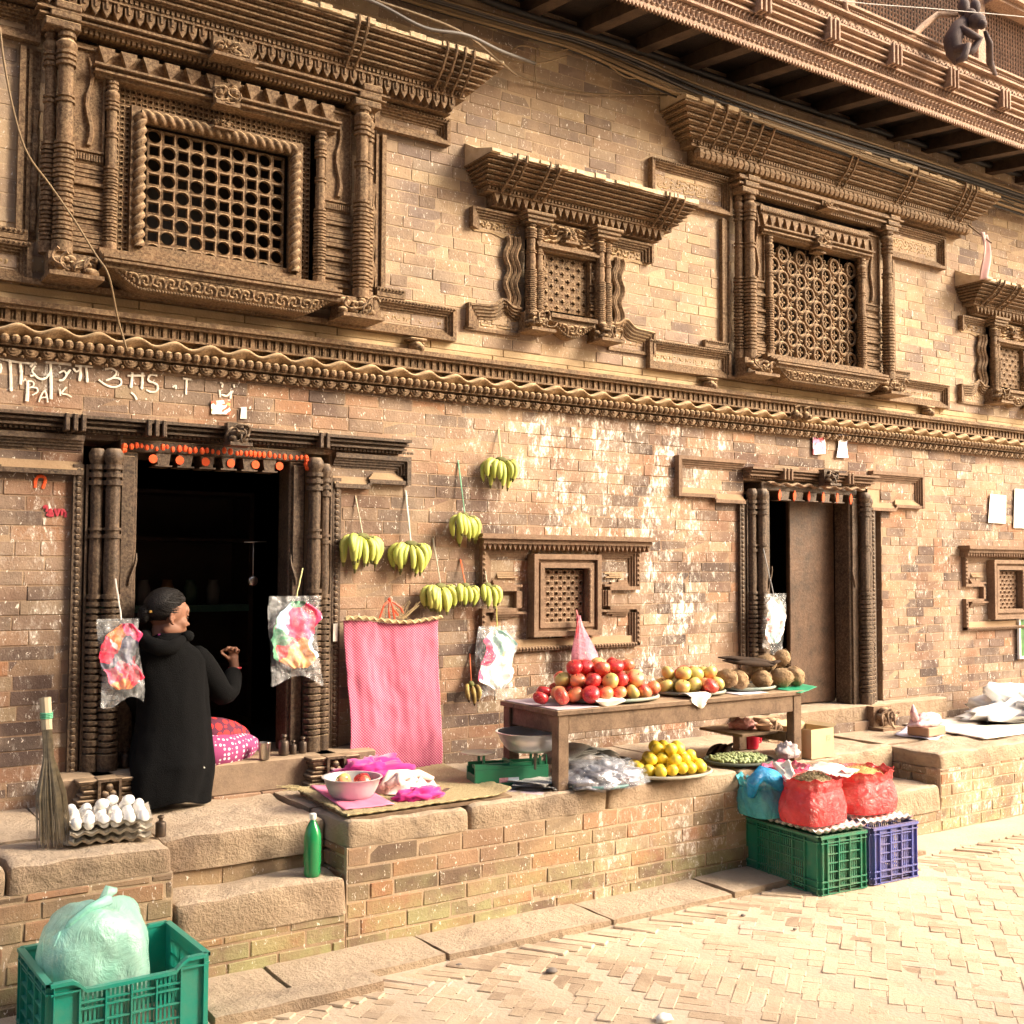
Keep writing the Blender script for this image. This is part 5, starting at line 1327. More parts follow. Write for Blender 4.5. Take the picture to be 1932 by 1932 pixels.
STEEL = plain('aluminium', (.50, .51, .53), .38, .35, c2=(.58, .56, .54), scale=14, bump=.1, bscale=30)
def bowl(mb, r, h, rb):
    pr = [(.001, .0), (rb, .0), (rb + (r - rb) * .35, h * .2), (rb + (r - rb) * .75, h * .6), (r, h), (r + .008, h + .002), (r + .008, h + .005), (r - .002, h + .004), (rb + (r - rb) * .72, h * .6), (rb + (r - rb) * .3, h * .24), (rb, .006), (.001, .006)]
    mb.lathe(pr, (0, 0, 0), 40, caps=False)
mb = MB(); bowl(mb, .128, .088, .085); bc = Vector(at(653, 1512, Z=ZM)) + Vector((.03, .08, 0)); bc = Vector((2.235, -.70, ZM + .006))
tag(mb.build('steel_bowl', STEEL, None, 60, loc=bc), 'round aluminium bowl holding a few apples on the mat', 'bowl')

# ------------------------------------------------------------------ fruit
A_RED = fruit_mat('apple_deep_red', (.38, .008, .02), (.55, .03, .035), (.66, .22, .12)); A_BL = fruit_mat('apple_blush', (.64, .06, .05), (.72, .34, .14), (.75, .42, .2), .42, .66)
A_GR = fruit_mat('apple_green', (.55, .46, .14), (.60, .12, .06), (.65, .42, .18), .5, .78)
STEM = plain('fruit_stem', (.10, .06, .03), .8)
def apple_mesh(mat):
    mb = MB()
    def f(d):
        r_ = 1 + .05 * fbm(d, 1.1, 2) - .42 * max(0, d.z - .55) ** 1.2 * 1.6 - .3 * max(0, -d.z - .7) ** 1.1 + .03 * math.cos(5 * math.atan2(d.y, d.x)) * max(0, -d.z); return r_
    mb.sphere((0, 0, 0), .0395, 16, 12, (1., 1., .92), f=f); mb.tube([(0, 0, .021), (.003, 0, .036)], .0018, 5, m=1)
    o = mb.build('apple', [mat, STEM], None, True); COL.objects.unlink(o); return o
APP = [(apple_mesh(A_RED), 'deep red'), (apple_mesh(A_BL), 'blushed orange red'), (apple_mesh(A_GR), 'yellowish green')]
FR = []
def place(proto, p, label, cat, group, s=1., rot=None):
    o = proto.copy(); COL.objects.link(o); o.location = p; o.scale = (s * rnd(.96, 1.05), s * rnd(.96, 1.05), s * rnd(.9, 1.06)); o.rotation_euler = rot or (rnd(-.9, .9), rnd(-.9, .9), rnd(0, 6)); return tag(o, label, cat, group)
def heap(cx, cy, z, a, b, r, layers, proto_fn, where, group, shrink=.62):
    """pile of round fruit: hexagonal layers, each sitting in the hollows of the one below"""
    for L in range(layers):
        A_, B_ = a - L * r * 1.9 * shrink, b - L * r * 1.9 * shrink; off = (r if L % 2 else 0)
        j = -6
        while j <= 6:
            y = cy + j * r * 1.74 + (r * .55 if L % 2 else 0); i = -9
            while i <= 9:
                x = cx + i * r * 2.02 + (r if j % 2 else 0) + off
                if ((x - cx) / max(A_, .01)) ** 2 + ((y - cy) / max(B_, .01)) ** 2 <= 1.:
                    pr, desc, cat = proto_fn(L); place(pr, (x + rnd(-.008, .008), y + rnd(-.008, .008), z + r * .97 + L * r * 1.45 + rnd(-.005, .004)), '%s %s' % (desc, where), cat, group, rnd(.92, 1.07) * r / .0395 if cat == 'apple' else rnd(.93, 1.05))
                i += 1
            j += 1
ZT_ = .935
def pick(weights):
    def f(L):
        q = random.random(); k = 0
        for w in weights:
            if q < w: break
            q -= w; k += 1
        k = min(k, 2); return (APP[k][0], APP[k][1] + ' apple', 'apple')
    return f
for (x, y), k in zip(((-.05, -.03), (.03, -.045), (.06, .03), (-.02, .05)), (1, 1, 0, 2, 1)):
    place(APP[k][0], (bc.x + x * 1.05, bc.y + y * 1.05, bc.z + (.066 if (x, y) != (0., 0.) else .10)), '%s apple lying in the steel bowl on the mat' % APP[k][1], 'apple', 'apples in the steel bowl', .95)

# ------------------------------------------------------------------ weighing scale
sc_t = thing('weighing_scale', 'green iron weighing scale with a shiny steel pan on the platform', 'scale', (3.075, -.70, .542), R(-16))
GI = plain('green_enamel', (.02, .21, .10), .42, c2=(.03, .15, .08), scale=12); RUST = plain('iron_dark', (.07, .08, .06), .6, .4, c2=(.12, .09, .06), scale=20)
mb = MB(); mb.cbox(-.2, .2, -.075, -.062, .01, .088, .003); mb.cbox(-.2, .2, .062, .075, .01, .088, .003); mb.cbox(.187, .2, -.062, .062, .012, .05, .002); mb.cbox(-.2, -.187, -.062, .062, .01, .06, .002)
for x in (-.18, .17): mb.cbox(x - .02, x + .03, -.08, -.05, 0, .02, .003); mb.cbox(x - .02, x + .03, .05, .08, 0, .02, .003)
mb.prism([(-.2, .088), (.2, .088), (.2, .098), (.05, .094), (-.2, .112)], .0621, .0749)
mb.v = [(x * .94, y, z * 1.08) for x, y, z in mb.v]; mb.build('body', GI, sc_t)
mb = MB(); mb.cbox(-.19, .19, -.05, -.035, .10, .118, .002); mb.cbox(-.19, .19, .035, .05, .10, .118, .002); mb.cbox(-.01, .01, -.06, .06, .09, .125, .002)
for x in (-.135, .135):
    mb.cbox(x - .006, x + .006, -.048, -.036, .1, .165, .002); mb.cbox(x - .006, x + .006, .036, .048, .1, .165, .002); mb.cbox(x - .05, x + .05, -.05, -.04, .03, .042, .002)
for x in (.12, .155): mb.tube([(x, -.05, .03), (x, -.05, .14), (x + .03, -.05, .15), (x + .03, -.05, .07)], .005, 6)
mb.build('beam', GI, sc_t)
mb = MB(); mb.lathe([(.001, .118), (.08, .118), (.085, .121), (.085, .124), (.001, .124)], (-.15, .0, .045), 20); mb.build('weight_plate', plain('worn_plate', (.42, .38, .32), .5, .6, c2=(.3, .26, .2), scale=9), sc_t, 40)
mb = MB(); bowl(mb, .165, .09, .105); mb.xf(Matrix.Translation((.115, -.01, .168))); mb.build('pan', plain('polished_pan', (.80, .79, .78), .34, .8, c2=(.7, .68, .66), scale=4), sc_t, 60)
mb = MB(); mb.cbox(.1, .112, -.115, -.105, .09, .21, .002); mb.lathe([(.012, 0), (.012, .01)], (0, 0, 0), 12); mb.xf(Matrix.Translation((.106, -.12, .205)) @ Matrix.Rotation(PI / 2, 4, 'X'), len(mb.v) - 24); mb.build('bracket', RUST, sc_t)
mb = MB(); mb.cbox(-.065, -.02, -.0765, -.0752, .03, .052, .0005); mb.cbox(-.0195, .035, -.0765, -.0752, .03, .052, .0005, .5, 1); mb.build('maker_plate', [plain('red_label', (.62, .16, .25), .4, c2=(.85, .6, .6), scale=160), plain('blue_label', (.5, .62, .75), .4, c2=(.8, .85, .9), scale=160)], sc_t)

# ------------------------------------------------------------------ table
TX0, TX1, TY0, TY1 = 3.16, 4.88, -1.0, -.50
tb = thing('table', 'long low wooden table covered with trays of fruit', 'table', (0, 0, 0))
tb.location = ((TX0 + TX1) / 2, (TY0 + TY1) / 2, .54); hx = (TX1 - TX0) / 2; hy = (TY1 - TY0) / 2
mb = MB()
for k in range(4):
    a = -hy + k * 2 * hy / 4; mb.cbox(-hx, hx, a + .001, a + 2 * hy / 4 - .001, .365, .39, .003)
mb.build('top', WOOD_T, tb)
for sx in (-1, 1):
    for sy in (-1, 1):
        mb = MB(); x = sx * (hx - .045); y = sy * (hy - .04); mb.cbox(x - .032, x + .032, y - .028, y + .028, 0.002, .364, .004); mb.build('leg', WOOD_T, tb)
mb = MB(); mb.cbox(-hx + .078, hx - .078, -hy + .016, -hy + .04, .275, .364, .003); mb.build('apron', WOOD_T, tb)
mb = MB(); mb.cbox(-hx + .078, hx - .078, hy - .04, hy - .016, .275, .364, .003); mb.build('apron', WOOD_T, tb)
for s in (-1, 1): mb = MB(); mb.cbox(*sorted((s * (hx - .03), s * (hx - .055))), -hy + .069, hy - .069, .275, .364, .003); mb.build('apron', WOOD_T, tb)
mb = MB(); mb.cbox(hx - .36, hx - .0795, -hy + .13, hy - .03, .14, .155, .002); mb.cbox(hx - .08, hx - .06, -hy + .069, hy - .069, .10, .155, .002); mb.build('shelf', WOOD_T, tb)

# woven trays
WICK = plain('wicker', (.34, .29, .2), .85, c2=(.2, .17, .11), scale=90, bump=1., bscale=120); RIMB = plain('bound_rim', (.10, .16, .14), .6, c2=(.4, .38, .3), scale=7)
def woven_tray(loc, a, b, label, rim_mat=None, seed=0):
    t = thing('woven_tray', label, 'tray', loc, 0, 'round woven trays')
    mb = MB(); mb.grid(8, 40, lambda u, v: (a * (.02 + .98 * u) * math.cos(2 * PI * v), b * (.02 + .98 * u) * math.sin(2 * PI * v), .004 + .014 * u ** 4))
    mb.grid(8, 40, lambda u, v: (a * (.02 + .98 * u) * math.cos(2 * PI * v), b * (.02 + .98 * u) * math.sin(2 * PI * v), .0 + .012 * u ** 4), flip=True); mb.build('weave', WICK, t, True)
    mb = MB(); mb.tube([(a * math.cos(2 * PI * q / 48), b * math.sin(2 * PI * q / 48), .017) for q in range(48)], .0085, 8, closed=True)
    mb.build('rim', [rim_mat or RIMB], t, True); return t
def sheet(label, name, cat, corners, mat, amp=.006, n=14, seed=0, thick=.0012, group=None):
    mb = MB(); c = [Vector(p) for p in corners]; mb.grid(n, n, lambda u, v: quad(u, v, c) + Vector((0, 0, amp * (fbm((u * 3 + seed, v * 3, 0), 1.3) + .4 * math.sin(u * 9 + seed))))); o = mb.build(name, mat, None, True)
    md = o.modifiers.new('thick', 'SOLIDIFY'); md.thickness = thick; return tag(o, label, cat, group)
PAPER = plain('paper', (.80, .76, .68), .85, c2=(.72, .68, .6), scale=9); NEWS = plain('newspaper', (.66, .63, .58), .9, c2=(.38, .36, .34), scale=150)
LILAC = plain('lilac_sheet', (.52, .42, .46), .8, c2=(.42, .33, .36), scale=9)
T1 = Vector((3.66, -.78, .9315)); T2 = Vector((4.20, -.80, .9315)); T3 = Vector((4.62, -.76, .9315))
woven_tray(T1, .275, .20, 'largest woven tray on the table, heaped with red apples'); woven_tray(T2, .20, .165, 'woven tray with pale apples in the middle of the table'); woven_tray(T3, .20, .18, 'woven tray of coconuts at the right end of the table')
sheet('lilac plastic sheet lying on the left end of the table', 'plastic_sheet', 'sheet', [(3.17, -.99, .9335), (3.17, -.52, .9335), (3.42, -.52, .9335), (3.42, -.99, .9335)], LILAC, .0012)
heap(T1.x - .07, T1.y + .0, T1.z + .012, .335, .21, .0425, 3, pick((.34, .5)), 'in the big heap at the left of the table', 'apples in the big heap', .8)
def pale(L): k = 1 if random.random() < .4 else 2; return (APP[k][0], APP[k][1] + ' apple', 'apple')
heap(T2.x, T2.y, T2.z + .012, .20, .15, .043, 2, pale, 'in the smaller tray in the middle of the table', 'apples in the middle tray', .75)
place(APP[0][0], tuple(at(1020, 1316, Z=.974)), 'dark crimson apple fallen beside the left end of the big heap', 'apple', None, 1.)
# paper cloths hanging over the tray rims
def drip(label, px, py, w, l, mat, Y=-.995, seed=0, zt=.955):
    p = at(px, py, Y=Y); mb = MB()
    mb.grid(12, 12, lambda u, v: (lerp(-w, w, u) * (1 - .55 * v * v) + .006 * math.sin(v * 5 + seed), -.003 - .014 * math.sin(PI * u) * (1 - v) - .004 * math.sin(u * 9 + seed), -l * v * (1 - abs(u - .5) * .5)))
    mb.grid(12, 6, lambda u, v: (lerp(-w, w, u), .09 * v - .003, .012 * math.sin(PI * v) - .0))
    o = mb.build('paper_sheet', mat, None, True, loc=p); md = o.modifiers.new('thick', 'SOLIDIFY'); md.thickness = .001; return tag(o, label, 'paper')
drip('cream paper flap folded over the front rim of the big apple tray', 1152, 1322, .09, .028, PAPER, -.975); drip('white paper triangle hanging over the front rim of the middle apple tray', 1321, 1312, .075, .07, PAPER, -.995, 2)

# coconuts
COCO = plain('coconut_husk', (.36, .24, .13), .95, c2=(.20, .13, .07), scale=26, bump=1., bscale=60)
mb = MB(); mb.sphere((0, 0, 0), .055, 20, 14, (1.12, 1, .95), f=lambda d: 1 + .14 * fbm(d * 2, 1.2, 3) + .12 * max(0, d.x - .8))
for i in range(60):
    d = Vector((rnd(-1, 1), rnd(-1, 1), rnd(-1, 1))).normalized(); p = d * .055; tdir = d.cross(Vector((rnd(-1, 1), rnd(-1, 1), rnd(-1, 1)))).normalized()
    mb.tube([p, p + tdir * .015 + d * .004, p + tdir * .028 + d * rnd(.004, .01)], [.0012, .001, .0006], 3)
cocop = mb.build('coconut', COCO, None, True); COL.objects.unlink(cocop)
for px, py, z, lab in ((1372, 1280, 1.0, 'small dark coconut at the left of the coconut tray'), (1395, 1282, 1.0, 'coconut in the front row second from the left'), (1438, 1285, 1.0, 'pale coconut in the middle of the front row'), (1418, 1262, 1.02, 'dark coconut half hidden behind the front row'),
                       (1445, 1255, 1.075, 'coconut resting on the front row with the black bananas against it'), (1474, 1284, 1.0, 'hairy coconut second from the right end'), (1500, 1277, 1.005, 'largest light brown coconut at the right end of the tray'), (1475, 1243, 1.10, 'topmost coconut of the coconut tray')):
    Y = -.88 if py > 1274 else -.78
    p = at(px, py, Y=Y); o = place(cocop, (p.x, Y, max(z - .008, min(p.z, z + .012))), lab, 'coconut', 'coconuts on the tray', rnd(.85, 1.) if 'small' in lab else rnd(.95, 1.1))
def black_bananas(label, loc, n, L, rotz, spread=.5, flat=True):
    t = thing('banana_bunch', label, 'bananas', loc, rotz, 'blackened banana bunches')
    for i in range(n):
        mb = MB(); a = lerp(-1, 1, (i + .5) / n); banana(mb, (0, a * .015, .02 + .016 * (i % 2)), (-1, a * spread, .12), (-1, a * spread * .3, .1 if L > .28 else -.35), L * rnd(.85, 1.1), .017, 1.2); mb.build('banana', [BANB, BANB], t, True)
    mb = MB(); mb.tube([(-.01, 0, .025), (.03, 0, .035), (.07, .0, .04)], [.018, .012, .008], 7); mb.build('crown', BANB, t, True)
p = at(1432, 1262, Y=-.80); black_bananas('black overripe bananas lying on the coconuts', (p.x + .04, -.86, 1.045), 6, .36, .05, .16)
sheet('green plastic mat corner sticking out under the coconuts', 'plastic_sheet', 'sheet', [at(1465, 1300, Y=-.92), at(1512, 1308, Y=-1.02), at(1542, 1296, Y=-.98), at(1500, 1288, Y=-.80)], plain('green_sheet', (.03, .30, .16), .4), .002)
sheet('white and lilac cloth under the coconut tray', 'cloth', 'cloth', [(4.38, -.99, .934), (4.38, -.6, .934), (4.6, -.6, .934), (4.6, -.99, .934)], plain('lilac_cloth', (.6, .55, .66), .8, c2=(.8, .78, .8), scale=20), .0015)

# ------------------------------------------------------------------ under the table
LEM = fruit_mat('lemon_skin', (.80, .60, .06), (.74, .52, .04), None, .4, .6, .45, 12, .1)
mb = MB(); mb.sphere((0, 0, 0), .032, 14, 10, (1, 1, .95), f=lambda d: 1 + .05 * fbm(d, 1.5, 3) + .05 * max(0, abs(d.z) - .8) * 5); lem = mb.build('lemon', LEM, None, True); COL.objects.unlink(lem)
T4 = Vector((3.94, -.90, .5425)); woven_tray(T4, .25, .20, 'woven tray of yellow lemons on the platform under the table', plain('grey_rim', (.28, .26, .2), .8, c2=(.4, .36, .28), scale=20))
def lf(L): return (lem, 'round yellow lemon', 'lemon')
heap(T4.x, T4.y - .0, T4.z + .012, .215, .165, .0325, 3, lf, 'piled on the tray under the table', 'lemons under the table', .8)
ORL = plain('orange_skin', (.75, .38, .06), .5); 
for dx, dy in ((-.19, -.07), (-.215, -.03), (-.17, -.02)):
    o = place(lem, (T4.x + dx - .02, T4.y + dy + .06, .572), 'small orange fruit beside the left rim of the lemon tray', 'orange', 'oranges beside the lemon tray', .8); 
T5 = Vector((4.50, -.86, .5425)); woven_tray(T5, .20, .17, 'woven tray of small green fruit behind the blue bag', plain('dark_rim', (.07, .08, .06), .8))
mb = MB()
for i in range(330):
    a = rnd(0, 2 * PI); q = math.sqrt(rnd(0, 1)); mb.sphere((q * .17 * math.cos(a), q * .135 * math.sin(a), .022 + .02 * (1 - q) + rnd(0, .01)), rnd(.008, .0115), 7, 5)
tag(mb.build('green_berries', plain('berry_green', (.26, .33, .14), .6, c2=(.38, .42, .22), scale=60), None, True, loc=T5), 'heap of tiny green fruit on a dark tray', 'berries', None, 'stuff')
black_bananas('black bananas behind the lemon tray beneath the table', (3.78, -.62, .545), 6, .2, R(160), .5); black_bananas('black bananas lying behind the tray of small green fruit', (4.62, -.66, .56), 7, .2, R(25), .6)
black_bananas('loose dark bananas against the wall under the table', (4.2, -.55, .545), 4, .18, R(170), .5)
FOIL = plain('silver_packets', (.42, .43, .48), .3, .5, c2=(.09, .07, .08), scale=15, bump=1., bscale=30)
T6 = Vector((3.46, -.93, .5425)); woven_tray(T6, .20, .17, 'woven tray under clear plastic packets at the left below the table', plain('teal_rim', (.08, .2, .2), .5))
mb = crumple((0, 0, .012), (.40, .32, .16), .3, 11, 46, 30, flat=.25); tag(mb.build('plastic_packet', FOIL, None, True, loc=T6), 'shiny crumpled plastic packets heaped on the tray beside the table leg', 'packet')
mb = crumple((0, 0, .012), (.44, .36, .19), .35, 12, 46, 30, flat=.2); tag(mb.build('plastic_cover', film('clear_film', (.9, .93, 1.), .14), None, True, loc=T6), 'clear plastic cover over the packets beside the table leg', 'plastic cover')
for k, (x, y, rz, lab) in enumerate(((3.38, -.66, .2, 'newspaper bundle lying under the left of the table'), (3.5, -.74, -.1, 'folded newspaper on top of the packets'), (3.22, -.8, .5, 'torn newspaper sheet beside the scale'))):
    mb = MB()
    for q in range(5): o = len(mb.v); mb.grid(10, 6, lambda u, v: (lerp(-.17, .17, u), lerp(-.11, .11, v), .004 + q * .009 + .012 * fbm((u * 4, v * 3, q + k * 5), 1) + (.05 if k == 1 else 0) * (1 - (2 * u - 1) ** 2))); mb.xf(Matrix.Rotation(rnd(-.25, .25), 4, 'Z'), o)
    tag(mb.build('newspaper', NEWS, None, True, loc=(x, y, .545 + (.07 if k == 1 else 0)), rot=(0, 0, rz)), lab, 'newspaper')
sheet('lilac sheet on the platform under the scale', 'plastic_sheet', 'sheet', [(2.98, -1.0, .5445), (2.95, -.6, .5445), (3.28, -.6, .5445), (3.28, -1.0, .5445)], LILAC, .0015, seed=3)
PKC = plain('red_plastic', (.62, .02, .06), .35)
t = thing('plastic_jug', 'dark pink plastic jug with a handle under the table', 'jug', tuple(at(1417, 1419, Y=-.55)[:2]) + (.543,))
mb = MB(); mb.lathe([(.001, 0), (.04, 0), (.045, .01), (.055, .1), (.057, .104), (.053, .104), (.042, .012), (.001, .008)], (0, 0, 0), 24, caps=False); mb.build('cup', PKC, t, 50)
mb = MB(); mb.tube([(.05, 0, .09), (.085, 0, .09), (.085, 0, .03), (.045, 0, .025)], .006, 7); mb.build('handle', PKC, t, True)
CARDB = plain('cardboard', (.56, .42, .24), .85, c2=(.48, .35, .2), scale=6)
bp = at(1555, 1432, Z=.50); t = thing('cardboard_box', 'tan cardboard box standing open beside the right table leg', 'box', (5.02, -.90, .541), R(3))
mb = MB()
for a in ((-.1, .1, -.1, -.096), (-.1, .1, .096, .1), (-.1, -.096, -.096, .096), (.096, .1, -.096, .096)): mb.box(a[0], a[1], a[2], a[3], .001, .165)
mb.box(-.096, .096, -.096, .096, .002, .005); mb.build('carton', CARDB, t)
mb = MB(); mb.add([(-.1, -.1, .165), (.1, -.1, .165), (.11, -.15, .155), (-.11, -.15, .155)][:0] or [(-.1, .1, .165), (.1, .1, .165), (.1, .15, .19), (-.1, .15, .19)], [(0, 1, 2, 3)]); mb.add([(.1, -.1, .165), (.1, .1, .165), (.13, .1, .18), (.13, -.1, .18)], [(0, 1, 2, 3)])
mb.build('flap', CARDB, t); mb = MB(); mb.box(.035, .07, -.1012, -.1003, .09, .125); mb.build('printed_mark', plain('printed_mark', (.3, .2, .12), .9, c2=(.5, .38, .24), scale=120), t)
tag(crumple((4.70, -.70, .697), (.16, .12, .08), .4, 15, flat=.3).build('plastic_bag', thin_plastic('salmon_polythene', (.80, .25, .22), (.85, .5, .42), .9, .35, 16.), None, True), 'pinkish red packet lying on the shelf under the right of the table', 'plastic bag')
mb = MB(); mb.lathe([(.001, 0), (.035, 0), (.05, .03), (.046, .03), (.03, .006), (.001, .005)], (0, 0, 0), 18, caps=False); tag(mb.build('clay_bowl', plain('clay', (.5, .28, .16), .85), None, True, loc=(4.74, -.82, .697)), 'small orange clay bowl on the shelf under the table', 'bowl')
tag(crumple((4.74, -1.0, .5425 + .03), (.14, .1, .12), .4, 17, flat=.3).build('plastic_bag', thin_plastic('grey_polythene', (.42, .33, .34), (.6, .5, .5), .95, .35, 16.), None, True), 'crumpled grey bag between the green fruit tray and the red bags', 'plastic bag')

# ------------------------------------------------------------------ crates' tops: egg trays and open bags
def card_cover(L, W, loc, rz, label):
    mb = tray_mesh(int(L / .048), int(W / .048), .048); 
    m = plain('white_card', (.78, .75, .70), .95, c2=(.70, .66, .60), scale=9)
    return tag(mb.build('egg_tray', m, None, True, loc=loc, rot=(0, 0, rz)), label, 'egg tray')
card_cover(.56, .34, (4.55, -1.285, .292), R(86), 'white pulp egg tray laid over the dark green crate'); card_cover(.50, .34, (4.93, -1.31, .291), R(88), 'white pulp egg tray laid over the violet blue crate')
LEAF = plain('dried_leaves', (.30, .23, .12), .9, c2=(.14, .11, .06), scale=40); SEED = plain('yellow_grain', (.50, .36, .12), .9, c2=(.35, .22, .08), scale=60)
def open_bag(label, loc, w, d, h, mat, fill, rotz=0., seed=0, group=None, mouth=.62, lean=0., flare=.0, tuft=0.):
    t = thing('open_bag', label, 'bag', loc, rotz, group)
    mb = MB(); NV = 26
    def f(u, v):
        a = 2 * PI * u; ca_, sa_ = math.cos(a), math.sin(a); p = 3.2
        k = (abs(ca_) ** p + abs(sa_) ** p) ** (-1 / p)
        if v < .06: r_ = v / .06 * .96; z = 0
        elif v < .72: q = (v - .06) / .66; r_ = .96 + .10 * math.sin(PI * q * .9) - .16 * q ** 2; z = h * .8 * q
        elif v < .86: q = (v - .72) / .14; r_ = .90 + flare * q - .03 * math.sin(PI * q); z = h * (.8 + .2 * q)
        else: q = (v - .86) / .14; r_ = .90 + flare + .06 * math.sin(PI * q) - q * .12; z = h * (1.0 - .1 * q + .03 * math.sin(PI * q))
        n = .45 * fbm((ca_ * 1.2 + seed * 5, sa_ * 1.2, z * 5), 1.4, 3) + .5 * (abs(math.sin(a * 7 + 22 * z + 2.2 * fbm((ca_, sa_, z * 6 + seed), 1.5, 2))) ** .4 - .8)
        zz = z + (.022 * fbm((ca_ * 2 + seed, sa_ * 2, 0), 1.5, 3) if v > .7 else 0); kk = 1 + .07 * n + .015 * math.sin(a * 19 + z * 30) * (v > .6)
        return (k * ca_ * r_ * w / 2 * kk + lean * z, k * sa_ * r_ * d / 2 * kk, max(0, zz) + .002)
    mb.grid(84, NV, f); o = mb.build('bag', mat, t, True)
    mb = MB(); rg = random.Random(seed); zt = h * .84
    mb.grid(14, 20, lambda u, v: (u * w * .41 * math.cos(2 * PI * v) + lean * zt, u * d * .41 * math.sin(2 * PI * v), zt + tuft * (1 - u * u) + .004 * fbm((u * 5, v * 6, seed), 2)))
    if fill is LEAF or fill is SEED:
        for i in range(420):
            a = rg.uniform(0, 2 * PI); q = math.sqrt(rg.random()); p = Vector((q * w * .4 * math.cos(a) + lean * zt, q * d * .4 * math.sin(a), zt + tuft * (1 - q * q) + rg.uniform(0, .012)))
            o2 = len(mb.v); L = rg.uniform(.006, .014) * (1 if fill is LEAF else .45); mb.add([(-L, 0, 0), (0, -L * .4, .002), (L, 0, 0), (0, L * .4, .002)], [(0, 1, 2, 3)])
            mb.xf(Matrix.Translation(p) @ Matrix.Rotation(rg.uniform(0, 6), 4, 'Z') @ Matrix.Rotation(rg.uniform(-.8, .8), 4, 'X') @ Matrix.Rotation(rg.uniform(-.8, .8), 4, 'Y'), o2)
    mb.build('contents', fill, t); return t
REDP = thin_plastic('red_polythene', (.74, .02, .028), (.84, .07, .075), .84, .2, 9., .0, 1., .9); PINKP = thin_plastic('pink_polythene', (.80, .05, .17), (.84, .14, .28), .76, .26, 12., .0, .9); BLUEP = thin_plastic('blue_polythene', (.03, .42, .62), (.12, .62, .56), .72, .25, 9., .0, .9)
open_bag('red plastic bag of dried leaves at the front of the green crate', (4.50, -1.38, .322), .32, .27, .225, REDP, LEAF, R(4), 1, 'open bags on the crates', tuft=.055)
open_bag('wide red plastic bag of yellow grain on the violet blue crate', (4.93, -1.33, .322), .34, .32, .22, REDP, SEED, R(-4), 4, 'open bags on the crates', flare=.03, tuft=.045)
open_bag('pink plastic bag behind the front red bag, its mouth standing up', (4.58, -1.13, .322), .27, .22, .24, PINKP, LEAF, R(10), 7, 'open bags on the crates', flare=.05)
open_bag('blue green plastic bag with its top folded over at the left of the crates', (4.40, -1.13, .318), .21, .24, .20, BLUEP, plain('dark_lentils', (.12, .08, .07), .8, c2=(.5, .45, .4), scale=110), R(-8), 9, 'open bags on the crates', flare=.08, lean=-.05)
mb = MB(); mb.tube([(-.12, -.06, .12), (-.13, -.09, .2), (-.09, -.11, .245), (-.03, -.12, .22), (.04, -.115, .17), (.1, -.1, .15)], [.02, .035, .04, .042, .038, .02], 10)
o = mb.build('folded_top', thin_plastic('bright_blue_polythene', (.01, .30, .72), (.02, .42, .75), .85, .28, 12., .1, .9), None, True); o.parent = [x for x in COL.objects if x.get('label', '').startswith('blue green plastic bag')][0]
sheet('white paper lying behind the pink and red bags', 'paper_sheet', 'paper', [at(1548, 1437, Z=.56), at(1500, 1450, Z=.54), at(1600, 1468, Z=.53), at(1622, 1452, Z=.55)], PAPER, .012, seed=4)
sheet('pale paper sheet tucked behind the blue bag', 'paper_sheet', 'paper', [at(1456, 1440, Z=.57), at(1482, 1475, Z=.53), at(1500, 1462, Z=.56), at(1490, 1436, Z=.6)], PAPER, .01, seed=6)

# ------------------------------------------------------------------ hanging packets
def multi(name, cols, scale=14):
    if name in MATS: return MATS[name]
    m, nt, b = nt_new(name); h = N(nt); co = h.coord(); b.inputs['Roughness'].default_value = .4
    v = h.n('TexVoronoi'); v.inputs['Scale'].default_value = scale; v.inputs['Randomness'].default_value = 1.
    nz = h.n('VectorMath'); nz.operation = 'ADD'; nn = h.n('TexNoise'); nn.inputs['Scale'].default_value = 7; h.l(co, nn.inputs['Vector']); sc_ = h.n('VectorMath'); sc_.operation = 'SCALE'; sc_.inputs['Scale'].default_value = .16; h.l(nn.outputs['Color'], sc_.inputs[0]); h.l(co, nz.inputs[0]); h.l(sc_.outputs[0], nz.inputs[1]); h.l(nz.outputs[0], v.inputs['Vector'])
    s = h.n('SeparateXYZ'); h.l(v.outputs['Color'], s.inputs[0]); n = len(cols)
    h.l(h.ramp(s.outputs[0], [(i / n, c) for i, c in enumerate(cols)], 'CONSTANT'), b.inputs['Base Color']); h.bump(h.noise(40, 3, .6, co), .6, .01, b); MATS[name] = m; return m
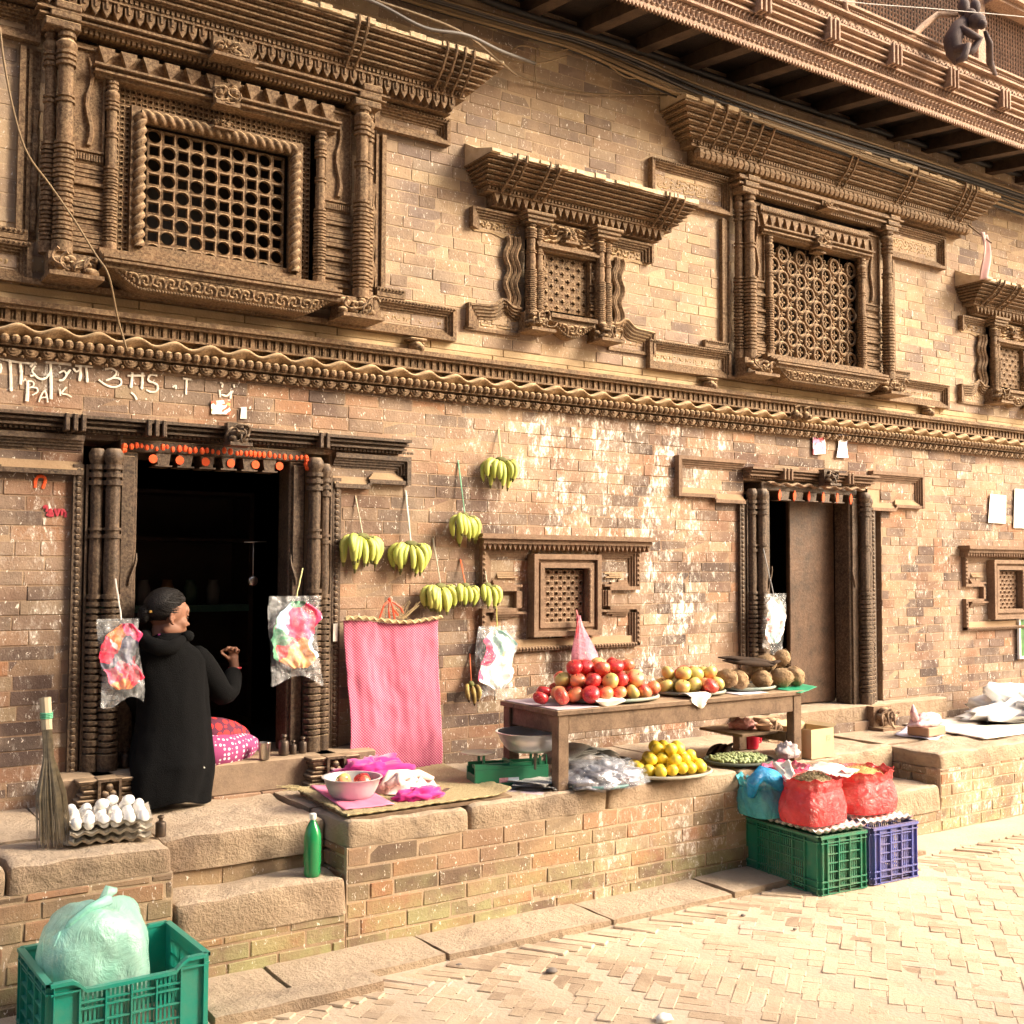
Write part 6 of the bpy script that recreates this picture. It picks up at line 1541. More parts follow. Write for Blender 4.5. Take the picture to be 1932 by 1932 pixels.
def packet(label, px0, py0, px1, py1, sx, sy, Y, mat, scol, seed, clear=True, group='clear packets hanging on strings', contents='fan', fc=.75):
    a = at(px0, py0, Y=Y); b = at(px1, py1, Y=Y); cx = (a.x + b.x) / 2; w = abs(b.x - a.x) / 2; H = a.z - b.z
    t = thing('hanging_packet', label, 'packet', (cx, Y, b.z), 0, group)
    for sgn in (-1, 1):
        pass
    mb = MB()
    def f(u, v, s):
        x = lerp(-w, w, u) * (1 + .05 * math.sin(v * 6 + seed)) + .015 * math.sin(v * 4 + seed); z = H * v - (.03 * math.sin(u * 5 + seed) + .02 * u) * (1 - v)
        bulge = .035 * math.sin(PI * u) ** .6 * math.sin(PI * min(1, v * 1.05)) ** .6; return (x, s * (bulge + .004) + .008 * fbm((u * 3, v * 4, seed + s), 1.6), z)
    mb.grid(22, 30, lambda u, v: f(u, v, -1)); mb.grid(22, 30, lambda u, v: f(u, v, 1), flip=True)
    mb.build('wrapper', film('clear_wrap', (.95, .97, 1.), fc * .24), t, True)
    mb = MB()
    mb.grid(26, 30, lambda u, v: ((u - .5) * 1.75 * w * min(1, 1.6 * math.sin(PI * (.08 + .86 * v))) * (1 + .25 * fbm((v * 3, seed, u > .5), 1.5)) + .02 * math.sin(v * 7 + seed), -.012 - .006 * math.sin(u * 13 + v * 9) - .016 * fbm((u * 5, v * 5, seed), 1), H * (.14 + .8 * v)))
    mb.grid(26, 30, lambda u, v: ((u - .5) * 1.3 * w * math.sin(PI * (.12 + .8 * v)) ** .5 + .01, .012 + .006 * math.sin(u * 26 + v * 7), H * (.2 + .7 * v)))
    mb.build('contents', mat, t, True)
    s = at(sx, sy, Y=Y * .6); mb = MB(); skinny(mb, (0, 0, H * .985), s - Vector((cx, Y, b.z)), .0035, 0, 5, 5, .002); mb.build('string', plain('pstring_%.1f_%.1f' % (scol[0], scol[2]), scol, .7), t)
    return t
FAN1 = multi('toy_red_mix', [(.75, .02, .06), (.8, .08, .2), (.05, .3, .12), (.75, .70, .72), (.72, .22, .06), (.25, .35, .6), (.7, .03, .08), (.1, .1, .15)], 9)
FAN2 = multi('toy_pink_mix', [(.85, .05, .22), (.8, .1, .12), (.85, .45, .6), (.12, .35, .2), (.75, .4, .15), (.4, .6, .75), (.85, .08, .2)], 7)
FAN3 = multi('toy_pale_mix', [(.86, .85, .78), (.85, .84, .76), (.85, .5, .28), (.65, .05, .15), (.86, .86, .82), (.86, .84, .8), (.4, .65, .6)], 6)
packet('clear packet with red and blue toys hanging on the left door column', 190, 1168, 264, 1320, 218, 1092, -.24, FAN1, (.7, .65, .6), 1)
packet('clear packet with a bright pink toy hanging on the right of the doorway', 512, 1125, 603, 1280, 571, 1072, -.20, FAN2, (.6, .55, .25), 2)
packet('clear packet with white and orange paper hanging left of the niche', 902, 1182, 971, 1316, 936, 1140, -.08, FAN3, (.5, .45, .12), 3)
packet('narrow white packet hanging on the column of the closed doorway', 1440, 1120, 1480, 1228, 1440, 1035, -.2, multi('toy_white_mix', [(.87, .86, .85), (.86, .85, .84), (.8, .3, .28), (.87, .87, .86), (.35, .55, .55), (.86, .86, .86)], 14), (.3, .3, .3), 4)
mb = MB(); mb.box(-.012, .012, -.004, 0, 0, .09); tag(mb.build('paper_tag', PAPER, None, loc=tuple(at(632, 1210, Y=-.05))), 'small grey paper tag on the door border beside the pink cloth', 'paper')
# pink bag of pale food hanging at the niche
t = thing('plastic_bag', 'translucent pink plastic bag of pale food hanging below the lattice niche', 'plastic bag', tuple(at(1106, 1258, Y=-.12)))
mb = MB(); Hb = .30
mb.grid(36, 26, lambda u, v: ((lerp(.10, .012, smooth01(v * .98) ** 1.1)) * math.cos(2 * PI * u) * (1 + .06 * math.sin(u * 40)) * (1 if v > .04 else v / .04) - .06 * v, lerp(.05, .012, v) * math.sin(2 * PI * u) * (1 + .08 * math.sin(u * 44)) * (1 if v > .04 else v / .04), Hb * v + .004 * math.sin(u * 12) * (v < .2)))
mb.build('bag', thin_plastic('rose_film', (.86, .24, .36), (.9, .42, .50), .72, .25, 16., .0, .7), t, True)
mb = MB(); [mb.sphere((rnd(-.05, .05), rnd(-.025, .025), rnd(.02, .085)), rnd(.014, .022), 7, 5) for _ in range(34)]; mb.build('contents', plain('pale_food', (.84, .72, .66), .7, c2=(.82, .4, .34), scale=30), t, True)
mb = MB(); mb.tube([(-.06, 0, Hb - .01), (-.075, -.01, Hb - .06), (-.085, -.01, Hb - .13)], [.008, .006, .002], 6); mb.tube([(-.06, 0, Hb - .01), (-.058, .02, Hb + .03)], .004, 6); mb.build('tie', plain('red_tie', (.8, .08, .1), .4), t)

# ------------------------------------------------------------------ papers, posters and cloths on the wall and at the right
def pane(name, label, cat, pts, Y, mat, th=.003):
    mb = MB(); p = [at(x, y, Y=Y) for x, y in pts]; c = sum(p, Vector()) / len(p); o = len(mb.v)
    mb.prism([(q.x - c.x, q.z - c.z) for q in p], 0, th); return tag(mb.build(name, mat, None, loc=(c.x, Y, c.z)), label, cat)
pane('packet', 'red and white snack packet pinned over the closed doorway', 'packet', [(1533, 822), (1556, 820), (1557, 856), (1534, 858)], -.03, multi('packet_red', [(.8, .1, .12), (.85, .7, .7), (.75, .2, .4), (.85, .6, .55)], 30))
pane('packet', 'white and violet snack packet pinned over the closed doorway', 'packet', [(1580, 815), (1601, 816), (1597, 840), (1600, 864), (1578, 863), (1582, 838)], -.03, multi('packet_violet', [(.86, .86, .9), (.35, .35, .65), (.86, .86, .86), (.6, .4, .6)], 30))
pane('sticker', 'small white sticker with coloured figures above the open doorway', 'sticker', [(398, 757), (434, 754), (435, 782), (399, 781)], -.02, multi('sticker_mix', [(.84, .82, .76), (.84, .82, .76), (.6, .15, .08), (.4, .45, .15), (.84, .83, .78)], 42))
pane('sticker', 'tiny white sticker beside the coloured one above the doorway', 'sticker', [(455, 768), (465, 768), (465, 790), (453, 790)], -.02, PAPER)
pane('poster', 'white paper poster pasted on the wall at the far right', 'poster', [(1868, 932), (1898, 935), (1897, 988), (1864, 986)], -.025, PAPER)
pane('poster', 'larger white paper poster at the right edge of the view', 'poster', [(1914, 922), (1960, 925), (1960, 998), (1912, 996)], -.025, PAPER)
t = thing('picture', 'white framed picture of green plants at the far right edge', 'picture', tuple(at(1920, 1243, Y=-.03)))
mb = MB(); ring(mb, 0, .34, 0, .34, .02, 0, .02); mb.build('frame', plain('white_frame', (.85, .85, .84), .5), t); mb = MB(); mb.W(.02, .32, .02, .32, 0, .008); mb.build('image', plain('plant_picture', (.06, .22, .04), .5, c2=(.02, .06, .02), scale=16), t)
# white cloths and small goods on the right platform
WHT = plain('white_cloth', (.86, .85, .82), .8, c2=(.80, .78, .74), scale=7)
sheet('white cloth spread along the right platform', 'cloth', 'cloth', [(6.75, -.88, .492), (6.9, -.12, .492), (9.6, -.12, .492), (9.4, -.9, .492)], plain('pale_mat_cloth', (.80, .76, .68), .85, c2=(.7, .64, .55), scale=30), .006, 50, seed=2, thick=.004)
tag(crumple((8.45, -.40, .50), (1.9, .6, .40), .45, 21, 60, 26, flat=.12).build('cloth_bundle', WHT, None, True), 'large white cloth bundle heaped against the wall at the right', 'cloth')
sheet('pale lilac paper under the pink packet on the right platform', 'paper_sheet', 'paper', [at(1688, 1386, Z=.49), at(1712, 1368, Z=.49), at(1790, 1378, Z=.49), at(1765, 1396, Z=.49)], plain('lilac_paper', (.68, .64, .74), .8), .008, seed=9)
c = at(1748, 1385, Z=.5); mb = MB(); mb.cbox(-.11, .11, -.08, .08, 0, .06, .006); tag(mb.build('paper_box', plain('brown_packet', (.42, .26, .17), .8), None, loc=(c.x, c.y, .497), rot=(0, 0, .1)), 'brown box under the pink packet on the right platform', 'box')
mb = crumple((0, 0, 0), (.28, .13, .11), .35, 23, flat=.4); mb.tube([(-.12, 0, .05), (-.15, -.01, .1), (-.14, 0, .15)], [.03, .025, .004], 8)
tag(mb.build('pink_packet', thin_plastic('rose_packet', (.85, .42, .46), (.88, .7, .7), .95, .35, 14.), None, True, loc=(c.x + .0, c.y, .559)), 'pink plastic packet lying on the brown box at the right', 'packet')
# faded cloth strip hung on a stick beside the right window
t = thing('cloth_strip', 'faded pink cloth strip hanging from a stick above the farthest window', 'cloth', (0, 0, 0))
a = at(1824, 422, Y=-.1); b = at(1870, 458, Y=-.42); mb = MB(); skinny(mb, a, b, .006, 0, 6); mb.build('stick', WOOD_T, t)
p = at(1856, 440, Y=-.34); mb = MB(); mb.grid(10, 20, lambda u, v: (p.x + lerp(-.05, .06, u) * (1 - .25 * v) + .02 * math.sin(v * 5), -.34 - .02 * math.sin(u * 6 + v * 3), p.z - v * .36)); o = mb.build('strip', plain('faded_pink', (.62, .42, .38), .9), t, True); md = o.modifiers.new('s', 'SOLIDIFY'); md.thickness = .002

# ------------------------------------------------------------------ chalk writing and painted marks on the brick
CH = plain('chalk', (.82, .76, .66), .95, c2=(.66, .58, .48), scale=60)
def strokes(name, label, cat, lines, k, oy, Y, r, mat):
    mb = MB()
    for ln in lines:
        w = r
        if isinstance(ln[0], (int, float)): w = ln[0]; ln = ln[1]
        P = [at(x * k, oy + y * k, Y=Y) for x, y in ln]; Q = []
        for i in range(len(P) - 1):                          # smooth
            p0, p1, p2, p3 = P[max(i - 1, 0)], P[i], P[i + 1], P[min(i + 2, len(P) - 1)]
            for s in range(5):
                t = s / 5; Q.append(.5 * ((2 * p1) + (-p0 + p2) * t + (2 * p0 - 5 * p1 + 4 * p2 - p3) * t * t + (-p0 + 3 * p1 - 3 * p2 + p3) * t ** 3))
        Q.append(P[-1]); o = len(mb.v)
        mb.tube(Q, [w * rnd(.8, 1.2) for _ in Q], 6); mb.v[o:] = [(x, Y + (y - Y) * .25, z) for x, y, z in mb.v[o:]]
    return tag(mb.build(name, mat, None), label, cat)
G = [[(0, 25), (70, 38), (150, 52), (275, 62)], (.0062, [(75, 40), (80, 150), (82, 265)]), [(0, 130), (8, 90), (0, 60)], (.0062, [(150, 55), (158, 140), (152, 215)]), [(225, 85), (265, 50)], [(265, 75), (240, 110), (255, 140), (300, 175), (345, 165), (375, 120)], [(225, 150), (250, 150)],
     (.0068, [(340, 50), (440, 56), (530, 68)]), (.0062, [(375, 60), (380, 190), (380, 325)]), [(440, 130), (475, 115), (495, 145), (470, 180), (440, 185)], [(495, 145), (525, 105)], [(545, 95), (570, 120), (600, 100)], (.0062, [(595, 70), (600, 140), (590, 190)]), (.0062, [(640, 75), (648, 150), (650, 200)]), [(560, 75), (690, 85)],
     [(780, 105), (830, 95), (868, 125), (840, 165), (790, 185)], [(840, 165), (895, 175), (900, 215), (850, 235), (790, 220), (735, 180)], (.0062, [(985, 125), (982, 180), (975, 240)]), (.0062, [(1060, 130), (1060, 190), (1055, 250)]), [(950, 150), (1080, 150)],
     [(1170, 150), (1120, 145), (1105, 185), (1150, 205), (1175, 225), (1165, 265), (1120, 270), (1090, 255)], [(1285, 235), (1310, 225), (1310, 250)], [(1390, 165), (1388, 230), (1385, 290)], [(1360, 170), (1425, 180)], [(1640, 200), (1660, 215), (1650, 235)], [(1740, 215), (1745, 240)],
     [(1635, 255), (1640, 310)], [(1650, 290), (1690, 300), (1725, 265)], [(1725, 270), (1715, 320)], [(975, 275), (1000, 295), (1020, 330)]]
BALK = [(.007, [(205, 190), (205, 265), (200, 340)]), [(205, 190), (245, 195), (250, 225), (215, 240)], [(215, 240), (270, 240), (280, 270), (240, 295)], [(290, 345), (310, 290), (335, 265), (350, 310), (355, 350)], [(295, 315), (350, 310)], [(445, 250), (450, 300)], [(495, 235), (460, 280), (500, 290), (535, 310)]]
strokes('chalk_writing', 'white chalk writing scrawled on the bricks under the string course', 'writing', G, .2533, 670.8, -.0185, .0050, CH)
strokes('chalk_writing', 'small chalk letters Balk under the larger chalk writing', 'writing', BALK, .2533, 670.8, -.0185, .0036, CH)
strokes('painted_mark', 'orange painted horseshoe on the bricks at the far left', 'painted mark', [(.007, [(262, 985), (265, 930), (285, 903), (315, 900), (338, 920), (328, 960), (318, 990)])], .2533, 670.8, -.0185, .006, ORANGE)
strokes('painted_mark', 'dark red stencilled lettering on a brick at the far left', 'painted mark', [(.0062, [(322, 1135), (345, 1120), (350, 1165)]), (.007, [(365, 1180), (375, 1150), (390, 1185)]), (.007, [(345, 1185), (400, 1195)]), (.0062, [(405, 1140), (425, 1190), (440, 1140)]), (.0062, [(460, 1190), (465, 1150), (490, 1175), (485, 1205)])], .2533, 670.8, -.0185, .006, plain('red_stencil', (.38, .03, .05), .8))

# ------------------------------------------------------------------ cables and pipe along the upper wall
CABLES = [plain('cable_black', (.02, .016, .015), .6), plain('cable_grey', (.11, .095, .085), .6), plain('cable_tan', (.24, .165, .09), .7)]
def cable(name, label, pts, r, mat, cat='cable', group=None, sub=6):
    P = [Vector(p) for p in pts]; Q = []
    for i in range(len(P) - 1):
        p0, p1, p2, p3 = P[max(i - 1, 0)], P[i], P[i + 1], P[min(i + 2, len(P) - 1)]
        for s in range(sub):
            t = s / sub; Q.append(.5 * ((2 * p1) + (-p0 + p2) * t + (2 * p0 - 5 * p1 + 4 * p2 - p3) * t * t + (-p0 + 3 * p1 - 3 * p2 + p3) * t ** 3))
    Q.append(P[-1]); mb = MB(); mb.tube(Q, r, 6); return tag(mb.build(name, mat, None, True), label, cat, group)
cable('pipe', 'thick black pipe running along the wall just under the joists', [at(870 - 90, -80, Y=-.07), at(917, 0, Y=-.07), at(1155, 78, Y=-.06), at(1342, 144, Y=-.065), at(1530, 208, Y=-.06), at(1720, 267, Y=-.065), at(1912, 326, Y=-.06), at(2000, 350, Y=-.06)], .022, CABLES[0], 'pipe')
import itertools
for i in range(26):
    o = rnd(-24, 22); q = (0, 2, 0, 1, 2, 0)[i % 6]; o2 = o + rnd(-9, 9); Yc = -.09 - .012 * (i % 4)
    pts = [at(560, -75 + o * .5, Y=Yc), at(800, 2 + o * .6, Y=Yc), at(1000, 60 + o * .55, Y=Yc), at(1090, 85 + o * .7, Y=Yc), at(1200, 130 + o, Y=Yc - .04), at(1320, 180 + o2 * .8, Y=Yc - .1), at(1450, 225 + o2 * .7, Y=Yc - .16), at(1600, 275 + o2 * .8, Y=Yc - .16), at(1780, 335 + o, Y=Yc - .12), at(1960, 395 + o, Y=Yc)]
    cable('cable', ('thin %s cable in the bundle strung along the top of the wall' % ('black', 'grey', 'tan')[q]), pts, (.006, .0075, .005)[i % 3], CABLES[q], 'cable', 'cables of the bundle under the joists')
cable('cable', 'dusty horizontal cable from the first window hood to the next big hood', [at(700, -2, Y=-.5), at(860, 55, Y=-.48), at(945, 118, Y=-.3), at(990, 148, Y=-.08), at(1100, 175, Y=-.05), at(1260, 180, Y=-.08), at(1300, 182, Y=-.2)], .0065, plain('dusty_cable', (.20, .14, .085), .9, c2=(.12, .085, .05), scale=40))
cable('cable', 'smooth grey cable lying along the top edge of the first window hood', [at(560, -40, Y=-.5), at(700, 2, Y=-.53), at(800, 52, Y=-.54), at(880, 66, Y=-.53), at(945, 96, Y=-.4), at(1010, 120, Y=-.15)], .009, CABLES[1])
for k, (lab, pts, q) in enumerate((('tan cable looping down from the knot of the bundle', [(1073, 92), (1040, 98), (985, 86), (960, 100)], 2), ('second tan cable loop left of the knot', [(1070, 105), (1020, 118), (960, 112), (900, 70)], 2), ('tan cable sagging below the bundle towards the big hood', [(1140, 115), (1180, 145), (1230, 150), (1290, 180)], 2), ('pale cable hanging straight down from the knot', [(1012, 90), (1010, 130), (1012, 160)], 2), ('black cable looping below the pipe at the upper right', [(1560, 262), (1650, 305), (1700, 300), (1812, 335), (1912, 385)], 0))):
    cable('cable', lab, [at(x, y, Y=-.1 - .02 * k) for x, y in pts], .0045, CABLES[q])
cable('cable', 'loose brown cable hanging across the left of the first window', [at(0, 52, Y=-.42), at(8, 120, Y=-.42), at(27, 215, Y=-.4), at(52, 290, Y=-.36), at(95, 350, Y=-.3), at(140, 415, Y=-.28), at(180, 480, Y=-.26), at(205, 520, Y=-.27), at(222, 600, Y=-.16), at(240, 662, Y=-.12)], .0045, CABLES[2])
cable('wire', 'thin white wire crossing in front of the upper storey', [at(1540, -30, Y=-.95), at(1580, 0, Y=-.95), at(1780, 18, Y=-.95), at(1932, 32, Y=-.95), at(2000, 42, Y=-.95)], .003, plain('white_wire', (.4, .37, .34), .6), 'wire')
# carved animal strut on the upper storey
t = thing('carved_figure', 'dark carved monkey like figure crouching on the upper storey lattice', 'carving', (0, 0, 0))
FIG = wood_material('figure_wood', (.035, .025, .03), (.09, .06, .055), (.3, .22, .17), dust=.5, side=.2)
mb = MB(); Yf = -.86
def fp(x, y, Y=Yf): return at(1341.6 + .3056 * x, .3056 * y, Y=Y)
mb.tube([fp(1520, 395), fp(1500, 330), fp(1490, 250), fp(1530, 170), fp(1590, 110)], [.02, .05, .062, .055, .035], 12)
mb.tube([fp(1540, 170, Yf - .04), fp(1600, 210, Yf - .09), fp(1655, 240, Yf - .1), fp(1620, 310, Yf - .08), fp(1560, 330, Yf - .06)], [.022, .026, .03, .024, .018], 9)
mb.tube([fp(1500, 310, Yf - .02), fp(1580, 290, Yf - .1), fp(1560, 360, Yf - .09), fp(1510, 380, Yf - .05)], [.03, .034, .026, .016], 9)
mb.sphere(fp(1640, 130, Yf - .08), .062, 12, 10, (1.1, .9, .85)); mb.sphere(fp(1672, 150, Yf - .12), .034, 10, 8); mb.sphere(fp(1600, 90, Yf - .05), .04, 10, 8); mb.sphere(fp(1560, 45, Yf - .0), .05, 10, 8, (.9, .8, 1.3)); mb.sphere(fp(1630, 45, Yf - .0), .045, 10, 8, (.9, .8, 1.2))
mb.build('body', FIG, t, True)
mb = MB(); mb.tube([fp(1690, 190, Yf - .1), fp(1720, 270, Yf - .1), fp(1720, 380, Yf - .04), fp(1765, 478, -.7)], [.012, .022, .024, .008], 8); mb.build('horn', FIG, t, True)
mb = MB(); mb.tube([fp(1520, 90, Yf + .02), fp(1400, 90, -.74), fp(1310, 160, -.72), fp(1250, 220, -.72), fp(1180, 235, -.72)], [.018, .022, .024, .022, .012], 8); mb.build('tail', WOOD_TOP, t, True)
mb = MB(); mb.tube([fp(820, -10, -.75), fp(830, 60, -.73), fp(870, 110, -.71)], [.02, .018, .008], 8); o = mb.build('carved_tail', WOOD_TOP, house, True)

# ------------------------------------------------------------------ goods glimpsed inside the dark shop
t = thing('shop_cabinet', 'dim wooden cabinet with a greenish shelf edge inside the dark doorway', 'cabinet', (1.9, 1.25, .66))
mb = MB(); mb.box(-.6, .6, .3, .32, 0, 1.4); mb.box(-.6, -.57, 0, .3, 0, 1.4); mb.box(.57, .6, 0, .3, 0, 1.4)
for z in (.02, .35, 1.1, 1.38): mb.box(-.57, .57, .0, .3, z, z + .02)
mb.build('frame', plain('cabinet_wood', (.08, .05, .035), .7), t); mb = MB(); mb.box(-.57, .57, -.012, .3, .68, .72); mb.build('shelf', plain('green_shelf', (.10, .25, .2), .5), t)
for k in range(7): mb = MB(); mb.lathe([(.001, 0), (.04, 0), (.042, .1), (.03, .13), (.03, .15), (.001, .15)], (-.45 + .14 * k, .12, .72), 12); mb.build('jar', plain('jar_%d' % (k % 3), ((.3, .3, .28), (.35, .2, .1), (.12, .2, .14))[k % 3], .25), t, True)
t = thing('kitchen_ladle', 'steel ladle hanging on a hook inside the dark doorway', 'ladle', tuple(at(478, 1045, Y=.25)))
mb = MB(); mb.tube([(0, 0, .06), (0, 0, -.12)], .004, 6); mb.sphere((0, 0, -.14), .028, 10, 8, (1, .5, 1)); mb.tube([(-.05, 0, .06), (.07, 0, .065)], .004, 6); mb.build('ladle', MATS['steel'], t, True)

# litter on the lane
for k, (px, py, s_, m_, lab, cat) in enumerate(((1041, 1834, .022, plain('grey_stone', (.2, .17, .15), .9), 'small dark stone lying on the paving in the foreground', 'stone'), (1252, 1925, .03, PAPER, 'scrap of white paper at the bottom edge of the lane', 'paper'), (1402, 1728, .012, MATS['grey_stone'], 'dark pebble on the paving in front of the dark green crate', 'stone'), (1316, 1698, .012, ORANGE, 'tiny orange wrapper lying at the kerb left of the crates', 'wrapper'), (1500, 1754, .01, MATS['grey_stone'], 'tiny pebble on the lane below the green crate', 'stone'), (866, 1822, .012, MATS['grey_stone'], 'small pebble at the kerb edge in the left foreground', 'stone'))):
    p = at(px, py, Z=.004); mb = crumple((0, 0, 0), (s_ * 2.2, s_ * 1.6, s_ * .9), .4, k + 30, 12, 8, flat=.5); tag(mb.build(cat, m_, None, True, loc=p), lab, cat)
# ------------------------------------------------------------------ woman sitting on the door sill, back to the street
pt = thing('person', 'person in a long black coat sitting on the door sill, back turned, hand raised', 'person', (1.60, -.14, .69))
SKIN = plain('skin', (.25, .115, .07), .65, c2=(.19, .085, .05), scale=9)
def W_(px, py, Y): return at(px, py, Y=Y) - Vector((1.60, -.14, .69))
hc = W_(318, 1162, -.12); FA = R(8)                          # head centre, facing +X and a little inwards
HM = Matrix.Translation(hc) @ Matrix.Rotation(FA, 4, 'Z') @ Matrix.Rotation(R(4), 4, 'Y')
mb = MB()
def ell(c, r, n=18, m_=14): mb.sphere(c, 1., n, m_, r)
o = 0
ell((-.012, 0, .028), (.094, .076, .088)); ell((.03, 0, -.03), (.058, .060, .078)); ell((.048, 0, -.082), (.034, .036, .026)); ell((.07, 0, .03), (.02, .05, .03))
ell((.0835, 0, -.018), (.010, .009, .026)); ell((.093, 0, -.034), (.014, .014, .011)); ell((.080, 0, -.058), (.013, .022, .008)); ell((.078, 0, -.067), (.012, .02, .007)); ell((.05, .04, -.03), (.028, .022, .026)); ell((.05, -.04, -.03), (.028, .022, .026)); ell((.074, .028, .008), (.012, .018, .006)); ell((.074, -.028, .008), (.012, .018, .006))
ell((.0, -.046, -.058), (.05, .018, .03)); ell((.0, .046, -.058), (.05, .018, .03))
for s in (-1, 1):                                           # ears with a rim and lobe
    mb.tube([(-.012, s * .074, .018), (-.026, s * .083, .012), (-.03, s * .085, -.012), (-.018, s * .08, -.03), (-.008, s * .072, -.036)], [.007, .008, .008, .008, .007], 7); ell((-.014, s * .072, -.008), (.012, .006, .02))
mb.xf(HM)
nb = hc + Vector((-.02, 0, -.05))
mb.tube([nb, hc + Vector((-.035, 0, -.11)), W_(312, 1220, -.13), W_(318, 1280, -.14), W_(325, 1360, -.13), W_(330, 1430, -.12)], [.052, .05, .075, .085, .09, .10], 18)
# arms: right one bent, hand raised beside the head; left one resting on the lap
sh, el, wr = W_(372, 1238, -.13), W_(424, 1318, -.16), W_(443, 1262, -.06)
mb.tube([sh, sh.lerp(el, .5), el, el.lerp(wr, .5), wr], [.045, .038, .028, .028, .024], 12)
mb.tube([W_(268, 1238, -.12), W_(268, 1310, -.05), W_(330, 1365, .15)], [.05, .045, .03], 12)
mb.tube([W_(330, 1430, -.1), W_(400, 1412, .0), W_(465, 1405, .1)], [.1, .085, .06], 12)
# hand: palm and five bent fingers pinching
palm = W_(440, 1241, -.05); mb.sphere(palm, 1., 12, 10, (.027, .018, .034)); mb.tube([wr, palm], [.024, .024], 10)
def fing(pts, r): mb.tube([palm + Vector(p) for p in pts], [r, r * .95, r * .85, r * .7][:len(pts)], 7)
fing([(-.012, -.004, .022), (-.03, -.01, .042), (-.052, -.012, .040), (-.07, -.012, .030)], .0085)
fing([(-.004, -.008, .026), (-.014, -.018, .050), (-.036, -.022, .052), (-.05, -.02, .038)], .0085)
fing([(.006, -.008, .026), (.006, -.022, .050), (-.012, -.03, .050), (-.022, -.026, .036)], .008)
fing([(.016, -.004, .020), (.022, -.02, .038), (.008, -.03, .038), (-.004, -.026, .026)], .007)
fing([(-.018, .0, -.012), (-.038, -.01, .008), (-.056, -.014, .020), (-.068, -.012, .026)], .009)
body = mb.build('body', SKIN, pt, True); md = body.modifiers.new('join', 'REMESH'); md.mode = 'VOXEL'; md.voxel_size = .0045; md.use_smooth_shade = True; md = body.modifiers.new('soft', 'SMOOTH'); md.iterations = 3; md.factor = .5
HAIR = plain('black_hair', (.005, .004, .004), .55, c2=(.012, .009, .008), scale=60, bump=.5, bscale=180, spec=.25)
mb = MB()
def hf(d):
    k = 1.
    if d.x > .25: k -= .9 * max(0, (d.x - .25)) * smooth01((.55 - d.z) / .6)
    if d.z < -.35: k -= .35 * (-.35 - d.z)
    if d.z < .1 and abs(d.y) > .5 and d.x > -.12: k -= .16
    return k * (1 + .02 * fbm((d.x * 1.5, d.y * 6, d.z * 6), 1.5, 3))
mb.sphere((-.018, 0, .034), 1., 48, 32, (.104, .086, .098), f=hf); mb.sphere((-.118, .0, .002), 1., 20, 14, (.027, .033, .038), f=lambda d: 1 + .05 * math.sin(9 * math.atan2(d.y, d.z)))
mb.tube([(-.08, 0, .0), (-.12, 0, .0)], [.03, .03], 10)
rh = random.Random(3)
for i in range(230):                                        # combed strands drawn back into the bun
    a = rh.uniform(-1.75, 1.75); s0 = rh.uniform(.0, .25); P_ = []
    for q in range(8):
        t_ = s0 + (1 - s0) * q / 7; x_ = lerp(.07 - .035 * abs(a), -.115, t_); k_ = math.sqrt(max(.02, 1 - ((x_ + .018) / .106) ** 2)); aa = a * (1 - .55 * t_ ** 3)
        P_.append((x_, math.sin(aa) * .0875 * k_ * (1 + rh.uniform(-.01, .015)), .034 - .03 * t_ ** 2 + math.cos(aa) * .1 * k_))
    if rh.random() < .08: P_[-1] = (P_[-1][0] - .02, P_[-1][1] + rh.uniform(-.04, .04), P_[-1][2] - rh.uniform(0, .03))
    mb.tube(P_, [.0008] + [.0019] * 6 + [.0009], 4)
for i in range(60):
    a = rh.uniform(0, 6.28); P_ = [(-.118 + .027 * math.cos(b_) , .034 * math.sin(b_) * math.cos(a), .002 + .039 * math.sin(b_) * math.sin(a)) for b_ in [.3 + .35 * q for q in range(8)]]
    mb.tube(P_, .0016, 4)
mb.xf(HM); mb.build('hair', HAIR, pt, True)
mb = MB(); mb.cbox(-.115, -.085, -.048, -.038, .01, .022, .002); mb.xf(HM); mb.build('hair_clip', plain('gold', (.7, .42, .12), .3, .9), pt)
for s in (-1, 1):
    mb = MB(); mb.sphere((.077, s * .027, -.006), .0095, 8, 6, (.7, 1.1, .7)); mb.xf(HM); mb.build('eye', plain('eye_dark', (.04, .025, .02), .2), pt, True)
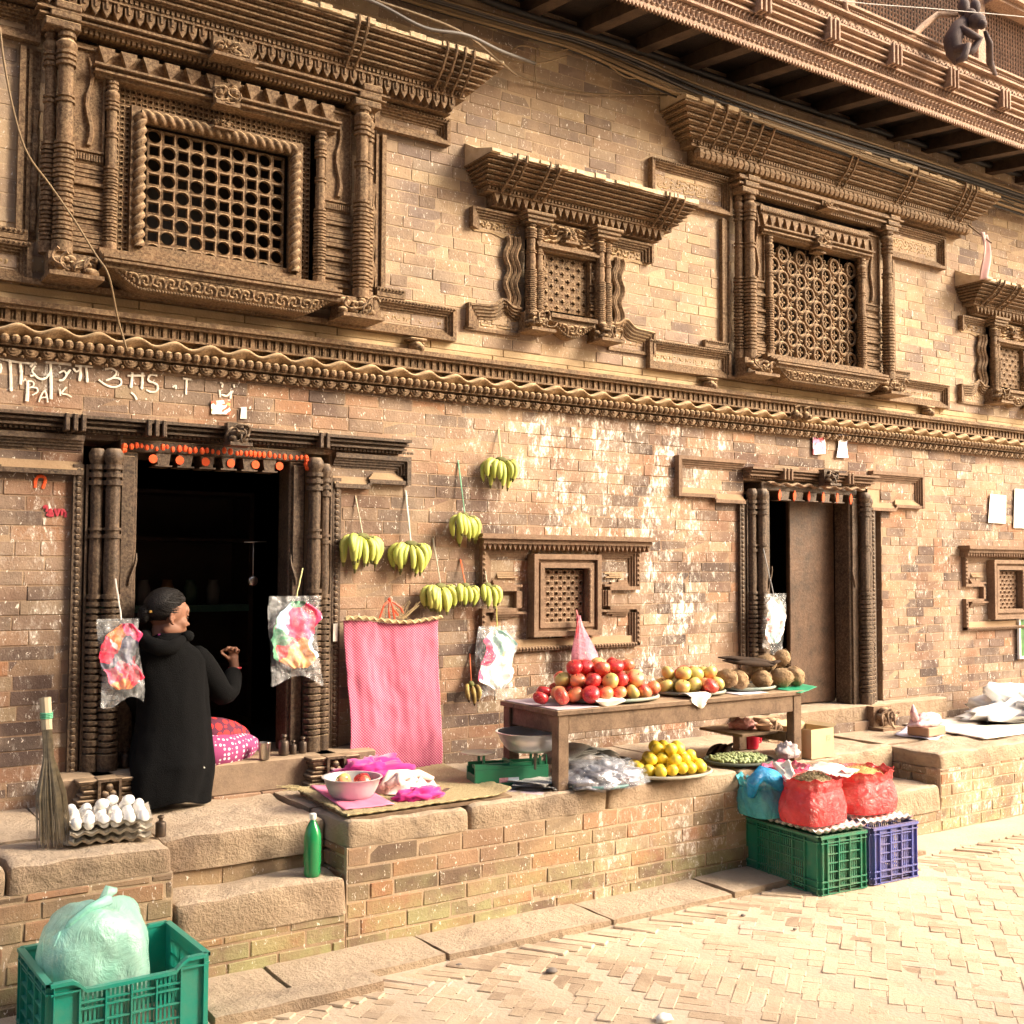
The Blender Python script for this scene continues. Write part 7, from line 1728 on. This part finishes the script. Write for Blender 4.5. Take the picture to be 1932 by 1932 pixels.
# coat
COAT = plain('black_wool', (.0022, .0022, .0024), .95, c2=(.0045, .0045, .005), scale=70, bump=.5, bscale=220, spec=.15)
rings = [(W_(318, 1193, -.13), .062, .062), (W_(316, 1205, -.135), .082, .078), (W_(316, 1216, -.14), .105, .088), (W_(318, 1228, -.14), .142, .1), (W_(322, 1245, -.14), .17, .108), (W_(324, 1280, -.15), .166, .115), (W_(326, 1320, -.16), .163, .125),
         (W_(326, 1370, -.17), .17, .14), (W_(325, 1410, -.19), .182, .15), (W_(324, 1440, -.22), .188, .15), (W_(324, 1470, -.26), .178, .12), (W_(325, 1495, -.29), .165, .10), (W_(330, 1513, -.31), .15, .09)]
mb = MB(); nr = len(rings)
def cf(u, v):
    t = v * (nr - 1); i = min(int(t), nr - 2); f_ = t - i; c = rings[i][0].lerp(rings[i + 1][0], f_); rx = lerp(rings[i][1], rings[i + 1][1], f_); ry = lerp(rings[i][2], rings[i + 1][2], f_)
    a = 2 * PI * u; low = smooth01((v - .3) / .7); k = 1 + low * (.06 * math.sin(a * 5 + 3 * v) + .035 * abs(math.sin(a * 6.5 + 5 + 4 * v)) + .03 * math.sin(v * 26 + 3 * math.sin(a * 2)) * (1 - v)) + .04 * fbm((math.cos(a) * 2, math.sin(a) * 2, v * 5), 1.2, 3)
    return (c.x + rx * k * math.cos(a), c.y + ry * k * math.sin(a), c.z + .012 * math.sin(a * 3) * low)
mb.grid(72, 60, cf)
o = mb.build('coat', COAT, pt, True); md = o.modifiers.new('t', 'SOLIDIFY'); md.thickness = .006; md.offset = 1
mb = MB(); P = [sh + Vector((-.04, .0, -.0)), sh + Vector((.0, -.0, -.012)), sh.lerp(el, .35), sh.lerp(el, .7), el, el.lerp(wr, .3) + Vector((.012, 0, -.004)), el.lerp(wr, .65), wr + Vector((0, 0, .0))]
mb.tube(P, [.07, .07, .064, .060, .058, .054, .049, .040], 18); o = mb.build('sleeve', COAT, pt, True); o.modifiers.new('s', 'SUBSURF').render_levels = 1
mb = MB(); mb.tube([W_(262, 1240, -.12), W_(258, 1300, -.09), W_(275, 1350, .02), W_(330, 1372, .12)], [.07, .066, .06, .05], 16); mb.build('sleeve', COAT, pt, True)
mb = MB()                                                   # hood lying on the shoulders
mb.tube([W_(345, 1205, -.22), W_(325, 1222, -.255), W_(300, 1222, -.25), W_(275, 1212, -.22), W_(272, 1200, -.14), W_(290, 1192, -.06)], [.02, .034, .038, .034, .028, .02], 12); mb.tube([W_(350, 1200, -.2), W_(356, 1200, -.12), W_(340, 1196, -.05)], [.022, .026, .02], 10)
mb.build('hood', COAT, pt, True)
mb = MB(); mb.tube([hc + Vector((-.06, -.045, -.085)), hc + Vector((-.02, -.062, -.09)), hc + Vector((.02, -.052, -.098))], .008, 6); mb.build('collar', MAG, pt, True)
mb = MB(); mb.tube([wr + Vector((math.cos(q) * .03, math.sin(q) * .022, .004)) for q in [PI / 5 * z for z in range(10)]], .005, 6, closed=True); mb.build('bangle', plain('red_bangle', (.75, .08, .1), .3), pt, True)
p = W_(378, 1450, -.345); mb = MB(); mb.prism([(p.x - .02, p.z), (p.x + .022, p.z), (p.x + .002, p.z + .026)], -p.y, -p.y + .002); mb.build('label_patch', PAPER, pt)
# skirt over the folded knees
def dots(name, c1, c2, scale, r0):
    m, nt, b = nt_new(name); h = N(nt); co = h.coord(); b.inputs['Roughness'].default_value = .9
    v = h.n('TexVoronoi'); v.inputs['Scale'].default_value = scale; v.inputs['Randomness'].default_value = .15; h.l(co, v.inputs['Vector'])
    h.l(h.mix(h.ramp(v.outputs['Distance'], [(r0, 1.), (r0 + .06, 0.)]), c1, c2), b.inputs['Base Color']); return m
def blob(name, mat, P, rad, sq=1.):
    mb = MB(); mb.tube(P, rad, 22); o = mb.build(name, mat, pt, True); m_ = o.modifiers.new('s', 'SUBSURF'); m_.render_levels = 1; m_.levels = 1; return o
blob('skirt', dots('purple_dots', (.28, .04, .14), (.80, .72, .76), 46, .28), [W_(345, 1418, -.10), W_(400, 1420, -.16), W_(440, 1415, -.10), W_(468, 1405, -.02), W_(484, 1403, .05)], [.08, .085, .078, .062, .02])
blob('wrap', dots('red_checks', (.10, .015, .04), (.72, .03, .03), 24, .42), [W_(345, 1385, -.03), W_(400, 1385, -.10), W_(438, 1384, -.03), W_(470, 1388, .06)], [.08, .085, .07, .02])
